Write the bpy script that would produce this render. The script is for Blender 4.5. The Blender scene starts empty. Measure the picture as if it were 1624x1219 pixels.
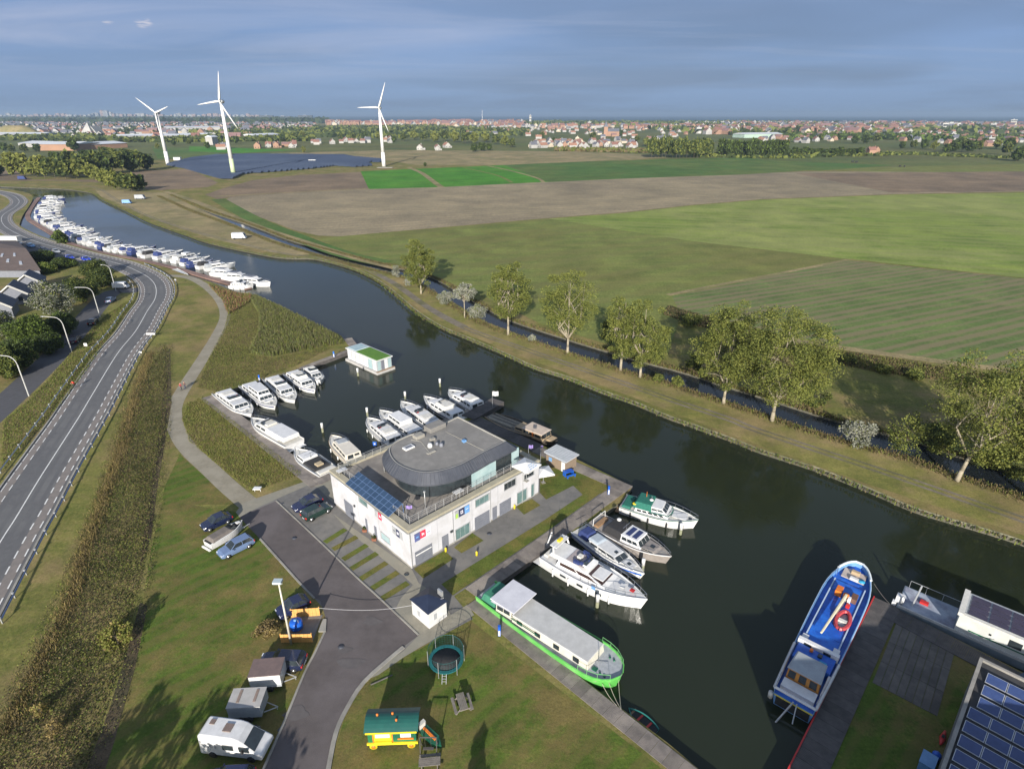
import bpy, math, random
import numpy as np
from mathutils import Vector, Matrix, geometry as mgeo
random.seed(7); RNG = np.random.default_rng(7)
S = bpy.context.scene
COL = S.collection
# ------------------------------------------------------------------ camera
FPX, CX, CY, CAMH = 946.0, 812.0, 609.5, 50.0
PITCH = math.atan(427.5/FPX)
cp, sp_ = math.cos(PITCH), math.sin(PITCH)
cam = bpy.data.objects.new('camera', bpy.data.cameras.new('camera'))
COL.objects.link(cam); S.camera = cam
cam.location = (0, 0, CAMH); cam.rotation_euler = (math.pi/2-PITCH, 0, 0)
cam.data.sensor_width = 36; cam.data.lens = 36*FPX/1624.0
cam.data.clip_start = 0.5; cam.data.clip_end = 150000
# ------------------------------------------------------------------ light
SUN_EL, SUN_AZ = math.radians(19.5), math.radians(4.3)   # shadows run away from the camera, slightly to the right
S.view_settings.view_transform = 'Standard'; S.view_settings.look = 'None'
S.view_settings.exposure = 0.78; S.view_settings.gamma = 1.0
S.view_settings.use_curve_mapping = False
sl = bpy.data.lights.new('sun', 'SUN'); sl.energy = 4.9; sl.angle = math.radians(0.53); sl.color = (1.0, 0.935, 0.84)
sun = bpy.data.objects.new('sun', sl); COL.objects.link(sun)
sd = Vector((math.sin(SUN_AZ)*math.cos(SUN_EL), math.cos(SUN_AZ)*math.cos(SUN_EL), -math.sin(SUN_EL)))
sun.rotation_euler = sd.to_track_quat('-Z', 'Y').to_euler(); sun.location = (0, -60, 90)
world = bpy.data.worlds.new('World'); S.world = world; world.use_nodes = True
nt = world.node_tree; nt.nodes.clear()
def N(t, nt_=None, **kw):
    n = (nt_ or nt).nodes.new(t)
    for k, v in kw.items(): setattr(n, k, v)
    return n
def L(a, b, nt_=None): (nt_ or nt).links.new(a, b)
out = N('ShaderNodeOutputWorld'); bg = N('ShaderNodeBackground'); bg.inputs[1].default_value = 0.1
sky = N('ShaderNodeTexSky', sky_type='NISHITA'); sky.sun_disc = False
sky.sun_elevation = SUN_EL; sky.sun_rotation = math.pi+SUN_AZ
sky.air_density = 1.0; sky.dust_density = 0.8; sky.ozone_density = 1.5; sky.altitude = 50
tc = N('ShaderNodeTexCoord'); sx = N('ShaderNodeSeparateXYZ'); L(tc.outputs['Generated'], sx.inputs[0])
def M(op, a, b=None, c=None, nt_=None):
    m = N('ShaderNodeMath', nt_, operation=op)
    for i, v in enumerate((a, b, c)):
        if v is None: continue
        if isinstance(v, (int, float)): m.inputs[i].default_value = v
        else: L(v, m.inputs[i], nt_)
    return m.outputs[0]
def ramp(fac, stops, nt_=None, interp='LINEAR'):
    r = N('ShaderNodeValToRGB', nt_); r.color_ramp.interpolation = interp
    el = r.color_ramp.elements
    while len(el) < len(stops): el.new(0.5)
    for e, (p, c) in zip(el, stops):
        e.position = p; e.color = (*c, 1) if len(c) == 3 else c
    if fac is not None: L(fac, r.inputs[0], nt_)
    return r.outputs[0]
def mixc(fac, a, b, nt_=None, blend='MIX'):
    m = N('ShaderNodeMix', nt_, data_type='RGBA', blend_type=blend)
    for s, v in ((m.inputs[0], fac), (m.inputs[6], a), (m.inputs[7], b)):
        if isinstance(v, (int, float)): s.default_value = v
        elif isinstance(v, tuple): s.default_value = (*v, 1)
        else: L(v, s, nt_)
    return m.outputs[2]
# cloud deck: noise laid out on a flat layer overhead, seen in perspective (direction.xy / height)
zc = M('MAXIMUM', sx.outputs[2], 0.0)
den = M('ADD', zc, 0.055)
u_ = M('DIVIDE', sx.outputs[0], den); v_ = M('DIVIDE', sx.outputs[1], den)
cv = N('ShaderNodeCombineXYZ'); L(u_, cv.inputs[0]); L(v_, cv.inputs[1])
def wnoise(scale, sc3, detail, rough, dist=0.0, seed=0.0):
    mp = N('ShaderNodeMapping'); mp.inputs['Scale'].default_value = sc3; mp.inputs['Location'].default_value = (seed, seed*1.7, 0)
    mp.inputs['Rotation'].default_value = (0, 0, math.radians(-14))
    L(cv.outputs[0], mp.inputs[0])
    n = N('ShaderNodeTexNoise'); n.inputs['Scale'].default_value = scale; n.inputs['Detail'].default_value = detail
    n.inputs['Roughness'].default_value = rough; n.inputs['Distortion'].default_value = dist
    L(mp.outputs[0], n.inputs[0]); return n.outputs[0]
big = wnoise(0.22, (1, 1, 1), 3, 0.5, 0.3, 3.1)
med = wnoise(0.42, (0.7, 1.2, 1), 6, 0.56, 0.6, 8.7)
wisp = wnoise(1.1, (0.30, 1.6, 1), 8, 0.66, 0.7, 21.3)
# base tone of the cloud deck by height above the horizon, darker overhead and to the right
base = ramp(zc, [(0.0, (1.06, 1.76, 3.0)), (0.03, (1.12, 1.84, 3.28)), (0.09, (1.15, 1.84, 3.4)), (0.16, (1.2, 1.74, 3.02)), (0.30, (1.2, 1.6, 2.4)), (1.0, (1.7, 2.15, 2.9))])
dk = ramp(big, [(0.42, (0, 0, 0)), (0.62, (1, 1, 1))])
base2 = mixc(M('MULTIPLY', dk, M('MULTIPLY_ADD', sx.outputs[0], 0.35, 0.42)), base, (0.62, 0.90, 1.52))
lt = ramp(med, [(0.42, (0, 0, 0)), (0.64, (1, 1, 1))])
lfac = M('MULTIPLY', lt, M('MULTIPLY_ADD', sx.outputs[0], -1.05, 0.40))
lfac = M('MULTIPLY', M('MAXIMUM', lfac, 0.0), ramp(zc, [(0.02, (0, 0, 0)), (0.10, (1, 1, 1))]))
c3 = mixc(lfac, base2, (2.45, 2.75, 3.85))
wf = M('MULTIPLY', ramp(wisp, [(0.52, (0, 0, 0)), (0.70, (1, 1, 1))]), ramp(zc, [(0.015, (0, 0, 0)), (0.06, (0.30, 0.30, 0.30))]))
c4 = mixc(wf, c3, (2.0, 2.35, 3.4))
# small sunlit cumulus low on the left side of the view
pf = wnoise(9.0, (1, 1.4, 1), 6, 0.6, 0.4, 40.0)
def bell(x0, wx, z0, wz):
    a = M('DIVIDE', M('SUBTRACT', M('DIVIDE', sx.outputs[0], M('MAXIMUM', sx.outputs[1], 0.2)), x0), wx)
    b = M('DIVIDE', M('SUBTRACT', sx.outputs[2], z0), wz)
    d = M('ADD', M('MULTIPLY', a, a), M('MULTIPLY', b, b))
    return M('MAXIMUM', M('SUBTRACT', 1.0, d), 0.0)
bl = M('MAXIMUM', bell(-0.532, 0.020, 0.106, 0.009), M('MULTIPLY', bell(-0.583, 0.014, 0.104, 0.005), 0.8))
c5 = mixc(ramp(M('MULTIPLY', M('POWER', bl, 0.6), M('MULTIPLY', pf, 1.3)), [(0.46, (0, 0, 0)), (0.72, (0.6, 0.6, 0.6))]), c4, (4.8, 4.3, 4.5))
fin = mixc(0.93, sky.outputs[0], c5)
behind = ramp(M('MULTIPLY', sx.outputs[1], -1.0), [(0.0, (0, 0, 0)), (0.6, (1, 1, 1))])   # the evening side of the sky, open and bright round the sun
fin2 = mixc(M('MULTIPLY', behind, 0.7), fin, sky.outputs[0])
L(fin2, bg.inputs[0]); L(bg.outputs[0], out.inputs[0])

# ------------------------------------------------------------------ helpers
def P(x, y, z=0.0):
    """ground point seen at a pixel of the 1624 x 1219 photograph (used to survey the place)"""
    dx, dy = x-CX, y-CY
    k = (CAMH-z)/(FPX*sp_+dy*cp)
    return Vector((dx*k, (FPX*cp-dy*sp_)*k, z))
def PL(pts, z=0.0): return [P(x, y, z) for x, y in pts]
_m = {}
def base_mat(name):
    m = bpy.data.materials.new(name); m.use_nodes = True
    return m, m.node_tree, m.node_tree.nodes['Principled BSDF']
def mat(name, c1, c2=None, scale=2.0, rough=0.7, metal=0.0, bump=0.0, bscale=None, det=5, spec=0.5, lo=0.35, hi=0.65, c3=None, s3=0.2, stretch=(1, 1, 1), rot=0, coat=0.0, obj=False, rand=0.0):
    """procedural material: colour mottled by noise at two scales, fine bump"""
    if name in _m: return _m[name]
    m, t, b = base_mat(name)
    b.inputs['Roughness'].default_value = rough; b.inputs['Metallic'].default_value = metal
    b.inputs['Specular IOR Level'].default_value = spec
    if coat: b.inputs['Coat Weight'].default_value = coat; b.inputs['Coat Roughness'].default_value = 0.08
    if obj: pos = N('ShaderNodeTexCoord', t).outputs['Object']
    else: pos = N('ShaderNodeNewGeometry', t).outputs['Position']
    mp = N('ShaderNodeMapping', t); mp.inputs['Scale'].default_value = stretch; mp.inputs['Rotation'].default_value = (0, 0, rot); L(pos, mp.inputs[0], t)
    if c2 is None: c2 = tuple(v*0.86 for v in c1)
    n = N('ShaderNodeTexNoise', t); n.inputs['Scale'].default_value = scale; n.inputs['Detail'].default_value = det; n.inputs['Roughness'].default_value = 0.6
    L(mp.outputs[0], n.inputs[0], t)
    col = mixc(ramp(n.outputs[0], [(lo, (0, 0, 0)), (hi, (1, 1, 1))], t), c1, c2, t)
    if c3 is not None:
        n3 = N('ShaderNodeTexNoise', t); n3.inputs['Scale'].default_value = s3; n3.inputs['Detail'].default_value = 6; n3.inputs['Roughness'].default_value = 0.62
        L(pos, n3.inputs[0], t)
        col = mixc(ramp(n3.outputs[0], [(0.46, (0, 0, 0)), (0.62, (1, 1, 1))], t), col, c3, t)
    if rand:
        oi = N('ShaderNodeObjectInfo', t)
        h = N('ShaderNodeHueSaturation', t); L(col, h.inputs['Color'], t)
        L(M('MULTIPLY_ADD', oi.outputs['Random'], rand*2, 1-rand, t), h.inputs['Value'], t); col = h.outputs[0]
    L(col, b.inputs['Base Color'], t)
    if bump:
        bn = N('ShaderNodeTexNoise', t); bn.inputs['Scale'].default_value = bscale or scale*4; bn.inputs['Detail'].default_value = 4
        L(pos, bn.inputs[0], t)
        bu = N('ShaderNodeBump', t); bu.inputs['Strength'].default_value = bump; bu.inputs['Distance'].default_value = 0.05
        L(bn.outputs[0], bu.inputs['Height'], t); L(bu.outputs[0], b.inputs['Normal'], t)
    _m[name] = m; return m
def field_mat(name, a, bcol, patch=None, ang=0.0, wid=3.0, amt=0.5, fine=1.5, bump=0.35, big=0.012, dist=2.0, rows=None):
    """field: drill rows (bands at an angle), broad patches, fine mottling"""
    m, t, b = base_mat(name); b.inputs['Roughness'].default_value = 0.95; b.inputs['Specular IOR Level'].default_value = 0.15
    pos = N('ShaderNodeNewGeometry', t).outputs['Position']
    mp = N('ShaderNodeMapping', t); mp.inputs['Rotation'].default_value = (0, 0, math.radians(ang)); mp.inputs['Scale'].default_value = (0.045/wid, 1.0/wid, 1); L(pos, mp.inputs[0], t)
    n = N('ShaderNodeTexNoise', t); n.inputs['Scale'].default_value = 1.0; n.inputs['Detail'].default_value = 5; n.inputs['Roughness'].default_value = 0.7; n.inputs['Distortion'].default_value = dist*0.1
    L(mp.outputs[0], n.inputs[0], t)
    n2 = N('ShaderNodeTexNoise', t); n2.inputs['Scale'].default_value = fine; n2.inputs['Detail'].default_value = 9; n2.inputs['Roughness'].default_value = 0.78; L(pos, n2.inputs[0], t)
    f = M('ADD', M('MULTIPLY', n.outputs[0], amt, nt_=t), M('MULTIPLY', n2.outputs[0], 1-amt, nt_=t), nt_=t)
    col = mixc(ramp(f, [(0.42, (0, 0, 0)), (0.58, (1, 1, 1))], t), a, bcol, t)
    if patch is not None:
        n3 = N('ShaderNodeTexNoise', t); n3.inputs['Scale'].default_value = big; n3.inputs['Detail'].default_value = 10; n3.inputs['Roughness'].default_value = 0.74; L(pos, n3.inputs[0], t)
        col = mixc(ramp(n3.outputs[0], [(0.46, (0, 0, 0)), (0.57, (0.9, 0.9, 0.9))], t), col, patch, t)
    n4 = N('ShaderNodeTexNoise', t); n4.inputs['Scale'].default_value = fine*2.6; n4.inputs['Detail'].default_value = 4; n4.inputs['Roughness'].default_value = 0.8; L(pos, n4.inputs[0], t)
    col = mixc(0.85, col, ramp(n4.outputs[0], [(0.30, (0.62, 0.62, 0.62)), (0.70, (1.38, 1.38, 1.38))], t), t, 'MULTIPLY')
    n5 = N('ShaderNodeTexNoise', t); n5.inputs['Scale'].default_value = fine*0.13; n5.inputs['Detail'].default_value = 7; n5.inputs['Roughness'].default_value = 0.7; L(pos, n5.inputs[0], t)
    col = mixc(0.8, col, ramp(n5.outputs[0], [(0.36, (0.72, 0.74, 0.76)), (0.64, (1.26, 1.24, 1.20))], t), t, 'MULTIPLY')
    if rows:
        sp, an, rc, am = rows
        r2 = N('ShaderNodeMapping', t); r2.inputs['Rotation'].default_value = (0, 0, math.radians(-an)); L(pos, r2.inputs[0], t)
        s3 = N('ShaderNodeSeparateXYZ', t); L(r2.outputs[0], s3.inputs[0], t)
        y_ = s3.outputs[1]
        w1 = M('SINE', M('ADD', M('MULTIPLY', y_, 6.2832/sp, nt_=t), M('MULTIPLY', n5.outputs[0], 3.0, nt_=t), nt_=t), nt_=t)
        w2 = M('SINE', M('MULTIPLY', y_, 6.2832/(sp*3.7), nt_=t), nt_=t)
        sm = M('ADD', M('MULTIPLY', w1, 0.5, nt_=t), M('ADD', M('MULTIPLY', w2, 0.3, nt_=t), M('MULTIPLY', n2.outputs[0], 0.8, nt_=t), nt_=t), nt_=t)
        fr_ = M('MULTIPLY', ramp(sm, [(0.25, (0, 0, 0)), (0.75, (1, 1, 1))], t), am, nt_=t)
        col = mixc(fr_, col, rc, t)
    L(col, b.inputs['Base Color'], t)
    bu = N('ShaderNodeBump', t); bu.inputs['Strength'].default_value = bump; bu.inputs['Distance'].default_value = 0.12
    L(n2.outputs[0], bu.inputs['Height'], t); L(bu.outputs[0], b.inputs['Normal'], t)
    _m[name] = m; return m
class MB:
    """collects faces; build() links them as one mesh object"""
    def __init__(s): s.v = []; s.f = []; s.m = []; s.sm = []
    def add(s, vs, fs, mi=0, smooth=False):
        o = len(s.v); s.v += [tuple(p) for p in vs]
        for f in fs: s.f.append(tuple(i+o for i in f)); s.m.append(mi); s.sm.append(smooth)
        return s
    def box(s, x0, x1, y0, y1, z0, z1, mi=0, rz=0.0, c=None):
        vs = [(x, y, z) for z in (z0, z1) for x, y in ((x0, y0), (x1, y0), (x1, y1), (x0, y1))]
        if rz:
            cx, cy = c if c else ((x0+x1)/2, (y0+y1)/2); ca, sa = math.cos(rz), math.sin(rz)
            vs = [(cx+(x-cx)*ca-(y-cy)*sa, cy+(x-cx)*sa+(y-cy)*ca, z) for x, y, z in vs]
        return s.add(vs, [(0, 3, 2, 1), (4, 5, 6, 7), (0, 1, 5, 4), (1, 2, 6, 5), (2, 3, 7, 6), (3, 0, 4, 7)], mi)
    def tbox(s, b, t, z0, z1, mi=0):
        """tapered block: b and t are (x0,x1,y0,y1) at z0 and z1"""
        vs = [(b[0], b[2], z0), (b[1], b[2], z0), (b[1], b[3], z0), (b[0], b[3], z0), (t[0], t[2], z1), (t[1], t[2], z1), (t[1], t[3], z1), (t[0], t[3], z1)]
        return s.add(vs, [(0, 3, 2, 1), (4, 5, 6, 7), (0, 1, 5, 4), (1, 2, 6, 5), (2, 3, 7, 6), (3, 0, 4, 7)], mi)
    def prism(s, poly, z0, z1, mi=0, mtop=None, top=None, smooth=False):
        n = len(poly); tp = top or poly
        s.add([(p[0], p[1], z0) for p in poly]+[(p[0], p[1], z1) for p in tp], [(i, (i+1) % n, (i+1) % n+n, i+n) for i in range(n)], mi, smooth)
        s.fill([(p[0], p[1], z1) for p in tp], mi if mtop is None else mtop); return s
    def fill(s, pts, mi=0):
        pts = [Vector(p) if len(p) == 3 else Vector((*p, 0)) for p in pts]
        tr = mgeo.tessellate_polygon([pts])
        fs = []
        for a, b, c in tr:
            nz = (pts[b]-pts[a]).cross(pts[c]-pts[a]).z
            fs.append((a, b, c) if nz > 0 else (a, c, b))
        return s.add(pts, fs, mi)
    def tube(s, a, b, r0, r1=None, n=6, mi=0, cap=True):
        a, b = Vector(a), Vector(b); r1 = r0 if r1 is None else r1
        d = (b-a)
        if d.length < 1e-6: return s
        q = d.to_track_quat('Z', 'Y'); vs = []
        for p, r in ((a, r0), (b, r1)):
            for i in range(n):
                w = 2*math.pi*i/n; vs.append(p+q@Vector((r*math.cos(w), r*math.sin(w), 0)))
        fs = [(i, (i+1) % n, (i+1) % n+n, i+n) for i in range(n)]
        if cap: fs += [tuple(range(n-1, -1, -1)), tuple(range(n, 2*n))]
        return s.add(vs, fs, mi, n > 6)
    def path(s, pts, r, n=5, mi=0):
        for a, b in zip(pts, pts[1:]): s.tube(a, b, r, r, n, mi)
        return s
    def lathe(s, prof, c=(0, 0), n=16, mi=0, sy=1.0):
        vs = [(c[0]+r*math.cos(2*math.pi*i/n), c[1]+sy*r*math.sin(2*math.pi*i/n), z) for r, z in prof for i in range(n)]
        fs = [(j*n+i, j*n+(i+1) % n, (j+1)*n+(i+1) % n, (j+1)*n+i) for j in range(len(prof)-1) for i in range(n)]
        fs += [tuple(range(n-1, -1, -1)), tuple((len(prof)-1)*n+i for i in range(n))]
        return s.add(vs, fs, mi, True)
    def panel(s, q, u0, u1, v0, v1, t=0.03, mi=0):
        """a thin slab standing proud of quad q=(A,B,C,D) (A-B bottom, D-C top), in fractions"""
        A, B, C, D = [Vector(p) for p in q]
        nrm = (B-A).cross(D-A).normalized()
        f = lambda u, v: (A*(1-u)+B*u)*(1-v)+(D*(1-u)+C*u)*v
        lo = [f(u0, v0), f(u1, v0), f(u1, v1), f(u0, v1)]
        vs = [p-nrm*0.01 for p in lo]+[p+nrm*t for p in lo]
        return s.add(vs, [(4, 5, 6, 7), (0, 1, 5, 4), (1, 2, 6, 5), (2, 3, 7, 6), (3, 0, 4, 7)], mi)
    def build(s, name, mats, parent=None, loc=(0, 0, 0), rz=0.0, bevel=0.0, **kw):
        me = bpy.data.meshes.new(name); me.from_pydata(s.v, [], s.f)
        ms = mats if isinstance(mats, (list, tuple)) else [mats]
        for m in ms: me.materials.append(m)
        me.polygons.foreach_set('material_index', s.m); me.polygons.foreach_set('use_smooth', s.sm); me.update()
        o = bpy.data.objects.new(name, me); COL.objects.link(o); o.location = loc; o.rotation_euler.z = rz
        if parent: o.parent = parent
        if bevel:
            bm = o.modifiers.new('bevel', 'BEVEL'); bm.width = bevel; bm.segments = 2; bm.limit_method = 'ANGLE'; bm.angle_limit = math.radians(40)
        for k, v in kw.items(): o[k] = v
        return o
def tag(o, label=None, cat=None, group=None, kind=None):
    for k, v in (('label', label), ('category', cat), ('group', group), ('kind', kind)):
        if v: o[k] = v
    return o
def thing(name, label, cat, loc=(0, 0, 0), rz=0.0, group=None):
    o = bpy.data.objects.new(name, None); COL.objects.link(o); o.location = loc; o.rotation_euler = (0, 0, rz); o.empty_display_size = 0.5
    return tag(o, label, cat, group)
def ordn(n):
    o1 = ['', 'first', 'second', 'third', 'fourth', 'fifth', 'sixth', 'seventh', 'eighth', 'ninth', 'tenth', 'eleventh', 'twelfth', 'thirteenth', 'fourteenth', 'fifteenth', 'sixteenth', 'seventeenth', 'eighteenth', 'nineteenth']
    if n < 20: return o1[n]
    t_ = ['', '', 'twent', 'thirt', 'fort', 'fift', 'sixt', 'sevent', 'eight', 'ninet'][n//10]
    return t_+'ieth' if n % 10 == 0 else t_+'y-'+o1[n % 10]
KIDS = {}
def copy_tree(root, loc=None, rz=None, label=None, group=None, scale=None, deep=True):
    if not KIDS or root not in KIDS:
        KIDS[root] = [(c, [g for g in c.children]) for c in root.children]
    r = root.copy(); COL.objects.link(r)
    if loc is not None: r.location = loc
    if rz is not None: r.rotation_euler = (0, 0, rz)
    if scale is not None: r.scale = scale if isinstance(scale, tuple) else (scale,)*3
    if label: r['label'] = label
    if group: r['group'] = group
    for ch, gs in KIDS[root]:
        c = ch.copy(); COL.objects.link(c); c.parent = r
        for g in gs:
            d = g.copy(); COL.objects.link(d); d.parent = c
    return r
def struct(name, mb, m, z=None): return tag(mb.build(name, m), kind='structure')
def catmull(pts, n=6, closed=False):
    pts = [Vector(p) for p in pts]; r = []; k = len(pts)
    for i in range(k if closed else k-1):
        if closed: a, b, c, d = pts[i-1], pts[i], pts[(i+1) % k], pts[(i+2) % k]
        else: a, b, c, d = pts[max(i-1, 0)], pts[i], pts[i+1], pts[min(i+2, k-1)]
        for j in range(n):
            t = j/n
            r.append(0.5*((2*b)+(c-a)*t+(2*a-5*b+4*c-d)*t*t+(3*b-a-3*c+d)*t**3))
    if not closed: r.append(pts[-1])
    return r
def offs(line, d):
    """line moved sideways by d (positive = right of travel)"""
    r = []
    for i, p in enumerate(line):
        a, b = line[max(i-1, 0)], line[min(i+1, len(line)-1)]
        t = (b-a); t.z = 0; t.normalize(); r.append(p+Vector((t.y, -t.x, 0))*d)
    return r
def ribbon(mb, line, d0, d1, z, mi=0, z1=None):
    a, b = offs(line, d0), offs(line, d1); n = len(line)
    zt = z if z1 is None else z1
    vs = [(p.x, p.y, zt) for p in a]+[(p.x, p.y, zt) for p in b]
    mb.add(vs, [(i, i+n, i+n+1, i+1) for i in range(n-1)], mi)
    if z1 is not None:   # raised strip with sides
        for l_, fl in ((a, 1), (b, 0)):
            vs = [(p.x, p.y, z) for p in l_]+[(p.x, p.y, z1) for p in l_]
            mb.add(vs, [((i+1, i, i+n, i+n+1) if fl else (i, i+1, i+n+1, i+n)) for i in range(n-1)], mi)
    return mb
def resample(line, step):
    r = [line[0].copy()]; acc = 0.0
    for a, b in zip(line, line[1:]):
        d = (b-a).length; t = step-acc
        while t <= d: r.append(a.lerp(b, t/d)); t += step
        acc = (acc+d) % step
    return r
def inpoly(x, y, poly):
    c = np.zeros(np.shape(x), bool); n = len(poly)
    for i in range(n):
        x1, y1 = poly[i][0], poly[i][1]; x2, y2 = poly[i-1][0], poly[i-1][1]
        if y1 == y2: continue
        k = ((y1 > y) != (y2 > y)) & (x < (x2-x1)*(y-y1)/(y2-y1)+x1); c ^= k
    return c
def sample(poly, n):
    xs = [p[0] for p in poly]; ys = [p[1] for p in poly]; out_ = np.zeros((0, 2))
    while len(out_) < n:
        q = np.column_stack([RNG.uniform(min(xs), max(xs), n*2), RNG.uniform(min(ys), max(ys), n*2)])
        out_ = np.vstack([out_, q[inpoly(q[:, 0], q[:, 1], poly)]])
    return out_[:n]
def quads(cent, ax, ay, name, mats, midx=None, parent=None):
    """many loose leaf-sized quads: centre, half axes"""
    n = len(cent); v = np.empty((n, 4, 3), np.float32)
    v[:, 0] = cent-ax-ay; v[:, 1] = cent+ax-ay; v[:, 2] = cent+ax+ay; v[:, 3] = cent-ax+ay
    me = bpy.data.meshes.new(name); me.vertices.add(n*4); me.vertices.foreach_set('co', v.ravel())
    me.loops.add(n*4); me.loops.foreach_set('vertex_index', np.arange(n*4, dtype=np.int32))
    me.polygons.add(n); me.polygons.foreach_set('loop_start', np.arange(0, n*4, 4, dtype=np.int32)); me.polygons.foreach_set('loop_total', np.full(n, 4, np.int32))
    for m in mats: me.materials.append(m)
    if midx is not None: me.polygons.foreach_set('material_index', midx.astype(np.int32))
    me.update(calc_edges=True); o = bpy.data.objects.new(name, me); COL.objects.link(o)
    if parent: o.parent = parent
    return o
def rand_axes(n, size, flat=0.0):
    a = RNG.normal(size=(n, 3)); a[:, 2] *= (1-flat); a /= np.linalg.norm(a, axis=1)[:, None]
    b = RNG.normal(size=(n, 3)); b -= a*(a*b).sum(1)[:, None]; b /= np.linalg.norm(b, axis=1)[:, None]
    s_ = (size*RNG.uniform(0.6, 1.35, n))[:, None]
    return a*s_, b*s_*0.8
def blades(pts, h, w, name, mats, lean=0.25, hv=0.4):
    """upright grass or reed tufts: narrow vertical quads"""
    n = len(pts); hh = h*RNG.uniform(1-hv, 1+hv, n); an = RNG.uniform(0, 6.283, n)
    ax = np.column_stack([np.cos(an)*w, np.sin(an)*w, np.zeros(n)])
    ay = np.column_stack([RNG.normal(0, lean, n)*hh/2, RNG.normal(0, lean, n)*hh/2, hh/2])
    c = np.column_stack([pts, hh/2-0.03])
    return quads(c, ax, ay, name, mats, RNG.integers(0, len(mats), n))
# ------------------------------------------------------------------ materials
WHITE = mat('white_gelcoat', (0.66, 0.66, 0.65), (0.56, 0.56, 0.56), 1.5, 0.22, spec=0.5, coat=0.3, obj=True, rand=0.10)
OFFW = mat('cream_deck', (0.62, 0.60, 0.55), (0.50, 0.49, 0.45), 3, 0.55, obj=True)
GREYD = mat('grey_deck_paint', (0.36, 0.38, 0.40), (0.28, 0.30, 0.32), 3, 0.6, obj=True)
DGLASS = mat('dark_glass', (0.02, 0.025, 0.03), (0.03, 0.04, 0.045), 2, 0.08, spec=0.8)
BGLASS = mat('pale_blue_glass', (0.36, 0.47, 0.48), (0.28, 0.40, 0.42), 0.8, 0.12, spec=0.8)
GGLASS = mat('green_tinted_glass', (0.08, 0.14, 0.14), (0.14, 0.22, 0.22), 0.9, 0.08, spec=0.8)
NAVY = mat('navy_canvas', (0.02, 0.035, 0.12), (0.03, 0.05, 0.17), 4, 0.8, obj=True)
BLACKC = mat('black_canvas', (0.018, 0.018, 0.02), (0.03, 0.03, 0.032), 4, 0.85)
GREENC = mat('green_canvas', (0.01, 0.10, 0.075), (0.015, 0.14, 0.10), 4, 0.8)
STEEL = mat('stainless_steel', (0.6, 0.61, 0.62), (0.5, 0.51, 0.52), 6, 0.25, metal=0.9)
GALV = mat('galvanised_steel', (0.48, 0.49, 0.49), (0.38, 0.39, 0.40), 6, 0.45, metal=0.5)
RUBBER = mat('black_rubber', (0.015, 0.015, 0.016), (0.025, 0.025, 0.026), 4, 0.8)
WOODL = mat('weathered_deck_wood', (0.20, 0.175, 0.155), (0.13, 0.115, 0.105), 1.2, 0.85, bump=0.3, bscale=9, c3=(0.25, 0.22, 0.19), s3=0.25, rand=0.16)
WOODD = mat('dark_shaded_deck_wood', (0.10, 0.09, 0.085), (0.065, 0.06, 0.058), 1.2, 0.85, bump=0.3, bscale=9, rand=0.16)  # dark timber; also paints shade into the dock beside the blue ship
TEAK = mat('teak', (0.30, 0.19, 0.10), (0.22, 0.13, 0.07), 3, 0.6, obj=True)
ORANGEW = mat('orange_timber', (0.62, 0.33, 0.10), (0.50, 0.25, 0.07), 2, 0.7)
RED = mat('red_paint', (0.50, 0.03, 0.025), (0.42, 0.02, 0.02), 2, 0.4)
BLUEP = mat('blue_paint', (0.012, 0.10, 0.50), (0.01, 0.075, 0.38), 1.5, 0.35, c3=(0.02, 0.15, 0.58), s3=0.5)
LBLUE = mat('light_blue_paint', (0.16, 0.32, 0.56), (0.12, 0.26, 0.48), 1.5, 0.4)
YELLOW = mat('yellow_paint', (0.70, 0.55, 0.02), (0.6, 0.46, 0.02), 2, 0.5)
ORANGEP = mat('orange_paint', (0.72, 0.20, 0.02), (0.6, 0.15, 0.02), 2, 0.5)
LGREEN = mat('bright_green_paint', (0.10, 0.42, 0.08), (0.08, 0.35, 0.065), 1.2, 0.35, c3=(0.17, 0.48, 0.13), s3=0.6)
DGREEN = mat('dark_green_paint', (0.012, 0.11, 0.06), (0.01, 0.085, 0.05), 1.5, 0.45)
GRAPH = mat('slate_cladding', (0.060, 0.066, 0.082), (0.045, 0.05, 0.064), 1.2, 0.5)
ROOFBIT = mat('grey_bitumen_roof', (0.235, 0.225, 0.21), (0.19, 0.183, 0.172), 1.2, 0.9, bump=0.2, c3=(0.175, 0.168, 0.158), s3=0.22)
TERR = mat('terrace_tiles', (0.27, 0.245, 0.215), (0.21, 0.19, 0.17), 1.6, 0.85, c3=(0.17, 0.155, 0.14), s3=0.3)
WALLW = mat('white_render', (0.50, 0.503, 0.530), (0.45, 0.452, 0.475), 0.7, 0.85, bump=0.1, c3=(0.42, 0.418, 0.43), s3=0.5, stretch=(1, 1, 0.25))
COPING = mat('sandstone_coping', (0.36, 0.33, 0.25), (0.29, 0.27, 0.205), 1.1, 0.85, bump=0.2)
DOORG = mat('grey_door_paint', (0.17, 0.18, 0.21), (0.14, 0.15, 0.18), 1.5, 0.55)
CONC = mat('concrete', (0.31, 0.295, 0.26), (0.24, 0.23, 0.205), 0.9, 0.9, bump=0.25, c3=(0.20, 0.19, 0.17), s3=0.35)
ASPH = mat('road_asphalt', (0.115, 0.115, 0.118), (0.092, 0.092, 0.096), 1.1, 0.85, bump=0.3, bscale=12, c3=(0.13, 0.13, 0.13), s3=0.12, stretch=(1, 1, 1))
ASPHD = mat('dark_asphalt', (0.075, 0.075, 0.082), (0.06, 0.06, 0.066), 1.1, 0.85, bump=0.3, bscale=12)
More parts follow.
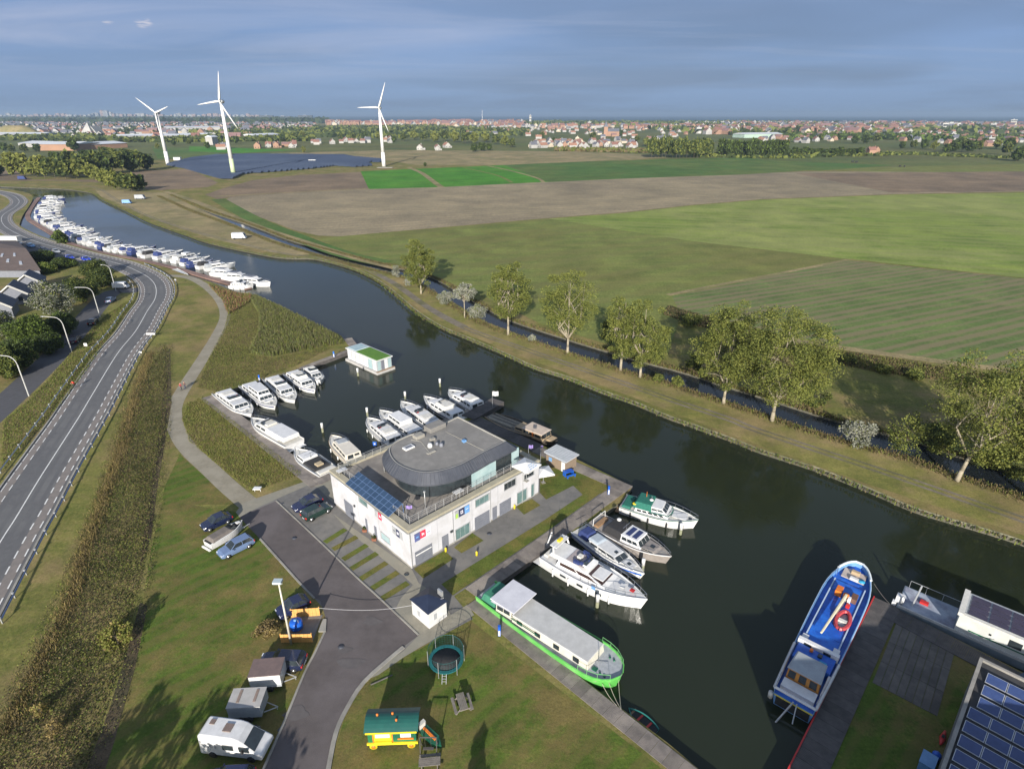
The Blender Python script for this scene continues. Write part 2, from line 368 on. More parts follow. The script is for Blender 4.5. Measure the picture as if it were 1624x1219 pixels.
ASPHP = mat('parking_asphalt', (0.098, 0.084, 0.082), (0.080, 0.069, 0.068), 0.9, 0.88, bump=0.3, bscale=12, c3=(0.115, 0.10, 0.10), s3=0.16)
LANE = mat('cycle_lane_asphalt', (0.20, 0.175, 0.16), (0.16, 0.145, 0.135), 1.3, 0.9)
PAINT = mat('road_paint', (0.66, 0.66, 0.64), (0.42, 0.42, 0.41), 2.5, 0.6, lo=0.5, hi=0.8)
PAVE = mat('grey_pavers', (0.150, 0.145, 0.138), (0.118, 0.114, 0.108), 1.4, 0.9, bump=0.25, bscale=10, c3=(0.175, 0.165, 0.15), s3=0.3)
BEIGE = mat('beige_pavers', (0.26, 0.24, 0.19), (0.21, 0.195, 0.155), 1.2, 0.9, bump=0.25, bscale=10, c3=(0.22, 0.21, 0.17), s3=0.3)
GRAVEL = mat('gravel_path', (0.245, 0.22, 0.165), (0.20, 0.18, 0.135), 2.2, 0.95, bump=0.3, c3=(0.27, 0.245, 0.19), s3=0.3)
GRASS = field_mat('rough_grass', (0.175, 0.162, 0.050), (0.108, 0.122, 0.030), (0.215, 0.165, 0.075), ang=20, wid=3, amt=0.35, fine=1.1, big=0.06, bump=0.6)
LAWN = field_mat('mown_lawn', (0.088, 0.128, 0.022), (0.062, 0.096, 0.017), (0.165, 0.128, 0.048), ang=48, wid=1.1, amt=0.45, fine=1.8, big=0.075, bump=0.5, rows=(1.9, 42, (0.140, 0.112, 0.042), 0.45))
LAWNG = field_mat('green_lawn', (0.100, 0.122, 0.026), (0.070, 0.095, 0.018), (0.140, 0.122, 0.036), ang=48, wid=1.0, amt=0.4, fine=2.2, big=0.2, bump=0.4)
BANKG = field_mat('bank_grass', (0.205, 0.185, 0.058), (0.130, 0.138, 0.038), (0.245, 0.188, 0.092), ang=-60, wid=2.0, amt=0.4, fine=1.5, big=0.05, bump=0.5)
MEAD = field_mat('pasture_grass', (0.165, 0.185, 0.054), (0.122, 0.152, 0.040), (0.140, 0.145, 0.044), ang=28, wid=3, amt=0.55, fine=0.5, big=0.014, rows=(12.0, 31, (0.155, 0.142, 0.055), 0.35))
LGF = field_mat('light_green_field', (0.180, 0.225, 0.050), (0.130, 0.185, 0.036), (0.215, 0.240, 0.075), ang=-17, wid=7, amt=0.85, fine=0.4, big=0.012, dist=12, rows=(9.0, -17, (0.215, 0.225, 0.085), 0.45))
STRIP = field_mat('drilled_field', (0.095, 0.150, 0.042), (0.125, 0.150, 0.055), (0.150, 0.150, 0.070), ang=28, wid=2.2, amt=0.6, fine=0.5, big=0.010, rows=(3.4, 25, (0.190, 0.155, 0.092), 0.75))
PLOW = field_mat('ploughed_earth', (0.285, 0.235, 0.150), (0.240, 0.200, 0.130), (0.205, 0.170, 0.115), ang=29, wid=6, amt=0.75, fine=0.25, big=0.006, rows=(7.0, 29, (0.175, 0.150, 0.105), 0.35))
PLOW2 = field_mat('ploughed_earth_dark', (0.215, 0.160, 0.105), (0.17, 0.128, 0.088), (0.150, 0.115, 0.082), ang=10, wid=4, amt=0.7, fine=0.25, big=0.012)
BRG = field_mat('bright_green_crop', (0.060, 0.20, 0.020), (0.050, 0.165, 0.018), (0.075, 0.19, 0.024), ang=-20, wid=4, amt=0.7, fine=0.3, big=0.01)
DKG = field_mat('dark_green_crop', (0.070, 0.135, 0.032), (0.060, 0.115, 0.030), (0.105, 0.135, 0.040), ang=-4, wid=6, amt=0.7, fine=0.3, big=0.006)
TAN = field_mat('stubble', (0.30, 0.235, 0.125), (0.21, 0.175, 0.095), (0.175, 0.16, 0.075), ang=4, wid=3, amt=0.5, fine=0.5, big=0.02)
FARG = field_mat('far_meadow', (0.125, 0.125, 0.045), (0.10, 0.115, 0.040), (0.080, 0.105, 0.034), ang=3, wid=18, amt=0.7, fine=0.05, big=0.004)
SOIL = field_mat('bare_soil', (0.11, 0.082, 0.052), (0.07, 0.056, 0.038), (0.06, 0.055, 0.03), ang=-20, wid=1.2, amt=0.5, fine=1.5, big=0.15)
DIRT = field_mat('worn_track', (0.20, 0.175, 0.145), (0.155, 0.135, 0.105), (0.12, 0.115, 0.06), ang=-60, wid=1.2, amt=0.4, fine=1.2, big=0.12)
BANKW = mat('stone_bank', (0.13, 0.12, 0.09), (0.07, 0.07, 0.05), 1.2, 0.9, bump=0.3)
EDGE = mat('pale_stone_edging', (0.34, 0.31, 0.21), (0.20, 0.20, 0.11), 0.9, 0.9, c3=(0.16, 0.17, 0.07), s3=0.3)
BARK = mat('pale_bark', (0.34, 0.30, 0.22), (0.22, 0.19, 0.14), 3, 0.9, bump=0.4)
BARKD = mat('dark_bark', (0.10, 0.085, 0.065), (0.07, 0.06, 0.05), 3, 0.9)
def leaf(name, c, c2):
    if name in _m: return _m[name]
    c, c2 = tuple(v*1.38 for v in c), tuple(v*1.3 for v in c2)
    m = mat(name, c, c2, 0.55, 0.65, spec=0.2, lo=0.38, hi=0.62, det=3); t = m.node_tree; b = t.nodes['Principled BSDF']
    tr = N('ShaderNodeBsdfTranslucent', t); L(b.inputs['Base Color'].links[0].from_socket, tr.inputs[0], t)
    mx = N('ShaderNodeMixShader', t); mx.inputs[0].default_value = 0.38; L(b.outputs[0], mx.inputs[1], t); L(tr.outputs[0], mx.inputs[2], t)
    L(mx.outputs[0], t.nodes['Material Output'].inputs['Surface'], t); return m
LF_A = leaf('poplar_leaves', (0.150, 0.165, 0.038), (0.105, 0.125, 0.030))
LF_B = leaf('poplar_leaves_yellow', (0.180, 0.185, 0.046), (0.135, 0.150, 0.038))
LF_D = leaf('dark_leaves', (0.048, 0.066, 0.020), (0.035, 0.05, 0.016))
LF_S = leaf('silver_leaves', (0.25, 0.25, 0.205), (0.175, 0.185, 0.15))
LF_G = leaf('fresh_leaves', (0.10, 0.14, 0.025), (0.07, 0.105, 0.02))
LF_BR = leaf('dry_stems', (0.165, 0.125, 0.062), (0.12, 0.092, 0.048))
LF_Y = leaf('yellow_reeds', (0.24, 0.185, 0.070), (0.18, 0.14, 0.055))
LF_BD = leaf('brown_undergrowth', (0.060, 0.052, 0.030), (0.042, 0.038, 0.023))
# water
def water_mat(name, col, bs, strength, rough):
    m, t, b = base_mat(name)
    pos = N('ShaderNodeNewGeometry', t).outputs['Position']
    n0 = N('ShaderNodeTexNoise', t); n0.inputs['Scale'].default_value = 0.03; n0.inputs['Detail'].default_value = 4; L(pos, n0.inputs[0], t)
    L(mixc(n0.outputs[0], col, tuple(v*1.7 for v in col), t), b.inputs['Base Color'], t)
    n9 = N('ShaderNodeTexNoise', t); n9.inputs['Scale'].default_value = 0.022; n9.inputs['Detail'].default_value = 6; n9.inputs['Roughness'].default_value = 0.65; L(pos, n9.inputs[0], t)
    L(M('MULTIPLY_ADD', ramp(n9.outputs[0], [(0.42, (0, 0, 0)), (0.60, (1, 1, 1))], t), 0.13, rough, nt_=t), b.inputs['Roughness'], t)
    b.inputs['IOR'].default_value = 1.333; b.inputs['Specular IOR Level'].default_value = 0.5
    n = N('ShaderNodeTexNoise', t); n.inputs['Scale'].default_value = bs; n.inputs['Detail'].default_value = 3
    mp = N('ShaderNodeMapping', t); mp.inputs['Scale'].default_value = (1, 0.55, 1); mp.inputs['Rotation'].default_value = (0, 0, 0.5); L(pos, mp.inputs[0], t); L(mp.outputs[0], n.inputs[0], t)
    n2 = N('ShaderNodeTexNoise', t); n2.inputs['Scale'].default_value = 0.045; n2.inputs['Detail'].default_value = 2; L(pos, n2.inputs[0], t)
    bu = N('ShaderNodeBump', t); bu.inputs['Distance'].default_value = 0.03
    L(M('MULTIPLY_ADD', n2.outputs[0], strength*1.6, strength*0.2, t), bu.inputs['Strength'], t)
    L(n.outputs[0], bu.inputs['Height'], t); L(bu.outputs[0], b.inputs['Normal'], t)
    return m
WATER = water_mat('canal_water', (0.0120, 0.0160, 0.0090), 1.3, 0.24, 0.07)
DWATER = water_mat('ditch_water', (0.010, 0.013, 0.016), 1.2, 0.12, 0.05)
SEAW = water_mat('sea_water', (0.02, 0.045, 0.06), 0.05, 1.0, 0.5)

# ------------------------------------------------------------------ ground with the canal and ditch cut out
WZ = -0.75
far_bank = [(1900, 960), (1760, 905), (1609, 853), (1547, 834), (1453, 806), (1378, 774), (1291, 740), (1204, 712), (1167, 697), (1092, 670), (1060, 659), (1007, 637), (953, 618), (900, 597), (846, 580), (800, 559), (738, 533), (698, 516), (659, 491), (630, 466), (600, 444), (560, 425), (500, 409), (460, 408), (420, 403), (336, 385), (297, 372), (259, 359), (233, 349), (207, 336), (181, 324), (165, 316), (148, 306), (128, 302), (103, 299), (50, 297), (0, 295), (-80, 293)]
near_bank = [(-80, 299), (0, 299), (24, 302), (44, 306), (52, 312), (50, 320), (44, 330), (37, 340), (32, 352), (33, 362), (60, 374), (88, 384), (110, 393), (150, 403), (190, 408), (230, 416), (262, 424), (300, 437), (340, 449), (372, 462), (396, 466), (420, 474), (447, 486), (484, 505), (510, 519), (536, 529), (548, 541), (556, 552), (480, 582), (400, 606), (340, 629)]
basin = [(340, 632), (395, 672), (450, 712), (507, 757), (530, 742), (620, 706), (700, 671), (752, 648), (784, 633), (797, 640), (762, 660), (842, 699), (913, 727), (1003, 771), (986, 795), (870, 869), (832, 892), (758, 949), (870, 1033), (985, 1122), (1060, 1178), (1240, 1330), (1180, 1330), (1251, 1219), (1345, 1020), (1386, 946), (1421, 964), (1571, 1040), (1700, 1105), (1900, 1210)]
fb = catmull(PL(far_bank), 4); nb = catmull(PL(near_bank), 3)
bas = PL(basin)
canal_poly = fb+nb+bas
dpx = [(1900, 885), (1760, 826), (1624, 769), (1516, 736), (1450, 712), (1322, 678), (1204, 640), (1137, 619), (1071, 597), (1007, 580), (977, 571), (902, 548), (881, 541), (812, 518), (770, 500), (711, 465), (680, 446), (640, 432), (590, 421), (560, 413), (490, 394), (446, 381), (400, 363), (362, 349), (315, 333), (285, 320), (262, 310)]
ditch_line = catmull(PL(dpx), 4)
def dw(i): t = i/len(ditch_line); return 3.3 if t < 0.75 else 3.3-1.8*(t-0.75)/0.25
ditch_poly = [offs(ditch_line, dw(i))[i] for i in range(len(ditch_line))]+[offs(ditch_line, -dw(i))[i] for i in range(len(ditch_line))][::-1]
def cutground():
    outer = [Vector((-9000, -150, 0)), Vector((9000, -150, 0)), Vector((9000, 5350, 0)), Vector((600, 5350, 0)), Vector((-1400, 5300, 0)), Vector((-1900, 7600, 0)), Vector((-9000, 8600, 0))]
    vs = [v.to_2d() for v in outer+canal_poly+ditch_poly]
    f0 = list(range(len(outer))); f1 = list(range(len(outer), len(outer)+len(canal_poly))); f2 = list(range(len(outer)+len(canal_poly), len(vs)))
    r = mgeo.delaunay_2d_cdt(vs, [], [f0, f1, f2], 0, 1e-5)
    ov, of, oo = r[0], r[2], r[5]
    mb = MB(); fs = []
    for f, o in zip(of, oo):
        if 1 in o or 2 in o or 0 not in o: continue
        a, b, c = [ov[i] for i in f[:3]]
        if (b-a).cross(c-a) < 0: f = f[::-1]
        fs.append(tuple(f))
    mb.add([(v.x, v.y, 0) for v in ov], fs); return mb
struct('ground', cutground(), GRASS)
mb = MB()
for poly in (canal_poly, ditch_poly):
    n = len(poly)
    mb.add([(p.x, p.y, 0) for p in poly]+[(p.x, p.y, -2.2) for p in poly], [(i, (i+1) % n, (i+1) % n+n, i+n) for i in range(n)])
struct('canal_bank', mb, BANKW)
def wsheet(name, poly, z, m, grow=0.0):
    mb = MB(); mb.fill([(p[0], p[1], z) for p in poly]); return struct(name, mb, m)
wsheet('canal_water', canal_poly, WZ, WATER); wsheet('ditch_water', ditch_poly, -0.42, DWATER)
mb = MB(); mb.add([(-30000, -200, -3.0), (30000, -200, -3.0), (30000, 30000, -3.0), (-30000, 30000, -3.0)], [(0, 1, 2, 3)]); struct('sea', mb, SEAW)
LV = [0.0]
def sheet(name, px, m, curve=0, world=False):
    LV[0] += 0.004
    pts = px if world else PL(px)
    if curve: pts = catmull(pts, curve, True)
    mb = MB(); mb.fill([(p[0], p[1], LV[0]) for p in pts]); return struct(name, mb, m)
def line_sheet(name, px, d0, d1, m, curve=5, lift=None):
    LV[0] += 0.004
    ln = catmull(PL(px), curve); mb = MB(); ribbon(mb, ln, d0, d1, LV[0]); return struct(name, mb, m), ln
# far land
sheet('far_meadow', [(-700, 262), (100, 262), (400, 246), (700, 246), (1000, 250), (1300, 268), (2400, 268), (2300, 196), (900, 196), (500, 203), (-700, 225)], FARG)
sheet('stubble_field', [(430, 243), (620, 238), (900, 240), (1040, 246), (1180, 244), (1000, 253), (800, 262), (660, 262), (600, 252), (430, 248)], TAN)
sheet('far_field', [(370, 236), (600, 227), (800, 229), (830, 233), (620, 238), (420, 242)], FARG)
sheet('far_field', [(240, 232), (340, 238), (350, 246), (250, 252)], DKG)
sheet('far_field', [(300, 232), (470, 238), (380, 243), (300, 240)], BRG)
sheet('far_field', [(1020, 248), (1300, 262), (1460, 268), (1240, 254), (1400, 240), (1200, 238)], FARG)
sheet('far_field', [(1290, 268), (1624, 260), (1900, 262), (1900, 272), (1420, 274)], MEAD)
sheet('far_field', [(1200, 254), (1420, 262), (1300, 271), (1100, 256)], DKG)
# fields beyond the ditch
sheet('ploughed_field', [(372, 310), (580, 297), (840, 289), (1000, 283), (1280, 272), (1624, 274), (2300, 280), (2300, 306), (1624, 304), (1420, 308), (1210, 316), (1100, 325), (990, 337), (870, 346), (640, 366), (540, 375), (505, 374), (470, 366), (400, 340), (355, 318)], PLOW)
sheet('ploughed_field', [(1260, 275), (1624, 272), (2300, 276), (2300, 300), (1624, 303), (1415, 306)], PLOW2)
sheet('ploughed_field', [(325, 309), (350, 300), (400, 286), (470, 278), (571, 273), (588, 300), (500, 304), (380, 311), (345, 316)], PLOW2)
sheet('ploughed_field', [(205, 272), (300, 268), (346, 290), (330, 297), (255, 302), (232, 300)], PLOW2)
sheet('ploughed_field', [(-200, 262), (12, 262), (50, 285), (170, 285), (170, 290), (90, 287), (-200, 287)], PLOW2)
sheet('bright_crop', [(572, 272), (660, 268), (800, 262), (960, 264), (1000, 283), (840, 290), (700, 297), (585, 300)], BRG)
sheet('dark_crop', [(800, 262), (940, 256), (1090, 252), (1190, 250), (1290, 270), (1180, 277), (1000, 283), (870, 289)], DKG)
sheet('pasture', [(500, 378), (640, 367), (870, 347), (1100, 382), (1345, 411), (1066, 470), (1080, 500), (1060, 560), (960, 545), (860, 515), (790, 480), (700, 443), (640, 422), (560, 404)], MEAD)
sheet('light_green_field', [(870, 347), (990, 338), (1100, 326), (1210, 317), (1420, 309), (1624, 306), (2300, 309), (2300, 480), (1624, 441), (1345, 411), (1100, 383)], LGF)
sheet('drilled_field', [(1066, 470), (1345, 413), (1624, 442), (2300, 482), (2300, 660), (1700, 593), (1525, 578), (1310, 545), (1190, 520), (1080, 500)], STRIP)
line_sheet('farm_track', [(1060, 468), (1150, 450), (1250, 431), (1345, 412)], -1.0, 1.0, TAN)
line_sheet('farm_track', [(1240, 536), (1300, 547), (1400, 561), (1525, 578), (1640, 592), (1800, 612)], -1.5, 1.5, TAN)
line_sheet('farm_track', [(648, 266), (668, 274), (690, 290), (700, 297)], -2.5, 2.5, TAN)
line_sheet('farm_track', [(735, 266), (780, 276), (800, 283), (812, 290)], -1.5, 1.5, MEAD)
line_sheet('farm_track', [(772, 263), (810, 271), (850, 282), (862, 289)], -1.6, 1.6, TAN)
line_sheet('farm_track', [(585, 299), (450, 306), (340, 312)], -2.0, 2.0, TAN)
line_sheet('green_strip', [(345, 316), (400, 347), (470, 376), (540, 402), (610, 418)], -4.5, 4.0, DKG)
line_sheet('dry_bank', [(262, 304), (310, 320), (400, 356), (470, 380), (560, 408), (630, 426)], -2.2, 2.0, TAN)
# between canal and ditch
LV[0] = 0.0
sheet('canal_bank_grass', [(1800, 905), (1604, 842), (1540, 820), (1378, 768), (1204, 706), (1007, 631), (900, 592), (800, 555), (700, 512), (665, 490), (636, 466), (600, 439), (560, 421), (560, 417), (640, 438), (700, 468), (770, 510), (880, 552), (1007, 593), (1137, 630), (1330, 694), (1624, 786), (1800, 862)], BANKG)
sheet('dry_meadow', [(150, 300), (262, 306), (330, 338), (400, 368), (500, 403), (470, 405), (430, 400), (340, 380), (250, 350), (190, 324), (160, 312)], TAN)
tp = [(1800, 885), (1624, 824), (1391, 744), (1204, 683), (1156, 664), (1071, 636), (985, 606), (900, 577), (822, 550), (738, 520), (679, 488), (630, 453), (600, 436), (560, 419), (500, 408), (440, 400), (362, 381), (284, 360), (222, 337), (181, 314), (155, 299), (120, 293), (40, 292), (-60, 291)]
line_sheet('towpath', tp, 0.35, 0.95, DIRT); line_sheet('towpath', tp, -1.0, -0.4, DIRT)
line_sheet('towpath', [(738, 519), (679, 487), (630, 452), (600, 435)], -1.1, 1.0, DIRT)
# pale stone edging along the far side of the canal
mb = MB(); el = catmull(PL(far_bank[1:26]), 4); ribbon(mb, el, -0.02, 0.20, -0.02, 0, 0.04)
tag(mb.build('canal_edging', EDGE), kind='structure')
# ------------------------------------------------------------------ main road
road_px = [(-90, 1010), (0, 860), (25, 821), (60, 763), (92, 713), (126, 660), (145, 628), (186, 561), (215, 525), (233, 494), (246, 473), (247, 455), (238, 442), (222, 432), (197, 421), (168, 413), (130, 404), (95, 394), (60, 384), (30, 372), (6, 357), (4, 342), (24, 328), (30, 318), (14, 308), (-30, 301), (-90, 298)]
rl = catmull(PL(road_px), 8)
LV[0] = 0.0
def road_strip(name, d0, d1, m, lift=0.004):
    LV[0] += lift; mb = MB(); ribbon(mb, rl, d0, d1, LV[0]); return struct(name, mb, m)
road_strip('road_verge', -6.6, 5.6, BANKG)
road_strip('road', -4.5, 4.35, ASPH)
TRK = mat('worn_asphalt', (0.106, 0.106, 0.109), (0.090, 0.090, 0.094), .8, .8, bump=.2, bscale=12, c3=(0.112, 0.112, 0.113), s3=.2)
LV[0] += 0.003
for o_ in (-2.55, -1.0, .75, 2.1): road_strip('wheel_track', o_-.26, o_+.26, TRK, 0.0)
LV[0] += 0.004
road_strip('cycle_lane', -4.25, -3.05, LANE); road_strip('cycle_lane', 2.75, 3.95, LANE)
def marks(name, off, w, dash=None, lift=0.004, line=None):
    ln = resample(offs(line or rl, off), 0.5); mb = MB(); LV[0] += lift; n = 0
    if dash is None: ribbon(mb, ln, -w/2, w/2, LV[0])
    else:
        i = 0; a, b = dash
        while i+a < len(ln): ribbon(mb, ln[i:i+a+1], -w/2, w/2, LV[0]); i += a+b
    o = struct(name, mb, PAINT); return o
marks('road_marking', 0, 0.16)
marks('road_marking', -4.15, 0.12, (5, 1)); marks('road_marking', -3.15, 0.14, (3, 3)); marks('road_marking', 2.75, 0.17, (3, 3)); marks('road_marking', 3.85, 0.17, (3, 3))
mb = MB(); ribbon(mb, rl, 4.35, 4.6, 0.0, 0, 0.13); ribbon(mb, rl, -4.75, -4.5, 0.0, 0, 0.13); struct('road_kerb', mb, CONC)
# side street, gravel path, parking road
LV[0] = 0.0017
_, side_ln = line_sheet('side_street', [(-130, 770), (-60, 700), (0, 646), (45, 605), (90, 560), (125, 520), (155, 484), (180, 463), (222, 460)], -3.0, 3.0, ASPHD)
sheet('side_parking', [(-40, 372), (20, 382), (60, 392), (150, 412), (140, 420), (90, 408), (20, 398), (-40, 390)], ASPHD)
line_sheet('gravel_path', [(262, 437), (285, 438), (305, 442), (328, 455), (349, 476), (357, 500), (346.5, 527), (323, 566), (300, 602), (279, 639), (276, 664), (284, 690), (302, 715), (330, 741), (362, 771), (396, 800)], -1.35, 1.35, GRAVEL)
LV[0] = 0.0
sheet('lawn', [(300, 800), (378, 812), (412, 854), (475, 924), (510, 1000), (470, 1100), (418, 1219), (360, 1340), (60, 1340), (140, 1219), (215, 1030), (238, 880), (262, 770), (285, 720), (330, 760), (385, 800)], LAWN)
LV[0] = 0.0
sheet('lawn', [(505, 1240), (522, 1219), (551, 1122), (577, 1081), (620, 1043), (664, 1030), (745, 982), (1050, 1219), (1180, 1330), (500, 1330)], LAWN)
LV[0] = 0.0
sheet('lawn', [(285, 440), (325, 458), (344, 480), (350, 500), (338, 530), (316, 566), (294, 602), (272, 632), (266, 560), (272, 500)], GRASS)
par_px = [(378, 818), (410, 806), (438, 794), (507.6, 859), (560, 910), (606, 952), (664, 1007), (640, 1025), (619.5, 1043), (577.6, 1081), (551, 1122), (533, 1162), (522, 1219), (505, 1330), (370, 1330), (418, 1219), (449, 1149), (483, 1067), (515, 1002), (517, 981), (508, 952), (498, 947), (475, 924), (412, 854)]
sheet('paving', [(378, 818), (484, 764), (527, 745), (560, 760), (858, 735), (905, 770), (935, 772), (965, 790), (862, 850), (720, 945), (750, 981), (640, 1040), (600, 1062), (500, 950), (400, 840)], PAVE)
sheet('parking_road', par_px, ASPHP)
sheet('beige_path', [(374, 812), (386, 797), (484, 763), (527, 742), (531, 800), (503, 772), (487, 770), (438, 791), (408, 805), (380, 820)], BEIGE)
sheet('beige_path', [(529, 815), (553, 842), (640, 913), (655, 927), (636, 948), (626, 968), (664, 1007), (690, 990), (716, 976), (700, 948), (664, 924), (653, 902)], BEIGE)
LV[0] = 0.024
sheet('beige_path', [(576, 1080), (600, 1056), (640, 1032), (664, 1007), (716, 974), (742, 958), (752, 975), (700, 1006), (640, 1042), (600, 1070)], BEIGE)
def kerb(px, w=0.22, h=0.08, name='kerb'):
    mb = MB(); ln = catmull(PL(px), 3); ribbon(mb, ln, -w/2, w/2, 0.0, 0, h+0.1*0); return struct(name, mb, CONC)
kerb([(412, 854), (440, 885), (475, 924), (499, 949)]); kerb([(515, 1002), (500, 1034), (483, 1067), (449, 1149), (418, 1219), (390, 1290)])
kerb([(438, 794), (507.6, 859), (560, 910), (606, 952), (664, 1007)], 0.16, 0.09); kerb([(640, 1026), (619.5, 1043), (577.6, 1081), (551, 1122), (533, 1162), (521, 1219), (505, 1310)], 0.4, 0.1)
# grass strips between the paved bays, lawns round the building
for a, b in [((515, 860), (548, 839)), ((528, 871), (566, 851)), ((544, 887), (582, 864)), ((557, 902), (598, 877)), ((572, 918), (613, 892)), ((590, 933), (631, 907)), ((606, 949), (647, 924))]:
    A, B = P(*a), P(*b); d = (B-A).normalized(); n_ = Vector((-d.y, d.x, 0))*0.42
    LV[0] = 0.024
    sheet('grass_strip', [A-n_, B-n_, B+n_, A+n_], LAWNG, world=True)
LV[0] = 0.020
sheet('lawn_strip', [(724, 911), (861, 826), (965, 757), (975, 765), (958, 778), (862, 846), (718, 944), (700, 926)], LAWNG)
LV[0] = 0.028
sheet('lawn_patch', [(656, 902), (705, 873), (719, 886), (671, 917)], LAWNG); LV[0] = 0.024; sheet('lawn_patch', [(720, 868), (749, 845), (767, 857), (732, 877)], LAWNG); LV[0] = 0.024; sheet('lawn_patch', [(817, 802), (844, 791), (857, 801), (831, 816)], LAWNG)
LV[0] = 0.028
sheet('lawn_patch', [(856, 781), (858, 735), (880, 728), (912, 736), (972, 764), (955, 778), (932, 792), (909, 770), (866, 792)], LAWNG)
LV[0] = 0.012
sheet('dry_ditch', [(262, 560), (270, 552), (272, 640), (262, 700), (250, 770), (240, 850), (222, 900), (228, 850), (243, 740), (256, 660)], SOIL)
LV[0] = 0.012
sheet('bare_strip', [(222, 955), (234, 960), (214, 1060), (180, 1180), (160, 1240), (130, 1240), (175, 1120), (205, 1020)], SOIL)
LV[0] = -0.0022
sheet('verge_bank', [(-120, 730), (-60, 720), (5, 660), (50, 625), (95, 575), (130, 535), (165, 498), (205, 468), (215, 480), (180, 530), (140, 590), (100, 640), (55, 692), (0, 760), (-80, 860)], BANKG)
# right-hand quay grass and slab square
LV[0] = 0.0
sheet('quay_grass', [(1371, 1078), (1416, 978), (1470, 1000), (1560, 1050), (1560, 1120), (1495, 1219), (1450, 1330), (1290, 1330), (1315, 1184)], LAWN)
# ------------------------------------------------------------------ docks: every deck section is a part
def dock(label, a, b, width, side, mat_=None, step=1.25, z=0.10, edge=None, off=0.0, slab=False):
    """deck from ground point a to b; side=+1: the width lies to the right of travel"""
    mat_ = mat_ or WOODL
    d = (b-a); Ln = d.length; d = d.normalized(); rz = math.atan2(d.y, d.x)
    t = thing('wooden_dock', label, 'dock', (a.x, a.y, 0), rz)
    n = max(1, round(Ln/step)); st = Ln/n; y0, y1 = (-width, 0) if side > 0 else (0, width)
    y0 += off; y1 += off
    pm = MB(); k = 8; w = st/k
    for i in range(k): pm.box(i*w+0.008, (i+1)*w-0.008 if i < k-1 else st-0.03, y0, y1, z-0.05, z)
    first = None
    for i in range(n):
        if first is None: o = first = pm.build('deck_panel', mat_, t)
        else: o = first.copy(); COL.objects.link(o); o.parent = t
        o.location = (i*st, 0, random.uniform(-0.006, 0.006))
    e = MB(); e.box(0, Ln, y0+0.1, y0+0.3, -1.3, z-0.06); e.box(0, Ln, y1-0.3, y1-0.1, -1.3, z-0.06)
    e.build('support_beam', WOODD, t)
    if edge: m2 = MB(); ys = y1 if side > 0 else y0; m2.box(0, Ln, ys-0.06, ys+0.06, z-0.1, z+0.12); m2.build('edge_beam', edge, t)
    return t
q = lambda x, y: P(x, y, 0)
dock('weathered plank dock along the west side of the small basin beside the grass bank', q(329, 629), q(506, 768), 2.6, 0, z=0.08, off=-1.3)
dock('narrow plank dock between the basin and the white building', q(506, 768), q(622, 709), 1.9, -1, z=0.10, off=-0.3)
dock('hidden plank dock behind the white building under the cruiser sterns', q(622, 709), q(752, 653), 1.9, -1, z=0.09, off=-0.3)
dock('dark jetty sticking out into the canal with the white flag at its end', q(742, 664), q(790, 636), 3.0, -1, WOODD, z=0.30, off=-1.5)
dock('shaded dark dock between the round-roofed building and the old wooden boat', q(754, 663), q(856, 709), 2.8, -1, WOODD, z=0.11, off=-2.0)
dock('plank quay along the canal behind the small brick hut', q(856, 709), q(1003, 772), 2.2, 1, z=0.10, off=0.1)
dock('plank quay at the sterns of the four moored yachts', q(1003, 772), q(870, 869), 2.2, 1, z=0.09)
dock('plank quay between the lawn strip and the stern of the green barge', q(870, 869), q(758, 949), 2.2, 1, z=0.10)
dock('long plank dock beside the green barge running out of the picture', q(757, 949), q(1250, 1336), 1.75, 1, z=0.09, off=0.15)
dock('long shaded plank dock with a thin red edge beside the blue ship', q(1386, 947), q(1195, 1330), 2.6, -1, WOODD, z=0.09, edge=RED)  # darker wood colour stands in for the shade lying on this dock
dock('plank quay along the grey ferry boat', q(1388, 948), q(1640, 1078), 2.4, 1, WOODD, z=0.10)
dock('short crooked jetty in front of the floating house with the grass roof', q(474, 584), q(556, 553), 1.3, 1, z=0.15)
dock('short end of the jetty at the reed bank', q(556, 553), q(545, 538), 2.0, 1, z=0.13)
# pontoon of the far marina
pon = catmull(PL([(62, 314), (50, 330), (44, 345), (56, 355), (78, 368), (105, 384), (150, 399), (210, 411), (270, 424), (330, 441), (395, 459)], WZ), 3)
for a_, b_, wd in [(0, 6, 2.2), (6, 12, 2.2), (12, 18, 2.2), (18, len(pon)-1, 2.2)]:
    pt = thing('floating_pontoon', ['red-brown floating pontoon at the far end of the boat row', 'bend of the floating pontoon below the far boat row', 'floating pontoon beside the open strip of water under the far boats', 'long floating pontoon between the road bend and the moored boats'][(0, 6, 12, 18).index(a_)], 'pontoon', (0, 0, 0))
    for i in range(a_, b_):
        A, B = pon[i], pon[i+1]; d = B-A
        m_ = MB(); m_.box(0, d.length-0.1, -wd/2, wd/2, -0.2, 0.4); m_.build('deck_panel', mat('red_pontoon_deck', (0.21, 0.13, 0.105), (0.15, 0.095, 0.08), 1, 0.9, rand=0.2), pt, loc=(A.x, A.y, WZ), rz=math.atan2(d.y, d.x))

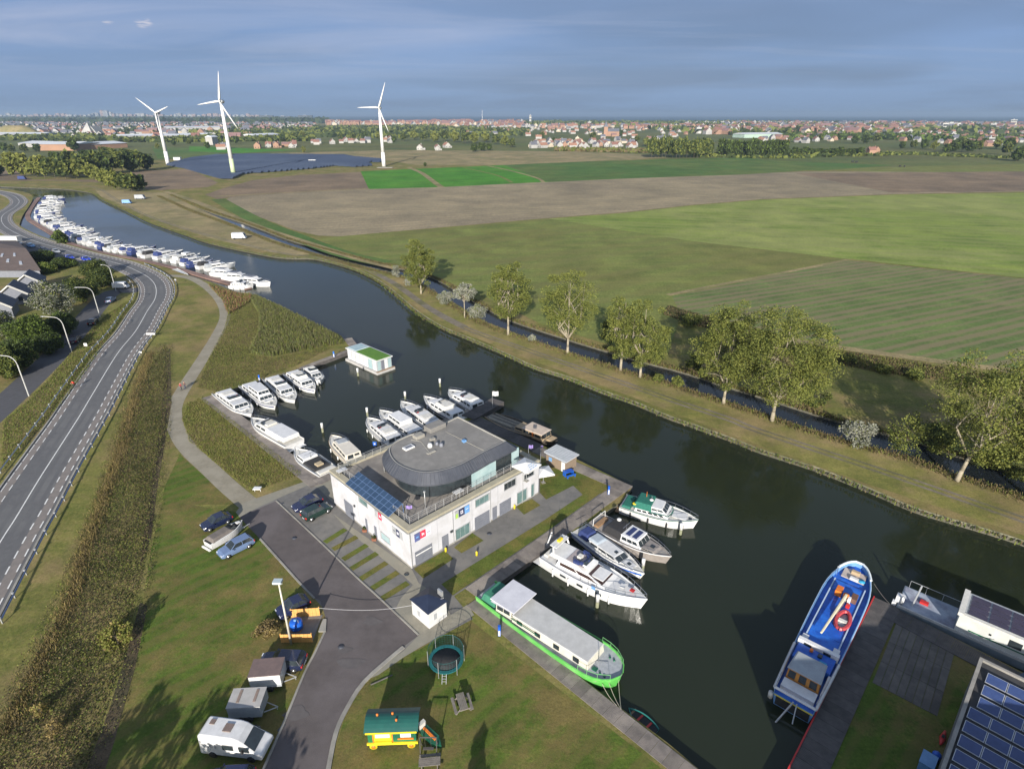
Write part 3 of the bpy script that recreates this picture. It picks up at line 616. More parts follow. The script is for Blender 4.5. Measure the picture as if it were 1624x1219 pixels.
# ------------------------------------------------------------------ the white building
BC = P(652.5, 901); BRZ = math.radians(44.46); LU, LVv, HB = 22.4, 18.3, 5.65
bld = thing('harbour_building', 'two-storey white building with curved grey roof and terrace beside the docks', 'building', (BC.x, BC.y, 0), BRZ)
cB, sB = math.cos(BRZ), math.sin(BRZ)
def tl(v):  # world -> building local
    dx, dy = v[0]-BC.x, v[1]-BC.y; return (dx*cB+dy*sB, -dx*sB+dy*cB)
def bx(px, z): return tl(P(px[0], px[1], z))
mb = MB(); mb.box(0, LU, 0, LVv, 0, HB-0.35); mb.build('wall', WALLW, bld)
mb = MB(); mb.box(0.5, LU-0.5, 0.5, LVv-0.5, HB-0.35, HB-0.30); mb.build('terrace_floor', TERR, bld)
# parapet sections with broad sandstone coping blocks, one part each
def coping(x0, x1, y0, y1):
    horiz = (x1-x0) > (y1-y0); n = max(1, round(max(x1-x0, y1-y0)/2.2))
    for i in range(n):
        m_ = MB()
        if horiz: a, b = x0+(x1-x0)*i/n+0.012, x0+(x1-x0)*(i+1)/n-0.012; m_.box(a, b, y0, y1, HB-0.346, HB+random.uniform(0, 0.015))
        else: a, b = y0+(y1-y0)*i/n+0.012, y0+(y1-y0)*(i+1)/n-0.012; m_.box(x0, x1, a, b, HB-0.346, HB+random.uniform(0, 0.015))
        m_.build('coping_stone', COPING, bld)
cw = 0.75
coping(-0.08, LU+0.08, -0.08, cw); coping(-0.08, LU+0.08, LVv-cw, LVv+0.08); coping(-0.08, cw, cw+0.01, LVv-cw-0.01); coping(LU-cw, LU+0.08, cw+0.01, LVv-cw-0.01)
# facade pieces; R = long wall facing the lane (y=0), Lw = wall facing the parking (x=0)
RQ = ((0, 0, 0), (LU, 0, 0), (LU, 0, HB-0.4), (0, 0, HB-0.4)); LQ = ((0, LVv, 0), (0, 0, 0), (0, 0, HB-0.4), (0, LVv, HB-0.4)); HH = HB-0.4
def fr(name, s0, s1, z0, z1, m, t=0.04, wall='R', child=None, frame=None):
    q_, W_ = (RQ, LU) if wall == 'R' else (LQ, LVv)
    if wall == 'L': s0, s1 = LVv-s1, LVv-s0
    a = (s0/W_, s1/W_, z0/HH, z1/HH)
    if frame:
        fm = MB(); e = 0.09
        for u0, u1, v0, v1 in ((s0, s1, z0, z0+e), (s0, s1, z1-e, z1), (s0, s0+e, z0+e, z1-e), (s1-e, s1, z0+e, z1-e)): fm.panel(q_, u0/W_, u1/W_, v0/HH, v1/HH, t+0.05)
        p = fm.build(name, frame, bld)
        g = MB(); nx = max(1, round((s1-s0)/0.9))
        for i in range(nx):
            u0, u1 = s0+e+(s1-s0-2*e)*i/nx, s0+e+(s1-s0-2*e)*(i+1)/nx
            g = MB(); g.panel(q_, (u0+0.02)/W_, (u1-0.02)/W_, (z0+e)/HH, (z1-e)/HH, t*0.5); g.build('pane', m, p)
        return p
    x = MB(); x.panel(q_, *a, t); return x.build(name, m, bld)
def shutter(s0, s1, z1, wall='R', stripe=False):
    q_, W_ = (RQ, LU) if wall == 'R' else (LQ, LVv)
    if wall == 'L': s0, s1 = LVv-s1, LVv-s0
    x = MB(); n = 6
    for i in range(n): x.panel(q_, s0/W_, s1/W_, (z1*i/n+0.01)/HH, (z1*(i+1)/n-0.02)/HH, 0.05)
    p = x.build('garage_door', DOORG, bld)
    if stripe: y = MB(); y.panel(q_, (s0+0.1)/W_, (s1-0.1)/W_, z1*0.70/HH, z1*0.78/HH, 0.075); y.build('glazed_strip', WHITE, p)
shutter(0.64, 3.2, 2.05, 'R', True); shutter(10.2, 12.8, 2.1); shutter(14.65, 16.8, 2.1); shutter(13.0, 15.2, 2.5, 'L')
fr('door', 4.77, 5.76, 0.02, 2.05, DOORG, 0.05); fr('door', 13.35, 14.15, 0.02, 2.05, DOORG, 0.05); fr('door', 9.5, 9.95, 0.02, 2.1, DOORG, 0.05, 'L'); fr('door', 7.3, 7.85, 0.02, 2.1, DOORG, 0.05, 'L')
fm_ = mat('aluminium_frame', (0.45, 0.46, 0.47), (0.38, 0.39, 0.40), 4, 0.4, metal=0.3)
for s0, s1, z0, z1, g, w in [(6.87, 9.35, 0.25, 2.0, GGLASS, 'R'), (10.3, 12.8, 3.60, 4.80, GGLASS, 'R'), (15.45, 17.8, 3.70, 4.90, DGLASS, 'R'), (17.92, 20.0, 0.2, 2.2, GGLASS, 'R'), (20.75, 21.5, 0.1, 2.3, GGLASS, 'R'), (19.3, 21.4, 3.7, 4.5, DGLASS, 'R'), (8.85, 11.0, 4.2, 5.1, GGLASS, 'L'), (4.2, 6.3, 1.0, 2.1, BGLASS, 'L')]:
    fr('window', s0, s1, z0, z1, g, 0.04, w, frame=fm_)
# advertising banners hung on the facade
BNW = mat('banner_white', (0.72, 0.70, 0.76), (0.66, 0.64, 0.70), 1, 0.6); BNB = mat('banner_blue', (0.10, 0.12, 0.28), (0.08, 0.10, 0.22), 1, 0.6); BNR = mat('banner_red', (0.62, 0.03, 0.07), (0.55, 0.03, 0.06), 1, 0.6)
BNG = mat('banner_grey', (0.36, 0.37, 0.38), (0.30, 0.31, 0.32), 1, 0.6); BND = mat('banner_dark', (0.035, 0.045, 0.10), (0.03, 0.04, 0.08), 1, 0.6); BNL = mat('banner_light_blue', (0.14, 0.32, 0.62), (0.12, 0.28, 0.55), 1, 0.6); BNY = mat('banner_lime', (0.38, 0.55, 0.10), (0.3, 0.5, 0.1), 1, 0.6)
def banner(s0, s1, z0, z1, wall, base, cols, marks_=()):
    W_ = LU if wall == 'R' else LVv; q_ = RQ if wall == 'R' else LQ
    p = fr('banner', s0, s1, z0, z1, base, 0.05, wall)
    f = lambda s: (LVv-s if wall == 'L' else s)
    for u0, u1, v0, v1, m, t in list(cols)+list(marks_):
        a, b = s0+(s1-s0)*u0, s0+(s1-s0)*u1
        if wall == 'L': a, b = s1-(s1-s0)*u0, s1-(s1-s0)*u1
        a, b = sorted((f(a), f(b)))
        x = MB(); x.panel(q_, a/W_, b/W_, (z0+(z1-z0)*v0)/HH, (z0+(z1-z0)*v1)/HH, 0.05+t); x.build('banner_field' if t < 0.02 else 'banner_mark', m, p)
banner(0.75, 3.2, 3.5, 4.62, 'R', BNW, [(0, .34, 0, 1, BNB, .006), (.34, .68, 0.06, 1, BNR, .01)], [(.44, .48, .34, .76, BNW, .022), (.54, .58, .34, .66, BNW, .022), (.48, .54, .5, .6, BNW, .022), (.10, .24, .42, .6, BNL, .022), (.76, .92, .40, .48, BNB, .022)])
banner(7.0, 9.35, 3.58, 4.70, 'R', BNG, [(0, .22, 0, 1, BNG, .006), (.03, .2, 0, .6, BNY, .01), (.25, .66, 0, 1, BND, .01), (.66, 1, 0, 1, BNL, .012)], [(.38, .54, .3, .38, BNW, .022), (.38, .54, .64, .72, BNW, .022), (.38, .42, .38, .64, BNW, .022), (.50, .54, .38, .64, BNW, .022), (.74, .92, .55, .62, BNW, .022)])
banner(5.0, 7.2, 3.95, 4.95, 'L', BNW, [(0, .32, 0, 1, BNG, .006), (.34, .70, 0, 1, BNR, .01)], [(.45, .49, .3, .75, BNW, .022), (.56, .60, .3, .62, BNW, .022), (.49, .56, .46, .58, BNW, .022), (.78, .92, .4, .5, BNB, .022)])
banner(1.3, 3.45, 3.45, 4.5, 'L', BNG, [(.4, .72, 0, 1, BND, .01)], [(.48, .64, .35, .7, BNW, .022), (.1, .3, .4, .6, DOORG, .012)])
banner(12.1, 16.0, 3.9, 5.05, 'L', BNW, [], [])
for s0, s1, z in ((12.2, 12.45, 2.7), ): fr('wall_lamp', s0, s1, z, z+0.25, DGLASS, 0.18, 'L')
fr('wall_lamp', 6.1, 6.45, 2.0, 2.25, DGLASS, 0.2)
# slit joints / downpipes
for s in (12.95, 0.12): x = MB(); x.tube((s, -0.06, 0.02), (s, -0.06, HB-0.42), 0.055); x.build('downpipe', GALV, bld)
for q_, nm in ((RQ, 'plinth'), (LQ, 'plinth')): x = MB(); x.panel(q_, 0.002, 0.998, 0, 0.045, 0.02); x.build(nm, CONC, bld)
for s in (4.2, 9.8, 14.4, 19.2): x = MB(); x.panel(RQ, (s-.012)/LU, (s+.012)/LU, .05, .995, .004); x.build('wall_joint', DOORG, bld)
for s in (6.6, 11.6): x = MB(); x.panel(LQ, (LVv-s-.012)/LVv, (LVv-s+.012)/LVv, .05, .995, .004); x.build('wall_joint', DOORG, bld)
for s in (19.1, 6.6): x = MB(); x.tube((s, -0.06, 0.02), (s, -0.06, HB-0.42), 0.045); x.build('downpipe', GALV, bld)
x = MB(); x.box(-0.03, LU+.03, -.14, -.03, HB-.52, HB-.40); x.build('gutter', GALV, bld); x = MB(); x.box(-.14, -.03, -.03, LVv+.03, HB-.52, HB-.40); x.build('gutter', GALV, bld)
# glass canopy with blue solar panes along the parking side
cq = [bx((547, 767), HB+0.05), bx((614, 821), HB+0.05), bx((625, 807), HB+0.75), bx((557.6, 755), HB+0.75)]
Q = ((-0.25, cq[0][1], HB+0.06), (-0.25, cq[1][1], HB+0.06), (1.9, cq[1][1], HB+0.95), (1.9, cq[0][1], HB+0.95))
can = MB(); can.panel(Q, 0, 1, 0, 1, 0.03); can.tube(Q[2], (1.9, Q[2][1], HB-0.3), 0.05); can.tube(Q[3], (1.9, Q[3][1], HB-0.3), 0.05)
canp = can.build('solar_canopy', mat('canopy_frame', (0.10, 0.16, 0.28), (0.08, 0.13, 0.24), 2, 0.5), bld)
SOL = mat('solar_glass', (0.030, 0.060, 0.115), (0.022, 0.046, 0.09), 0.7, 0.3, spec=0.5)
for i in range(10):
    for j in range(3):
        x = MB(); x.panel(Q, i/10+0.006, (i+1)/10-0.006, j/3+0.02, (j+1)/3-0.02, 0.06); x.build('solar_pane', SOL, canp)
# upper storey: round-ended plan
top_px = [(726, 660), (803, 699), (768, 716), (745, 729), (726, 738), (694, 747), (664, 748), (635, 738), (621, 726), (617, 711), (628, 699), (649, 689), (700, 673)]
tp_ = [bx(p, 9.3) for p in top_px]; ctr = (sum(p[0] for p in tp_)/len(tp_), sum(p[1] for p in tp_)/len(tp_))
rd = catmull([Vector((*p, 0)) for p in tp_[2:12]], 5); topo = [tp_[0]]+[tp_[1]]+[(p.x, p.y) for p in rd]+[tp_[12]]
topo = topo[::-1] if sum((topo[i-1][0]*topo[i][1]-topo[i][0]*topo[i-1][1]) for i in range(len(topo))) < 0 else topo
def grow(poly, d):
    r = []; n = len(poly)
    for i in range(n):
        a, b, c = [Vector((poly[(i+k) % n][0], poly[(i+k) % n][1])) for k in (-1, 0, 1)]
        t1, t2 = (b-a).normalized(), (c-b).normalized(); n1, n2 = Vector((t1.y, -t1.x)), Vector((t2.y, -t2.x)); m_ = (n1+n2).normalized()
        r.append(tuple(b+m_*(d/max(0.5, m_.dot(n1)))))
    return r
eave = grow(topo, 1.0); wall2 = grow(topo, -0.35)
n = len(topo)
mb = MB(); mb.prism(wall2, HB-0.29, 8.2); mb.build('upper_wall', DGLASS, bld)
mb = MB()  # standing-seam eave band, sloping, with seams
seg = 0
for i in range(n):
    a, b = Vector((*topo[i], 9.15)), Vector((*topo[(i+1) % n], 9.15)); c, d = Vector((*eave[i], 8.05)), Vector((*eave[(i+1) % n], 8.05))
    mb.add([c, d, b, a], [(0, 1, 2, 3)])
    k = max(1, round((d-c).length/0.4))
    for j in range(k): mb.tube(c.lerp(d, j/k)+Vector((0, 0, 0.02)), a.lerp(b, j/k)+Vector((0, 0, 0.01)), 0.018, n=4)
ins = grow(topo, 0.0)
mb.prism(eave, 7.85, 8.05); mb.add([(*p, 9.15) for p in topo]+[(*p, 9.32) for p in topo], [(i, (i+1) % n, (i+1) % n+n, i+n) for i in range(n)])
mb.build('eave_band', GRAPH, bld)
inr = grow(topo, -0.14); mb = MB()
mb.add([(*p, 9.32) for p in topo]+[(*p, 9.32) for p in inr]+[(*p, 9.16) for p in inr], [(i, (i+1) % n, (i+1) % n+n, i+n) for i in range(n)]+[(i+n, (i+1) % n+n, (i+1) % n+2*n, i+2*n) for i in range(n)])
mb.build('roof_edge', mat('pale_roof_trim', (0.34, 0.33, 0.30), (0.28, 0.27, 0.25), 1, 0.7), bld)
mb = MB(); mb.fill([(*p, 9.16) for p in inr]); rf = mb.build('roof', ROOFBIT, bld)
# roof seams
for a, b in (((707, 684), (768, 714)), ((652, 697), (668, 700)), ((668, 700), (684, 721))):
    A, B = bx(a, 9.2), bx(b, 9.2); x = MB(); x.tube((*A, 9.17), (*B, 9.17), 0.05, n=4); x.build('roof_seam', CONC, rf)
def rbox(px, w, l, h, name, m, rnd=False):
    c_ = bx(px, 9.3); x = MB()
    if rnd: x.lathe([(w, 9.17), (w, 9.17+h*0.6), (w*0.6, 9.17+h)], c_, 12)
    else: x.box(c_[0]-w/2, c_[0]+w/2, c_[1]-l/2, c_[1]+l/2, 9.165, 9.165+h)
    return x.build(name, m, rf, bevel=0.03)
rb = rbox((648, 709), 1.5, 0.9, 0.22, 'skylight', WHITE); cc = bx((648, 709), 9.3); x = MB(); x.box(cc[0]-0.5, cc[0]+0.5, cc[1]-0.27, cc[1]+0.27, 9.387, 9.40); x.build('skylight_pane', DOORG, rf)
rbox((682, 707), 0.35, 0.35, 0.55, 'roof_vent', WHITE, True); rbox((686, 697), 0.7, 0.5, 0.4, 'roof_unit', CONC); rbox((700, 706), 0.3, 0.3, 0.5, 'roof_vent', DOORG, True); rbox((693, 704), 0.25, 0.25, 0.45, 'roof_vent', DOORG, True)
rbox((736, 699), 0.5, 0.5, 0.3, 'roof_unit', LBLUE); rbox((664, 692), 1.4, 1.0, 0.5, 'roof_unit', CONC); rbox((690, 678), 2.8, 1.6, 0.7, 'stair_head', ROOFBIT); rbox((684, 716), 1.3, 0.4, 0.15, 'roof_kerb', CONC)
# glazing of the upper storey on the lane side: clear pale panes, dark openings, posts
wl = [(Vector((*wall2[i], 0)), Vector((*wall2[(i+1) % len(wall2)], 0))) for i in range(len(wall2))]
side = [(a, b) for a, b in wl if (b-a).length > 0.3 and abs((b-a).normalized().x) > 0.75 and (a.y+b.y)/2 < ctr[1]]
for a, b in wl:
    if (b-a).length > 3 and (a+b).y/2 < ctr[1]+4:
        d = (b-a); kk = max(1, round(d.length/1.4))
sl0, sl1 = Vector((*bx((735, 756), 6.2), 0)), Vector((*bx((822, 716), 6.2), 0))
sy = (sl0.y+sl1.y)/2; cols = [BGLASS, BGLASS, BGLASS, DGLASS, DGLASS, BGLASS]
wy = min(p[1] for p in wall2)
x0_ = sl0.x; stp = (LU-2.2-x0_)/6
for i in range(6):
    m_ = MB(); m_.box(x0_+i*stp+0.03, x0_+(i+1)*stp-0.03, wy-0.75, wy-0.68, HB-0.3, 7.85); m_.build('glass_panel', cols[i], bld)
m_ = MB(); m_.box(x0_+0.0, LU-2.2, wy-0.66, wy+2.5, HB-0.295, 7.84); m_.build('glazed_bay', DGLASS, bld)
for p in (0.15, 0.32, 0.46):
    pass
arc = [eave[i] for i in range(len(eave))]
for pxx in ((645, 775), (707, 778), (610, 748), (735, 766)):
    c_ = bx(pxx, HB-0.3); x = MB(); x.tube((c_[0], c_[1], HB-0.3), (c_[0], c_[1], 7.85), 0.11, n=8); x.build('column', GALV, bld)
# glass-and-steel balustrade round the terrace corner, a part per pane
def rail(x0, y0, x1, y1, stepm=1.3):
    A, B = Vector((x0, y0, 0)), Vector((x1, y1, 0)); n_ = max(1, round((B-A).length/stepm)); d = (B-A)/n_
    for i in range(n_):
        a, b = A+d*i, A+d*(i+1); x = MB()
        x.tube((a.x, a.y, HB), (a.x, a.y, HB+1.0), 0.03, n=5); x.tube((a.x, a.y, HB+1.0), (b.x, b.y, HB+1.0), 0.028, n=5)
        x.tube((a.x, a.y, HB+0.5), (b.x, b.y, HB+0.5), 0.014, n=4); x.tube((a.x, a.y, HB+0.25), (b.x, b.y, HB+0.25), 0.014, n=4); x.tube((a.x, a.y, HB+0.75), (b.x, b.y, HB+0.75), 0.014, n=4)
        x.build('railing', GALV, bld)
rail(0.85, 0.85, LU-0.9, 0.85); rail(0.85, 4.2, 0.85, 0.85); rail(0.85, LVv-1, 0.85, 13.0); rail(0.85, LVv-0.9, 9, LVv-0.9)
def solo(mb, name, m, label, cat, group=None, **k): return tag(mb.build(name, m, **k), label, cat, group)
# things standing on the terrace
def bw(u, v, z=0.0):  # building local -> world
    return Vector((BC.x+u*cB-v*sB, BC.y+u*sB+v*cB, z))
def parasol(px, z, name, label, size, rz, hgt=2.4):
    t = thing(name, label, 'parasol', P(px[0], px[1], z+hgt), rz); t.location.z = z
    x = MB(); x.tube((0, 0, 0), (0, 0, hgt+0.25), 0.04); x.build('pole', GALV, t)
    x = MB(); s = size/2
    x.add([(-s, -s, hgt), (s, -s, hgt), (s, s, hgt), (-s, s, hgt), (0, 0, hgt+0.42), (-s, -s, hgt-0.18), (s, -s, hgt-0.18), (s, s, hgt-0.18), (-s, s, hgt-0.18)], [(0, 1, 4), (1, 2, 4), (2, 3, 4), (3, 0, 4), (0, 5, 6, 1), (1, 6, 7, 2), (2, 7, 8, 3), (3, 8, 5, 0)])
    c_ = x.build('canopy', WHITE, t)
    x = MB(); x.box(-0.3, 0.3, -0.3, 0.3, 0, 0.08); x.build('base', CONC, t)
    return t, c_
t, c_ = parasol((835, 737), HB-0.3, 'parasol', 'large square white parasol with faint blue print at the terrace corner', 2.8, BRZ+0.1, 2.5)
x = MB()
for i in range(3):
    for j in range(3): x.panel(((-1.0, -1.35, 2.53), (1.0, -1.35, 2.53), (0.3, -0.3, 2.86), (-0.3, -0.3, 2.86)), 0.1+i*0.3, 0.3+i*0.3, 0.15+j*0.28, 0.22+j*0.28, 0.02)
x.build('print', LBLUE, c_)
parasol((862, 747), 0, 'parasol', 'low white parasol on the lawn behind the far end of the white building', 2.6, 0.3, 2.0)
def table(px, z, label, rz=0.3):
    t = thing('terrace_table', label, 'table', P(px[0], px[1], z), rz)
    x = MB(); x.box(-0.7, 0.7, -0.4, 0.4, 0.70, 0.75); x.build('tabletop', WHITE, t)
    for a in (-0.6, 0.6):
        for b in (-0.32, 0.32): x = MB(); x.tube((a, b, 0), (a, b, 0.7), 0.03, n=5); x.build('leg', GALV, t)
table((727, 786), HB-0.3, 'white table on the roof terrace near the pale glass bay', BRZ)
table((543, 752), HB-0.3, 'white table at the far left corner of the roof terrace', BRZ)
# flags
def flag(px, z, h, col, label, w=0.9, hh=0.6, ang=0.2, pole=0.035):
    b_ = P(px[0], px[1], z); t = thing('flagpole', label, 'flag', b_)
    x = MB(); x.tube((0, 0, 0), (0, 0, h), pole, pole*0.6, 6); x.build('pole', GALV, t)
    x = MB(); n_ = 6
    for i in range(n_):
        f = lambda k: (0.04+w*k/n_*math.cos(ang), w*k/n_*math.sin(ang)+0.09*math.sin(k*1.5))
        a, b = f(i), f(i+1); dr = 0.10*w
        x.add([(a[0], a[1], h-hh-dr*i/n_), (b[0], b[1], h-hh-dr*(i+1)/n_), (b[0], b[1], h-0.03-dr*(i+1)/n_), (a[0], a[1], h-0.03-dr*i/n_)], [(0, 1, 2, 3)])
    f_ = x.build('flag', col, t); so = f_.modifiers.new('thickness', 'SOLIDIFY'); so.thickness = 0.012
PURP = mat('purple_flag_cloth', (0.28, 0.20, 0.45), (0.2, 0.16, 0.4), 3, 0.8)
flag((781, 645), 0.3, 3.2, WHITE, 'white flag on a thin pole at the end of the dark jetty', 1.1, 0.95)
flag((838, 727), HB, 2.2, PURP, 'purple and white flag on the back edge of the terrace', 0.6, 0.55)
flag((645, 822), HB-0.3, 1.9, PURP, 'small blue-purple flag inside the near terrace corner', 0.7, 0.5)
flag((857, 742), 0, 4.0, PURP, 'slim bare-looking flagpole with dark cloth on the lawn by the brick hut', 0.3, 0.4)
x = MB(); x.tube((0, 0, 0), (0, 0, 2.6), 0.05, n=8); x.box(-0.12, 0.12, -0.12, 0.12, 2.6, 2.75); p_ = P(675, 808, HB-0.3); solo(x, 'lamp_post', GALV, 'grey lamp post on the terrace beside the two standing people', 'lamp post', loc=p_)
# potted plants by the doors
for i, px in enumerate(((579, 842), (594, 856))):
    t = thing('planter', ['brown planter beside the farther grey door on the parking side', 'brown planter beside the nearer grey door on the parking side'][i], 'planter', P(*px))
    x = MB(); x.tbox((-0.25, 0.25, -0.25, 0.25), (-0.32, 0.32, -0.32, 0.32), 0, 0.4); x.build('pot', mat('terracotta', (0.22, 0.09, 0.05), (0.18, 0.07, 0.04), 2, 0.8), t)
    c = RNG.normal(0, 0.14, (60, 3))+np.array([0, 0, 0.55]); a, b = rand_axes(60, 0.07); quads(c, a, b, 'foliage', [LF_D], None, t)
for i, px in enumerate(((707, 874), (756, 880), (816, 806))):
    x = MB(); x.lathe([(0.16, 0), (0.12, 0.25), (0.14, 0.5), (0.05, 0.62)], n=8); solo(x, 'marker_post', YELLOW, ['yellow marker at the grass patch by the first grey door', 'yellow marker on the lane beside the middle grass patch', 'yellow marker at the corner of the far grass patch'][i], 'marker', loc=P(*px))

# ------------------------------------------------------------------ kiosk with navy hipped roof
def pyramid_kiosk():
    A, B, C_ = P(681, 997), P(654, 974), P(709, 977)
    rz = math.atan2((C_-A).y, (C_-A).x); w, l = (C_-A).length, (B-A).length
    t = thing('white_kiosk', 'small white kiosk with a dark navy pyramid roof at the corner of the parking road', 'kiosk', A, rz)
    x = MB(); x.box(0, w, 0, l, 0, 2.2); x.build('wall', WHITE, t)
    x = MB(); o = 0.15; x.add([(-o, -o, 2.2), (w+o, -o, 2.2), (w+o, l+o, 2.2), (-o, l+o, 2.2), (w/2, l/2, 3.05)], [(0, 3, 2, 1), (0, 1, 4), (1, 2, 4), (2, 3, 4), (3, 0, 4)])
    x.build('roof', mat('navy_roof', (0.016, 0.024, 0.05), (0.012, 0.018, 0.04), 1.5, 0.5), t)
    x = MB(); x.panel(((0, 0, 0), (w, 0, 0), (w, 0, 2.2), (0, 0, 2.2)), 0.28, 0.44, 0.35, 0.7, 0.03); x.build('notice', BNG, t)
    x = MB(); x.panel(((0, l, 0), (0, 0, 0), (0, 0, 2.2), (0, l, 2.2)), 0.35, 0.5, 0.3, 0.6, 0.03); x.build('notice', BNG, t)
    x = MB(); x.box(w-0.1, w+0.12, l*0.2, l*0.45, 2.2, 3.1); x.build('chimney', GALV, t)
pyramid_kiosk()
def hut():
    A, B, C_ = P(868, 741), P(893, 752), P(912, 746)
    A, B = P(866, 735), P(897, 750); rz = math.atan2((B-A).y, (B-A).x); w = (B-A).length; l = 2.6
    t = thing('brick_hut', 'small brick hut with a pale flat roof on the lawn next to the canal quay', 'hut', A, rz)
    x = MB(); x.box(0, w, 0, l, 0, 2.1); x.build('wall', mat('brown_brick', (0.24, 0.18, 0.13), (0.18, 0.14, 0.10), 5, 0.9), t)
    x = MB(); x.box(-0.2, w+0.35, -0.35, l+0.2, 2.1, 2.26)
    for i in range(9): x.box(-0.2+(w+0.5)*i/9, -0.13+(w+0.5)*i/9, -0.35, l+0.2, 2.26, 2.30)
    x.build('roof', mat('pale_corrugated_roof', (0.44, 0.46, 0.48), (0.36, 0.38, 0.40), 1.5, 0.6), t)
    q_ = ((0, 0, 0), (w, 0, 0), (w, 0, 2.1), (0, 0, 2.1))
    for a, b, c, d, m, nm in ((.14, .30, .40, .72, LBLUE, 'window'), (.0, 1, .86, 1, LBLUE, 'fascia'), (.78, .95, .02, .8, WHITE, 'door')): x = MB(); x.panel(q_, a, b, c, d, 0.04); x.build(nm, m, t)
hut()
t = thing('play_table', 'blue garden table with bench beside the small brick hut', 'table', P(901, 753), 0.5)
x = MB(); x.box(-0.8, 0.8, -0.4, 0.4, 0.68, 0.74); x.build('tabletop', BLUEP, t); x = MB(); x.box(-0.8, 0.8, -1.0, -0.65, 0.4, 0.46); x.box(-0.7, -0.6, -0.95, -0.7, 0, 0.4); x.box(0.6, 0.7, -0.95, -0.7, 0, 0.4); x.build('bench', BLUEP, t)
for a in (-0.7, 0.7): x = MB(); x.box(a-0.05, a+0.05, -0.35, 0.35, 0, 0.68); x.build('leg', BLUEP, t)

# ------------------------------------------------------------------ play lawn
def trampoline():
    r = 1.75; t = thing('trampoline', 'round trampoline with teal padded rim and safety net on the lawn', 'trampoline', P(708, 1052))
    x = MB(); n_ = 28
    vs = [((r+dr)*math.cos(2*math.pi*i/n_), (r+dr)*math.sin(2*math.pi*i/n_), z) for dr, z in ((-0.32, 0.62), (-0.32, 0.68), (0, 0.68), (0, 0.60)) for i in range(n_)]
    x.add(vs, [(j*n_+i, j*n_+(i+1) % n_, ((j+1) % 4)*n_+(i+1) % n_, ((j+1) % 4)*n_+i) for j in range(4) for i in range(n_)])
    x.build('rim_pad', mat('teal_vinyl', (0.01, 0.14, 0.14), (0.01, 0.10, 0.11), 2, 0.5), t)
    x = MB(); x.lathe([(r-0.3, 0.60), (r-0.3, 0.62)], n=28); x.build('jumping_mat', RUBBER, t)
    for i in range(6):
        a = 2*math.pi*i/6+0.2; c, s = math.cos(a), math.sin(a); x = MB(); x.tube(((r+.05)*c, (r+.05)*s, 0), ((r+.05)*c, (r+.05)*s, 2.1), 0.03, n=5); x.build('net_pole', GALV, t)
    x = MB()
    for z in (0.75, 1.0, 1.25, 1.5, 1.75, 2.0): 
        for i in range(24): a, b = 2*math.pi*i/24, 2*math.pi*(i+1)/24; x.tube((r*math.cos(a), r*math.sin(a), z), (r*math.cos(b), r*math.sin(b), z), 0.008 if z < 1.9 else 0.03, n=3, cap=False)
    for i in range(40): a = 2*math.pi*i/40; x.tube((r*math.cos(a), r*math.sin(a), 0.7), (r*math.cos(a), r*math.sin(a), 2.0), 0.007, n=3, cap=False)
    x.build('safety_net', mat('teal_netting', (0.015, 0.09, 0.09), (0.01, 0.06, 0.06), 2, 0.7), t)
    x = MB()
    for s in (-0.2, 0.2): x.tube((s, -r-0.6, 0), (s, -r, 0.65), 0.03, n=5)
    for k in range(3): x.tube((-0.2, -r-0.45+k*0.17, 0.17+k*0.17), (0.2, -r-0.45+k*0.17, 0.17+k*0.17), 0.025, n=5)
    x.build('ladder', GALV, t)
trampoline()
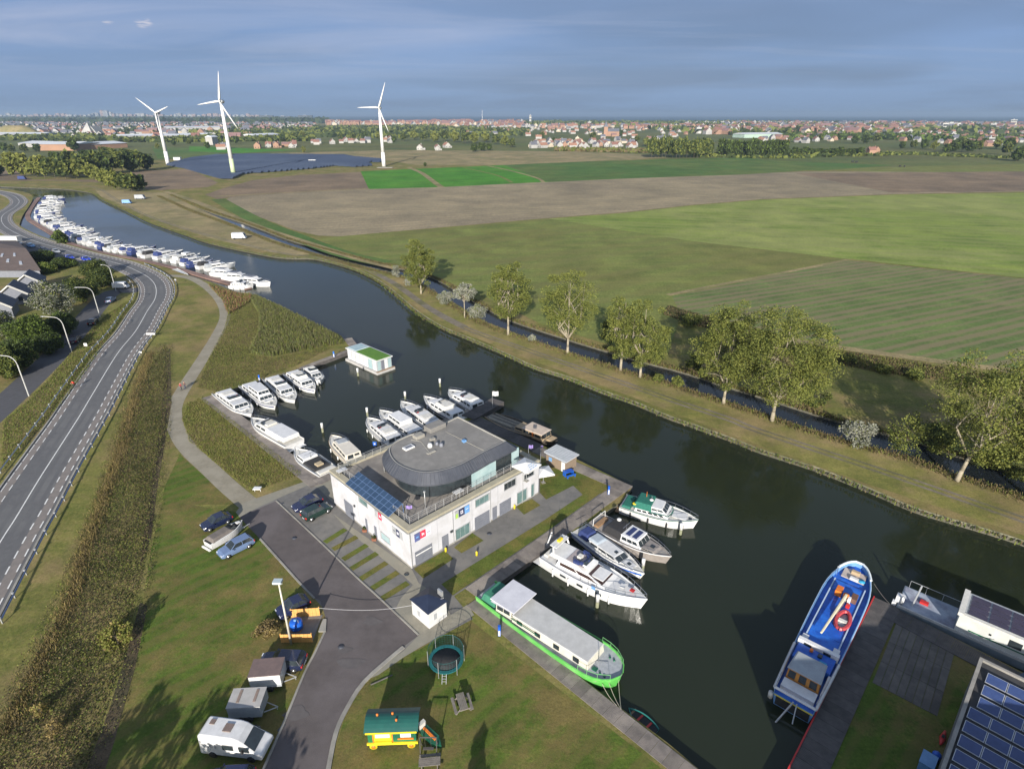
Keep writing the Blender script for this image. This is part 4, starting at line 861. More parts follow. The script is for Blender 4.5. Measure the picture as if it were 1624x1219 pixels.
def wagon():
    A, B = P(583, 1187), P(664, 1184); w = (B-A).length; l = 1.95
    t = thing('gypsy_wagon', 'green and yellow wooden wagon with dark green roof on the lawn', 'wagon', A, math.atan2((B-A).y, (B-A).x))
    x = MB(); x.box(0.15, w-0.15, 0, l, 0.6, 2.2); x.build('body', mat('wagon_green', (0.015, 0.16, 0.06), (0.012, 0.12, 0.05), 2, 0.5), t)
    x = MB(); n_ = 8; vs = []
    for i in range(n_+1):
        a = i/n_; y = -0.16+(l+0.32)*a; z = 2.27+0.48*math.sin(math.pi*a)
        vs += [(-0.1, y, z), (w+0.1, y, z)]
    x.add(vs+[(v[0], v[1], v[2]-0.07) for v in vs], [(2*i, 2*i+1, 2*i+3, 2*i+2) for i in range(n_)]+[(2*i+2*n_+2, 2*i+2*n_+4, 2*i+2*n_+5, 2*i+2*n_+3) for i in range(n_)]+[(0, 2*n_+2, 2*n_+3, 1)], 0, False)
    x.build('roof', mat('wagon_roof_green', (0.012, 0.085, 0.07), (0.010, 0.07, 0.06), 1.5, 0.4), t)
    q_ = ((0.15, 0, 0.6), (w-0.15, 0, 0.6), (w-0.15, 0, 2.2), (0.15, 0, 2.2))
    for nm, a, b, c, d, m, tt in (('trim_board', -.03, 1.03, .93, 1.04, YELLOW, .2), ('trim_board', -.03, 1.03, -.02, .14, YELLOW, .10), ('door', .10, .52, .16, .9, YELLOW, .03), ('sign', .16, .46, .52, .88, WHITE, .05), ('sign', .68, .90, .5, .86, WHITE, .05), ('shutter', .52, .66, .35, .9, DGREEN, .04), ('shutter', .90, .99, .35, .9, DGREEN, .03), ('flower_box', .14, .5, .14, .3, YELLOW, .22), ('sill', .62, .95, .36, .44, ORANGEP, .1), ('door_trim', .10, .13, .16, .9, ORANGEP, .05), ('door_trim', .49, .52, .16, .9, ORANGEP, .05)):
        x = MB(); x.panel(q_, a, b, c, d, tt); x.build(nm, m, t)
    for a, s in ((0.55, .3), (w-0.6, .3)):
        for y in (-0.08, l-0.02):
            x = MB(); x.tube((a, y, 0.34), (a, y+0.1, 0.34), 0.34, n=14); wh = x.build('wheel', YELLOW, t); x = MB(); x.tube((a, y-0.03, 0.34), (a, y, 0.34), 0.2, n=10); x.build('hub', ORANGEP, wh)
    for px, py in ((0.9, 1.1), (2.2, 1.2), (2.6, 0.6)):
        if px < w: x = MB(); x.lathe([(0.1, 0), (0.1, 0.2)], n=8); x.build('roof_vent', ORANGEP, t, loc=(px, py, 2.27+0.48*math.sin(math.pi*(py+0.16)/(l+0.32))-0.02))
wagon()
def picnic(px, rz, label):
    t = thing('picnic_table', label, 'picnic table', P(*px), rz); W_ = mat('silvered_timber', (0.20, 0.18, 0.155), (0.14, 0.125, 0.11), 3, 0.9)
    for i in range(5): x = MB(); x.box(-0.9, 0.9, -0.36+i*0.15, -0.23+i*0.15, 0.71, 0.75); x.build('plank', W_, t)
    for s in (-1, 1): x = MB(); x.box(-0.9, 0.9, s*0.75-0.13, s*0.75+0.13, 0.42, 0.46); x.build('bench', W_, t)
    for a in (-0.65, 0.65): x = MB(); x.tube((a, -0.7, 0), (a, -0.25, 0.71), 0.04, n=4); x.tube((a, 0.7, 0), (a, 0.25, 0.71), 0.04, n=4); x.box(a-0.04, a+0.04, -0.8, 0.8, 0.35, 0.42); x.build('leg_frame', W_, t)
picnic((733, 1120), 1.9, 'weathered picnic table on the lawn in front of the trampoline'); picnic((682, 1216), 0.1, 'weathered picnic table at the bottom edge below the small play boat')
def playboat():
    t = thing('play_boat', 'small green and orange wooden play boat lying on the grass beside the wagon', 'play boat', P(683, 1170), -0.75)
    x = MB(); pl = [(-1.3, -0.35), (0.6, -0.42), (1.4, 0), (0.6, 0.42), (-1.3, 0.35)]; x.prism(pl, 0, 0.45, top=[(a*1.05, b*1.15) for a, b in pl]); x.build('hull', DGREEN, t)
    x = MB(); x.box(-0.9, 0.7, -0.1, 0.1, 0.46, 0.56); x.build('bench', ORANGEP, t); x = MB(); x.box(-1.35, -1.0, -0.36, 0.36, 0.45, 0.95); x.build('cabin', OFFW, t)
playboat()
x = MB()
for i in range(2):
    for j, hgt in ((0, 1.9), (1, 1.9)): x.tube((i*1.4, j*1.1-0.5, 0), (i*1.4, 0, hgt), 0.04, n=5)
x.tube((0, 0, 1.9), (1.4, 0, 1.9), 0.05, n=5)
for k in (0.4, 0.9): x.tube((k, 0, 1.9), (k, 0, 0.5), 0.012, n=3)
x.box(0.2, 1.1, -0.12, 0.12, 0.46, 0.5)
solo(x, 'swing_frame', WOODD, 'dark wooden swing frame between the wagon and the picnic table', 'swing', loc=P(668, 1192))
# scattered garden edging logs
x = MB(); x.tube((0, 0, 0.06), (1.9, 1.1, 0.06), 0.07, n=6); solo(x, 'log', WOODD, 'thin log lying on the grass inside the curve of the road', 'log', loc=P(588, 1086))

# ------------------------------------------------------------------ timber bin enclosure, barrel, mast, sign
EN = math.radians(4)
def fence_panel(a, b, h, label):
    A, B = P(*a), P(*b); w = (B-A).length; t = thing('timber_screen', label, 'fence', A, math.atan2((B-A).y, (B-A).x)); n_ = 8
    for i in range(n_): x = MB(); x.box(w*i/n_+0.01, w*(i+1)/n_-0.01, 0, 0.035, 0.03, h); x.build('board', ORANGEW, t)
    x = MB(); x.box(0, w, 0.036, 0.10, h*0.8, h*0.9); x.box(0, w, 0.036, 0.10, 0.2, 0.3); x.box(0, 0.1, 0.036, 0.14, 0, h+0.05); x.box(w-0.1, w, 0.036, 0.14, 0, h+0.05); x.build('frame', ORANGEW, t)
fence_panel((462, 979), (508, 976), 1.15, 'orange timber screen behind the blue barrel'); fence_panel((446, 1019), (496, 1018), 1.15, 'orange timber screen in front of the blue barrel, nearest the dark cars')
x = MB(); pp = [P(450, 1017), P(496, 1017), P(512, 975), P(462, 977)]; x.prism([(p.x, p.y) for p in pp], 0.005, 0.05); solo(x, 'paved_pad', PAVE, 'dark paved pad between the two orange timber screens', 'slab')
t = thing('blue_tank', 'round blue water tank between the orange timber screens', 'tank', P(471, 996))
x = MB(); x.lathe([(0.62, 0.1), (0.66, 0.25), (0.66, 0.95), (0.55, 1.1), (0.2, 1.18)], n=18); x.build('drum', BLUEP, t); x = MB(); x.lathe([(0.2, 1.16), (0.2, 1.26)], n=10); x.build('cap', LBLUE, t); x = MB(); x.tube((0.4, -0.3, 1.0), (0.4, -0.3, 1.5), 0.03); x.build('pipe', GALV, t); x = MB(); x.box(-0.6, 0.6, -0.6, 0.6, 0, 0.12); x.build('pallet', TEAK, t)
x = MB(); pp = [P(505, 1002), P(517, 1002), P(518, 982), P(512, 982)]; x.prism([(p.x, p.y) for p in pp], 0.004, 0.12); solo(x, 'concrete_slab', CONC, 'pale concrete slab at the mouth of the bin enclosure', 'slab')
t = thing('light_mast', 'tall pale mast with a floodlight head beside the orange timber screens', 'light mast', P(462, 1021))
x = MB(); x.tube((0, 0, 0), (0, 0, 8.3), 0.13, 0.08, 8); x.build('mast', mat('pale_mast_paint', (0.56, 0.53, 0.44), (0.48, 0.45, 0.38), 2, 0.6), t); x = MB(); x.box(-0.5, 0.35, -0.3, 0.3, 8.25, 8.5); x.build('lamp_head', mat('lamp_grey', (0.40, 0.47, 0.50), (0.35, 0.42, 0.45), 2, 0.5), t); x = MB(); x.tube((-0.45, 0.0, 8.1), (0.35, 0, 8.1), 0.03); x.build('bracket', GALV, t)
# cable across the parking road
a, b = Vector((P(508, 977).x, P(508, 977).y, 1.2)), Vector((P(704, 948, 2.6).x, P(704, 948, 2.6).y, 2.6)); x = MB(); pts = [a.lerp(b, i/20)-Vector((0, 0, 0.9*math.sin(math.pi*i/20))) for i in range(21)]; x.path(pts, 0.022, 4)
solo(x, 'cable', mat('pale_cable', (0.4, 0.4, 0.42), (0.35, 0.35, 0.36), 2, 0.6), 'thin pale cable strung across the parking road to the white kiosk', 'cable')
# street furniture along the docks
def pedestal(px, label, zz=0.1):
    t = thing('service_pedestal', label, 'service post', P(px[0], px[1], zz)); x = MB(); x.box(-0.13, 0.13, -0.13, 0.13, 0, 1.25); x.build('column', BLUEP, t); x = MB(); x.panel(((-0.13, -0.13, 0), (0.13, -0.13, 0), (0.13, -0.13, 1.25), (-0.13, -0.13, 1.25)), 0.15, 0.85, 0.05, 0.62, 0.02); x.build('front_plate', WHITE, t); x = MB(); x.box(-0.15, 0.15, -0.15, 0.15, 1.25, 1.33); x.build('cap', BLUEP, t)
for px, lb in [((792, 1007), 'blue and white service post on the dock beside the green barge'), ((965, 783), 'blue and white service post on the quay corner by the yachts'), ((412, 604), 'blue service post behind the row of basin cruisers'), ((530, 566), 'blue service post on the crooked jetty near the reeds'), ((1180+1000/3.4, 1075), 'service post on the shaded dock by the ferry')][:4]: pedestal(px, lb)
def signpost(px, label, h=2.2):
    t = thing('blue_sign', label, 'sign', P(*px, 0.1)); x = MB(); x.tube((0, 0, 0), (0, 0, h), 0.035, n=6); x.build('post', GALV, t); x = MB(); x.box(-0.3, 0.3, -0.05, -0.02, h-0.7, h); s_ = x.build('panel', BLUEP, t); x = MB(); x.box(-0.12, 0.12, -0.062, -0.052, h-0.5, h-0.2); x.build('symbol', WHITE, s_)
signpost((596, 719), 'blue sign on a pole on the dock behind the terrace corner')
x = MB(); x.box(-0.55, 0.55, -0.35, 0.35, 0.5, 0.62); x.box(-0.45, -0.4, -0.05, 0.05, 0, 0.5); x.box(0.4, 0.45, -0.05, 0.05, 0, 0.5); solo(x, 'info_board', WHITE, 'small slanted white information board where the gravel path meets the paving', 'sign', loc=P(409, 779))
def mooring(px, label, h=1.6):
    t = thing('mooring_pile', label, 'mooring post', P(px[0], px[1], WZ)); x = MB(); x.tube((0, 0, -1.2), (0, 0, h-0.75), 0.2, n=10); x.build('pile', mat('algae_steel', (0.22, 0.22, 0.14), (0.14, 0.15, 0.09), 2, 0.8), t); x = MB(); x.lathe([(0.23, h-0.75), (0.23, h+0.15), (0.19, h+0.2)], n=10); x.build('white_sleeve', WHITE, t)
for px, lb in [((568, 596), 'white-topped mooring post in front of the floating house'), ((512, 685), 'white-topped mooring post between the single cruiser and the pair at the dock'), ((583, 660), 'white-topped mooring post at the bow of the nearest cruiser in the five-boat row'), ((643, 634), 'white-topped mooring post at the bow of the third cruiser of the row'), ((698, 613), 'white-topped mooring post at the bow of the last cruiser of the row'), ((505, 616), 'white-topped mooring post at the bow of the farthest basin cruiser'), ((947, 962), 'mooring post with white sleeve beside the bow of the biggest white yacht'), ((1079, 847), 'mooring post with white sleeve near the bow of the green-canopied yacht'), ((1019, 904), 'mooring post with white sleeve between the blue-keeled cruiser and the black-hooded boat')]: mooring(px, lb)

# ------------------------------------------------------------------ slab square and solar roof at the right
slabs = MB(); O = P(1421, 988); A_ = P(1515, 1031); B_ = O+(P(1489, 1137)-A_)
dx_, dy_ = (A_-O), (B_-O); rzs = math.atan2(dx_.y, dx_.x)
t = thing('slab_square', 'square of large dark concrete slabs in the shaded quay grass', 'paved square', (O.x, O.y, 0), rzs)
wx, wy_ = dx_.length, dy_.length
SLAB = mat('dark_concrete_slab', (0.135, 0.12, 0.105), (0.10, 0.09, 0.08), 1.0, 0.95, bump=0.3, c3=(0.085, 0.078, 0.07), s3=0.4, rand=0.14)
for i in range(8):
    for j in range(3): x = MB(); x.box(wx*i/8+0.02, wx*(i+1)/8-0.02, -wy_*(j+1)/3+0.02, -wy_*j/3-0.02, 0.0, 0.05); x.build('slab', SLAB, t, loc=(0, 0, random.uniform(-0.008, 0.008)))
A_, B_ = P(1556, 1043, 4.6), P(1499, 1205, 4.6)
d = (B_-A_).normalized(); rz = math.atan2(d.y, d.x)
hall = thing('solar_hall', 'low hall at the right edge with rows of blue solar panels on a dark roof', 'building', (A_.x, A_.y, 0), rz)
Wd, Ln = 16.0, 26.0
HW = mat('grey_sheet_wall', (0.20, 0.20, 0.21), (0.16, 0.16, 0.17), 1, 0.7)
x = MB(); x.box(0, Ln, 0, Wd, 0, 4.3); x.build('wall', HW, hall)
x = MB()
for i in range(60): x.box(Ln*i/60+0.05, Ln*i/60+0.13, -0.05, 0, 0.1, 4.3)
x.build('wall_ribs', mat('wall_rib_grey', (0.27, 0.26, 0.25), (0.22, 0.22, 0.21), 1, 0.7), hall, kind='stuff')
x = MB(); x.box(-0.1, Ln, -0.1, 0.18, 4.3, 4.62); x.box(-0.1, 0.18, 0.18, Wd, 4.3, 4.62); x.build('roof_edge', mat('weathered_parapet', (0.30, 0.28, 0.25), (0.22, 0.21, 0.19), 1.2, 0.8), hall)
x = MB(); x.box(0.18, Ln, 0.18, Wd, 4.3, 4.4); x.build('roof', mat('dark_roof_felt', (0.05, 0.05, 0.052), (0.035, 0.035, 0.038), 1, 0.9), hall)
PANF = mat('panel_frame', (0.50, 0.52, 0.56), (0.42, 0.44, 0.48), 3, 0.4, metal=0.5); PANB = mat('panel_cells', (0.040, 0.066, 0.175), (0.032, 0.054, 0.145), 1.5, 0.2, spec=0.6)
fmb = MB(); pw, ph = 1.48, 1.08; fmb.add([(0, 0, .3), (ph*0.94, 0, 0), (ph*0.94, pw, 0), (0, pw, .3), (0, 0, .25), (ph*0.94, 0, -.05), (ph*0.94, pw, -.05), (0, pw, .25)], [(0, 1, 2, 3), (4, 7, 6, 5), (0, 4, 5, 1), (1, 5, 6, 2), (2, 6, 7, 3), (3, 7, 4, 0)])
cmb = MB(); e = 0.05; cmb.add([(e*0.94, e, 0.30), ((ph-e)*0.94, e, 0.03), ((ph-e)*0.94, pw-e, 0.03), (e*0.94, pw-e, 0.30)], [(0, 1, 2, 3)])
f0 = c0 = None
# panels face the sun: low side towards the frame bottom (+x local), so mirror
for r_ in range(14):
    for k in range(9):
        if f0 is None:
            f0 = fmb.build('solar_panel', PANF, hall); c0 = cmb.build('cells', PANB, f0); fo = f0
        else:
            fo = f0.copy(); COL.objects.link(fo); fo.parent = hall; co = c0.copy(); COL.objects.link(co); co.parent = fo
        fo.location = (1.7+r_*1.71, 0.75+k*1.53-(0.4 if r_ >= 3 else 0), 4.5); fo.rotation_euler = (0, 0, 0)
t = thing('solar_collector', 'large single blue solar collector beside the ferry at the right edge', 'solar panel', P(1612, 1072, 3.2), rz+1.2)
x = MB(); x.add([(0, -1.5, 0), (2.4, -1.5, 0.9), (2.4, 1.5, 0.9), (0, 1.5, 0)], [(0, 1, 2, 3)]); o = x.build('pane', SOL, t); sm_ = o.modifiers.new('thickness', 'SOLIDIFY'); sm_.thickness = 0.08
x = MB()
for a in (0.2, 2.2):
    for b in (-1.3, 1.3): x.tube((a, b, -3.2), (a, b, 0.05+a*0.36), 0.05, n=5)
x.build('stand', GALV, t)
t = thing('kayak', 'red kayak leaning at the foot of the solar hall wall', 'kayak', P(1494, 1172), rz); x = MB(); x.tube((-0.9, 0, 0.25), (0, 0, 0.2), 0.08, 0.26, 8); x.tube((0, 0, 0.2), (0.9, 0, 0.25), 0.26, 0.08, 8); x.build('hull', RED, t); x = MB(); x.box(-0.2, 0.2, -0.12, 0.12, 0.4, 0.46); x.build('seat', RUBBER, t)
x = MB(); x.lathe([(0.3, 0), (0.34, 0.4), (0.34, 0.8), (0.2, 0.95)], n=12); solo(x, 'blue_barrel', BLUEP, 'blue barrel on the shaded grass by the hall wall', 'barrel', loc=P(1482, 1205))
x = MB(); x.box(-0.7, 0.7, -0.5, 0.5, 0, 0.9); x.box(-0.75, 0.75, -0.55, 0.55, 0.9, 0.96); solo(x, 'grey_chest', LBLUE, 'grey-blue storage chest beside the blue barrel', 'chest', loc=P(1468, 1215), rz=rz)
# unseen hall added to shade the quay, and trees that stand south of the frame (their shade reaches into it)
x = MB(); c_ = Vector((28, 17, 0))
hl = thing('shade_hall', 'tall grey hall added out of view to shade the dock', 'building', (22.5, 9.0, 0), 0.0)
x = MB(); x.box(0, 30, 0, 12, 0, 9.5); x.build('wall', HW, hl); x = MB(); x.add([(-0.3, -0.3, 9.5), (30.3, -0.3, 9.5), (30.3, 12.3, 9.5), (-0.3, 12.3, 9.5), (-0.3, 6, 11.6), (30.3, 6, 11.6)], [(0, 1, 5, 4), (2, 3, 4, 5), (0, 4, 3), (1, 2, 5), (0, 3, 2, 1)]); x.build('roof', GRAPH, hl)
# manhole covers and gullies, oil-dark spots on the parking road
for lb, px in (('round dark manhole cover in the upper part of the parking road', (467, 853)), ('round manhole cover near the wide lower part of the parking road', (541, 1025)), ('small manhole cover on the grey lane beside the building', (776, 846)), ('small round cover on the beige paving at the near building corner', (645, 910))):
    x = MB(); x.lathe([(.32, .03), (.32, .045)], n=14); solo(x, 'manhole_cover', DGLASS if 'beige' in lb else GRAPH, lb, 'manhole cover', loc=P(*px))
for lb, px, rz_ in (('iron gully at the far kerb of the parking road', (446, 799), .75), ('iron gully at the left kerb near the camper', (446, 1154), 1.1)):
    x = MB(); x.box(-.35, .35, -.14, .14, .03, .05); solo(x, 'gully', GRAPH, lb, 'drain', loc=P(*px), rz=rz_)
for i, (px, sz) in enumerate((((556, 1052), 1.3), ((545, 1030), .8), ((590, 985), 1.0), ((470, 1130), 1.1))):
    c_ = P(*px); x = MB(); x.fill([(c_.x+sz*(1+.3*math.sin(3*a+i))*math.cos(a), c_.y+sz*(.6+.15*math.cos(2*a+i))*math.sin(a), .030) for a in [2*math.pi*k/14 for k in range(14)]]); struct('road_patch', x, mat('old_tar_patch', (.085, .076, .076), (.11, .10, .10), .8, .9))
# ------------------------------------------------------------------ boats
class Boat:
    def __init__(s, name, label, stern, bow, W, fb=1.0, rise=0.45, sw=0.86, bowp=2.2, t0=0.45, hull=None, deck=None, z=0.3, cat='boat', group=None, bul=0.12, L=None, bq=1.0, stripe=None, rub=None, bluff=0.02):
        A, B = P(*stern, z), P(*bow, z); d = B-A; s.L = L or d.length; s.W = W; s.fb = fb; s.rise = rise
        c = (A+B)/2; s.root = thing(name, label, cat, (c.x, c.y, WZ), math.atan2(d.y, d.x), group)
        s.sw, s.bowp, s.t0, s.bul, s.bluff = sw, bowp, t0, bul, bluff; s.bq = bq
        hm = hull or WHITE; n = 17; m = MB(); dk = MB(); Ls = s.L
        xs = [-Ls/2+Ls*(1-(1-i/(n-1))**1.35) for i in range(n)]; rows = []
        for x in xs:
            w, h = s.w(x), s.h(x); t = (x+Ls/2)/Ls; u = max(0, (t-0.7)/0.3); rk = Ls*0.05*u*u*(1 if bq == 1 else .35); nf = 1-.5*u*u*(1 if bq == 1 else .2)
            rows.append([(x-rk*1.6, w*0.35*nf, -0.35), (x-rk, w*0.86*nf, 0.0), (x-rk*0.5, w*0.95*(.5+.5*nf), h*0.5), (x, w, h), (x, max(w-0.09, 0.005), h+0.02), (x, max(w-0.09, 0.005), h-bul)])
        k = 6; vs = []; 
        for r in rows: vs += r+[(a, -b, c_) for a, b, c_ in r]
        fs = []; dfs = []
        for i in range(n-1):
            o, p = i*12, (i+1)*12
            for j in range(5): fs.append((o+j, p+j, p+j+1, o+j+1)); fs.append((o+6+j+1, p+6+j+1, p+6+j, o+6+j))
        fs.append((0, 1, 2, 3, 4, 5, 11, 10, 9, 8, 7, 6))
        o = (n-1)*12; fs.append((o+6, o+7, o+8, o+9, o+10, o+4, o+3, o+2, o+1, o))
        m.add(vs, fs); m.build('hull', hm, s.root)
        dv = []
        for r in rows: dv += [r[5], (r[5][0], -r[5][1], r[5][2])]
        dk.add(dv, [(2*i, 2*i+1, 2*i+3, 2*i+2) for i in range(n-1)]); dk.build('deck', deck or OFFW, s.root)
        if stripe:
            q_ = MB()
            for sg in (1, -1):
                v = [(x-.02, sg*(s.w(x)*0.965+0.015), s.h(x)*0.62) for x in xs[:-1]]+[(x, sg*(s.w(x)*0.985+0.015), s.h(x)*0.80) for x in xs[:-1]]; nn = n-1
                q_.add(v, [((i, i+1, i+1+nn, i+nn) if sg < 0 else (i+1, i, i+nn, i+1+nn)) for i in range(nn-1)])
            q_.build('stripe', stripe, s.root)
        if rub:
            q_ = MB()
            for sg in (1, -1): q_.path([(x, sg*(s.w(x)+0.01), s.h(x)-0.04) for x in xs], 0.05, 5)
            q_.build('rubbing_strake', rub, s.root)
    def w(s, x):
        t = (x+s.L/2)/s.L; W = s.W/2
        if t < s.t0: return W*(s.sw+(1-s.sw)*math.sin(t/s.t0*math.pi/2))
        return max(W*(max(0, 1-min(1, (t-s.t0)/(1-s.t0))**s.bowp))**s.bq, s.bluff*W+0.01)
    def h(s, x):
        t = (x+s.L/2)/s.L; return s.fb*(1+s.rise*max(0, t-0.25)**2)
    def part(s, name, mb, m, parent=None, **k): return mb.build(name, m, parent or s.root, **k)
    def cabin(s, x0, x1, w0, z0, hgt, fs=0.5, bs=0.05, ins=0.12, wall=None, roof=None, nwin=3, screen=3, name='cabin', glass=None, w1=None, roof_over=0.06, wz=(0.42, 0.82), back=False, door=False):
        """block from x0 (aft) to x1 (forward), half width w0 aft, w1 forward; sloping front, side windows and windscreen panes are sub-parts"""
        w1 = w0*0.9 if w1 is None else w1; z1 = z0+hgt; g = glass or DGLASS
        vs = [(x0, -w0, z0), (x1, -w1, z0), (x1, w1, z0), (x0, w0, z0), (x0+bs, -w0+ins, z1), (x1-fs, -w1+ins, z1), (x1-fs, w1-ins, z1), (x0+bs, w0-ins, z1)]
        m = MB(); m.add(vs, [(0, 3, 2, 1), (4, 5, 6, 7), (0, 1, 5, 4), (1, 2, 6, 5), (2, 3, 7, 6), (3, 0, 4, 7)])
        c = s.part(name, m, wall or WHITE, bevel=0.05)
        if roof:
            r = MB(); o = roof_over; r.add([(x0+bs-o, -w0+ins-o, z1+.005), (x1-fs+o, -w1+ins-o, z1+.005), (x1-fs+o, w1-ins+o, z1+.005), (x0+bs-o, w0-ins+o, z1+.005), (x0+bs, -w0+ins, z1+.08), (x1-fs, -w1+ins, z1+.08), (x1-fs, w1-ins, z1+.08), (x0+bs, w0-ins, z1+.08)], [(0, 3, 2, 1), (4, 5, 6, 7), (0, 1, 5, 4), (1, 2, 6, 5), (2, 3, 7, 6), (3, 0, 4, 7)]); s.part('roof', r, roof, c)
        V = [Vector(v) for v in vs]
        for q_ in ((V[0], V[1], V[5], V[4]), (V[2], V[3], V[7], V[6])):
            for i in range(nwin):
                p = MB(); p.panel(q_, 0.06+0.88*i/nwin+0.02, 0.06+0.88*(i+1)/nwin-0.02, wz[0], wz[1], 0.03); s.part('window', p, g, c)
        for i in range(screen):
            p = MB(); p.panel((V[1], V[2], V[6], V[5]), 0.04+0.92*i/screen+0.015, 0.04+0.92*(i+1)/screen-0.015, 0.30, 0.88, 0.03); s.part('windscreen', p, g, c)
        if back: p = MB(); p.panel((V[3], V[0], V[4], V[7]), 0.12, 0.48, 0.12, 0.85, 0.03); s.part('door', p, g, c); p = MB(); p.panel((V[3], V[0], V[4], V[7]), 0.56, 0.88, 0.45, 0.82, 0.03); s.part('window', p, g, c)
        return c
    def rail(s, x0, x1, hh=0.55, r=0.022, m=None, step=1.0):
        p = MB(); n = max(2, int((x1-x0)/step)); xs = [x0+(x1-x0)*i/n for i in range(n+1)]
        for sg in (1, -1):
            pts = [(x, sg*max(s.w(x)-0.1, 0.02), s.h(x)+hh) for x in xs]
            p.path(pts, r, 5)
            for x, t in zip(xs, pts): p.tube((x, t[1], s.h(x)-0.02), t, r*0.8, n=4)
        return s.part('rail', p, m or STEEL)
    def hatch(s, x, y, z, a=0.25, m=None): p = MB(); p.box(x-a, x+a, y-a, y+a, z-.02, z+0.06); return s.part('hatch', p, m or DGLASS)
    def seats(s, x0, x1, y0, y1, z0, h_=0.35, m=None, name='seat'): p = MB(); p.box(x0, x1, y0, y1, z0, z0+h_); return s.part(name, p, m or OFFW, bevel=0.04)
    def canopy(s, x0, x1, w, z0, hgt, m, ins=0.25, fs=0.3, bs=0.3, name='canopy'):
        p = MB(); p.tbox((x0, x1, -w, w), (x0+bs, x1-fs, -w+ins, w-ins), z0, z0+hgt); return s.part(name, p, m, bevel=0.09)
    def fenders(s, xs, side=(-1, 1), m=None):
        for x in xs:
            for sg in side: p = MB(); y = sg*(s.w(x)+0.12); p.lathe([(0.04, 0.1), (0.11, 0.2), (0.11, s.fb*0.72), (0.04, s.fb*0.8)], (x, y), 8); s.part('fender', p, m or WHITE)
    def mast(s, x, z, h_, m=None, y=0, r=0.04, bar=0): 
        p = MB(); p.tube((x, y, z), (x, y, z+h_), r, r*.6, 6)
        if bar: p.tube((x, y-bar, z+h_*0.8), (x, y+bar, z+h_*0.8), r*0.7, n=5)
        return s.part('mast', p, m or STEEL)
    def platform(s, d=0.7, m=None): p = MB(); p.box(-s.L/2-d, -s.L/2+0.02, -s.W/2*s.sw+0.15, s.W/2*s.sw-0.15, 0.15, 0.27); return s.part('swim_platform', p, m or TEAK)
    def screen(s, x, w, z, h_=0.4, rake=0.25):
        p = MB(); p.add([(x, -w, z), (x, w, z), (x-rake, w*.85, z+h_), (x-rake, -w*.85, z+h_)], [(0, 1, 2, 3)]); p.add([(x, w, z), (x-1.1, w+.05, z), (x-1.2, w*.9, z+h_*.6), (x-rake, w*.85, z+h_)], [(0, 1, 2, 3)]); p.add([(x, -w, z), (x-1.1, -w-.05, z), (x-1.2, -w*.9, z+h_*.6), (x-rake, -w*.85, z+h_)], [(0, 3, 2, 1)]); o = s.part('windscreen', p, DGLASS); q_ = o.modifiers.new('thickness', 'SOLIDIFY'); q_.thickness = 0.03
# --- hire cruisers of the basin (one layout, small differences)
def cruiser(label, stern, bow, W=3.7, grp=None, var=0, z=0.3, big=1.0):
    b = Boat('cabin_cruiser', label, stern, bow, W, 1.0*big, 0.25, 0.92, 3.0 if var != 3 else 2.2, 0.5, z=z, cat='cruiser', group=grp, stripe=(NAVY if var % 2 else None), rub=RUBBER if var == 2 else None)
    L_ = b.L; zd = b.fb
    b.cabin(-L_*.40, L_*.22, W*.40, zd-.12, 0.85, 0.55, 0.05, 0.12, nwin=5, screen=3, wz=(0.40, 0.80), back=True)
    z2 = zd+0.73
    if var in (0, 2, 4):   # raised fly bridge with screen and benches
        b.canopy(-L_*.30, L_*.02, W*.34, z2, 0.28, WHITE, 0.08, 0.3, 0.05, 'flybridge'); b.screen(L_*.01, W*.27, z2+.28, 0.38)
        b.seats(-L_*.27, -L_*.15, -W*.26, W*.26, z2+.285, .10, OFFW); b.seats(-L_*.05, -L_*.02, -.35, .35, z2+.285, .25, DGLASS, 'helm_console')
    elif var == 1:
        b.cabin(-L_*.18, L_*.16, W*.34, z2, 0.75, 0.5, 0.1, 0.1, nwin=3, screen=3, name='wheelhouse', roof=WHITE)
    else:
        b.canopy(-L_*.22, L_*.05, W*.33, z2, 0.55, OFFW, 0.15, 0.3, 0.1, 'flybridge'); b.screen(L_*.02, W*.22, z2+.5, 0.25)
    for x in (0.30, 0.37): b.hatch(L_*x, 0 if x > .33 else .3, b.h(L_*x)-.12, 0.2)
    b.rail(L_*.1, L_*.48, 0.5); b.rail(-L_*.48, -L_*.41, 0.5); b.fenders([-L_*.3, 0, L_*.2])
    b.seats(L_*.24, L_*.30, -W*.22, W*.22, b.fb-.1, .28, WHITE, 'deck_locker')
    p = MB(); p.lathe([(0.05, 0), (0.28, 0.02), (0.28, 0.08), (0.05, 0.1)], n=10); b.part('life_ring', p, RED if var != 1 else ORANGEP, loc=(-L_*.05, W*.2, z2+.30))
    return b
G1 = 'white hire cruisers at the reed side of the basin'; G2 = 'white hire cruisers with their sterns to the building dock'
cruiser('leftmost white cruiser in the basin corner, moored against the plank dock', (350, 620), (399, 657), 3.9, G1, 0)
cruiser('second white cruiser from the basin corner, between two others', (391, 608), (437, 644), 3.7, G1, 1)
cruiser('third white cruiser from the basin corner, with the blue service post behind it', (428, 598), (468, 634), 3.6, G1, 2)
cruiser('fourth white cruiser from the basin corner, overlapping the farthest one', (460, 590), (500, 618), 3.5, G1, 3)
cruiser('smallest and farthest white cruiser of the reed side row, nearest the jetty', (487, 584), (510, 603), 3.0, G1, 4)
cruiser('nearest white cruiser of the five with sterns to the building, overlapped by the round roof', (632, 703), (583, 662), 3.6, G2, 2)
cruiser('second cruiser of the five behind the building, with a wheelhouse and orange ring', (668, 693), (602, 650), 3.7, G2, 1)
cruiser('third cruiser of the five behind the building, with the long raised top', (697, 681), (636, 636), 3.7, G2, 0)
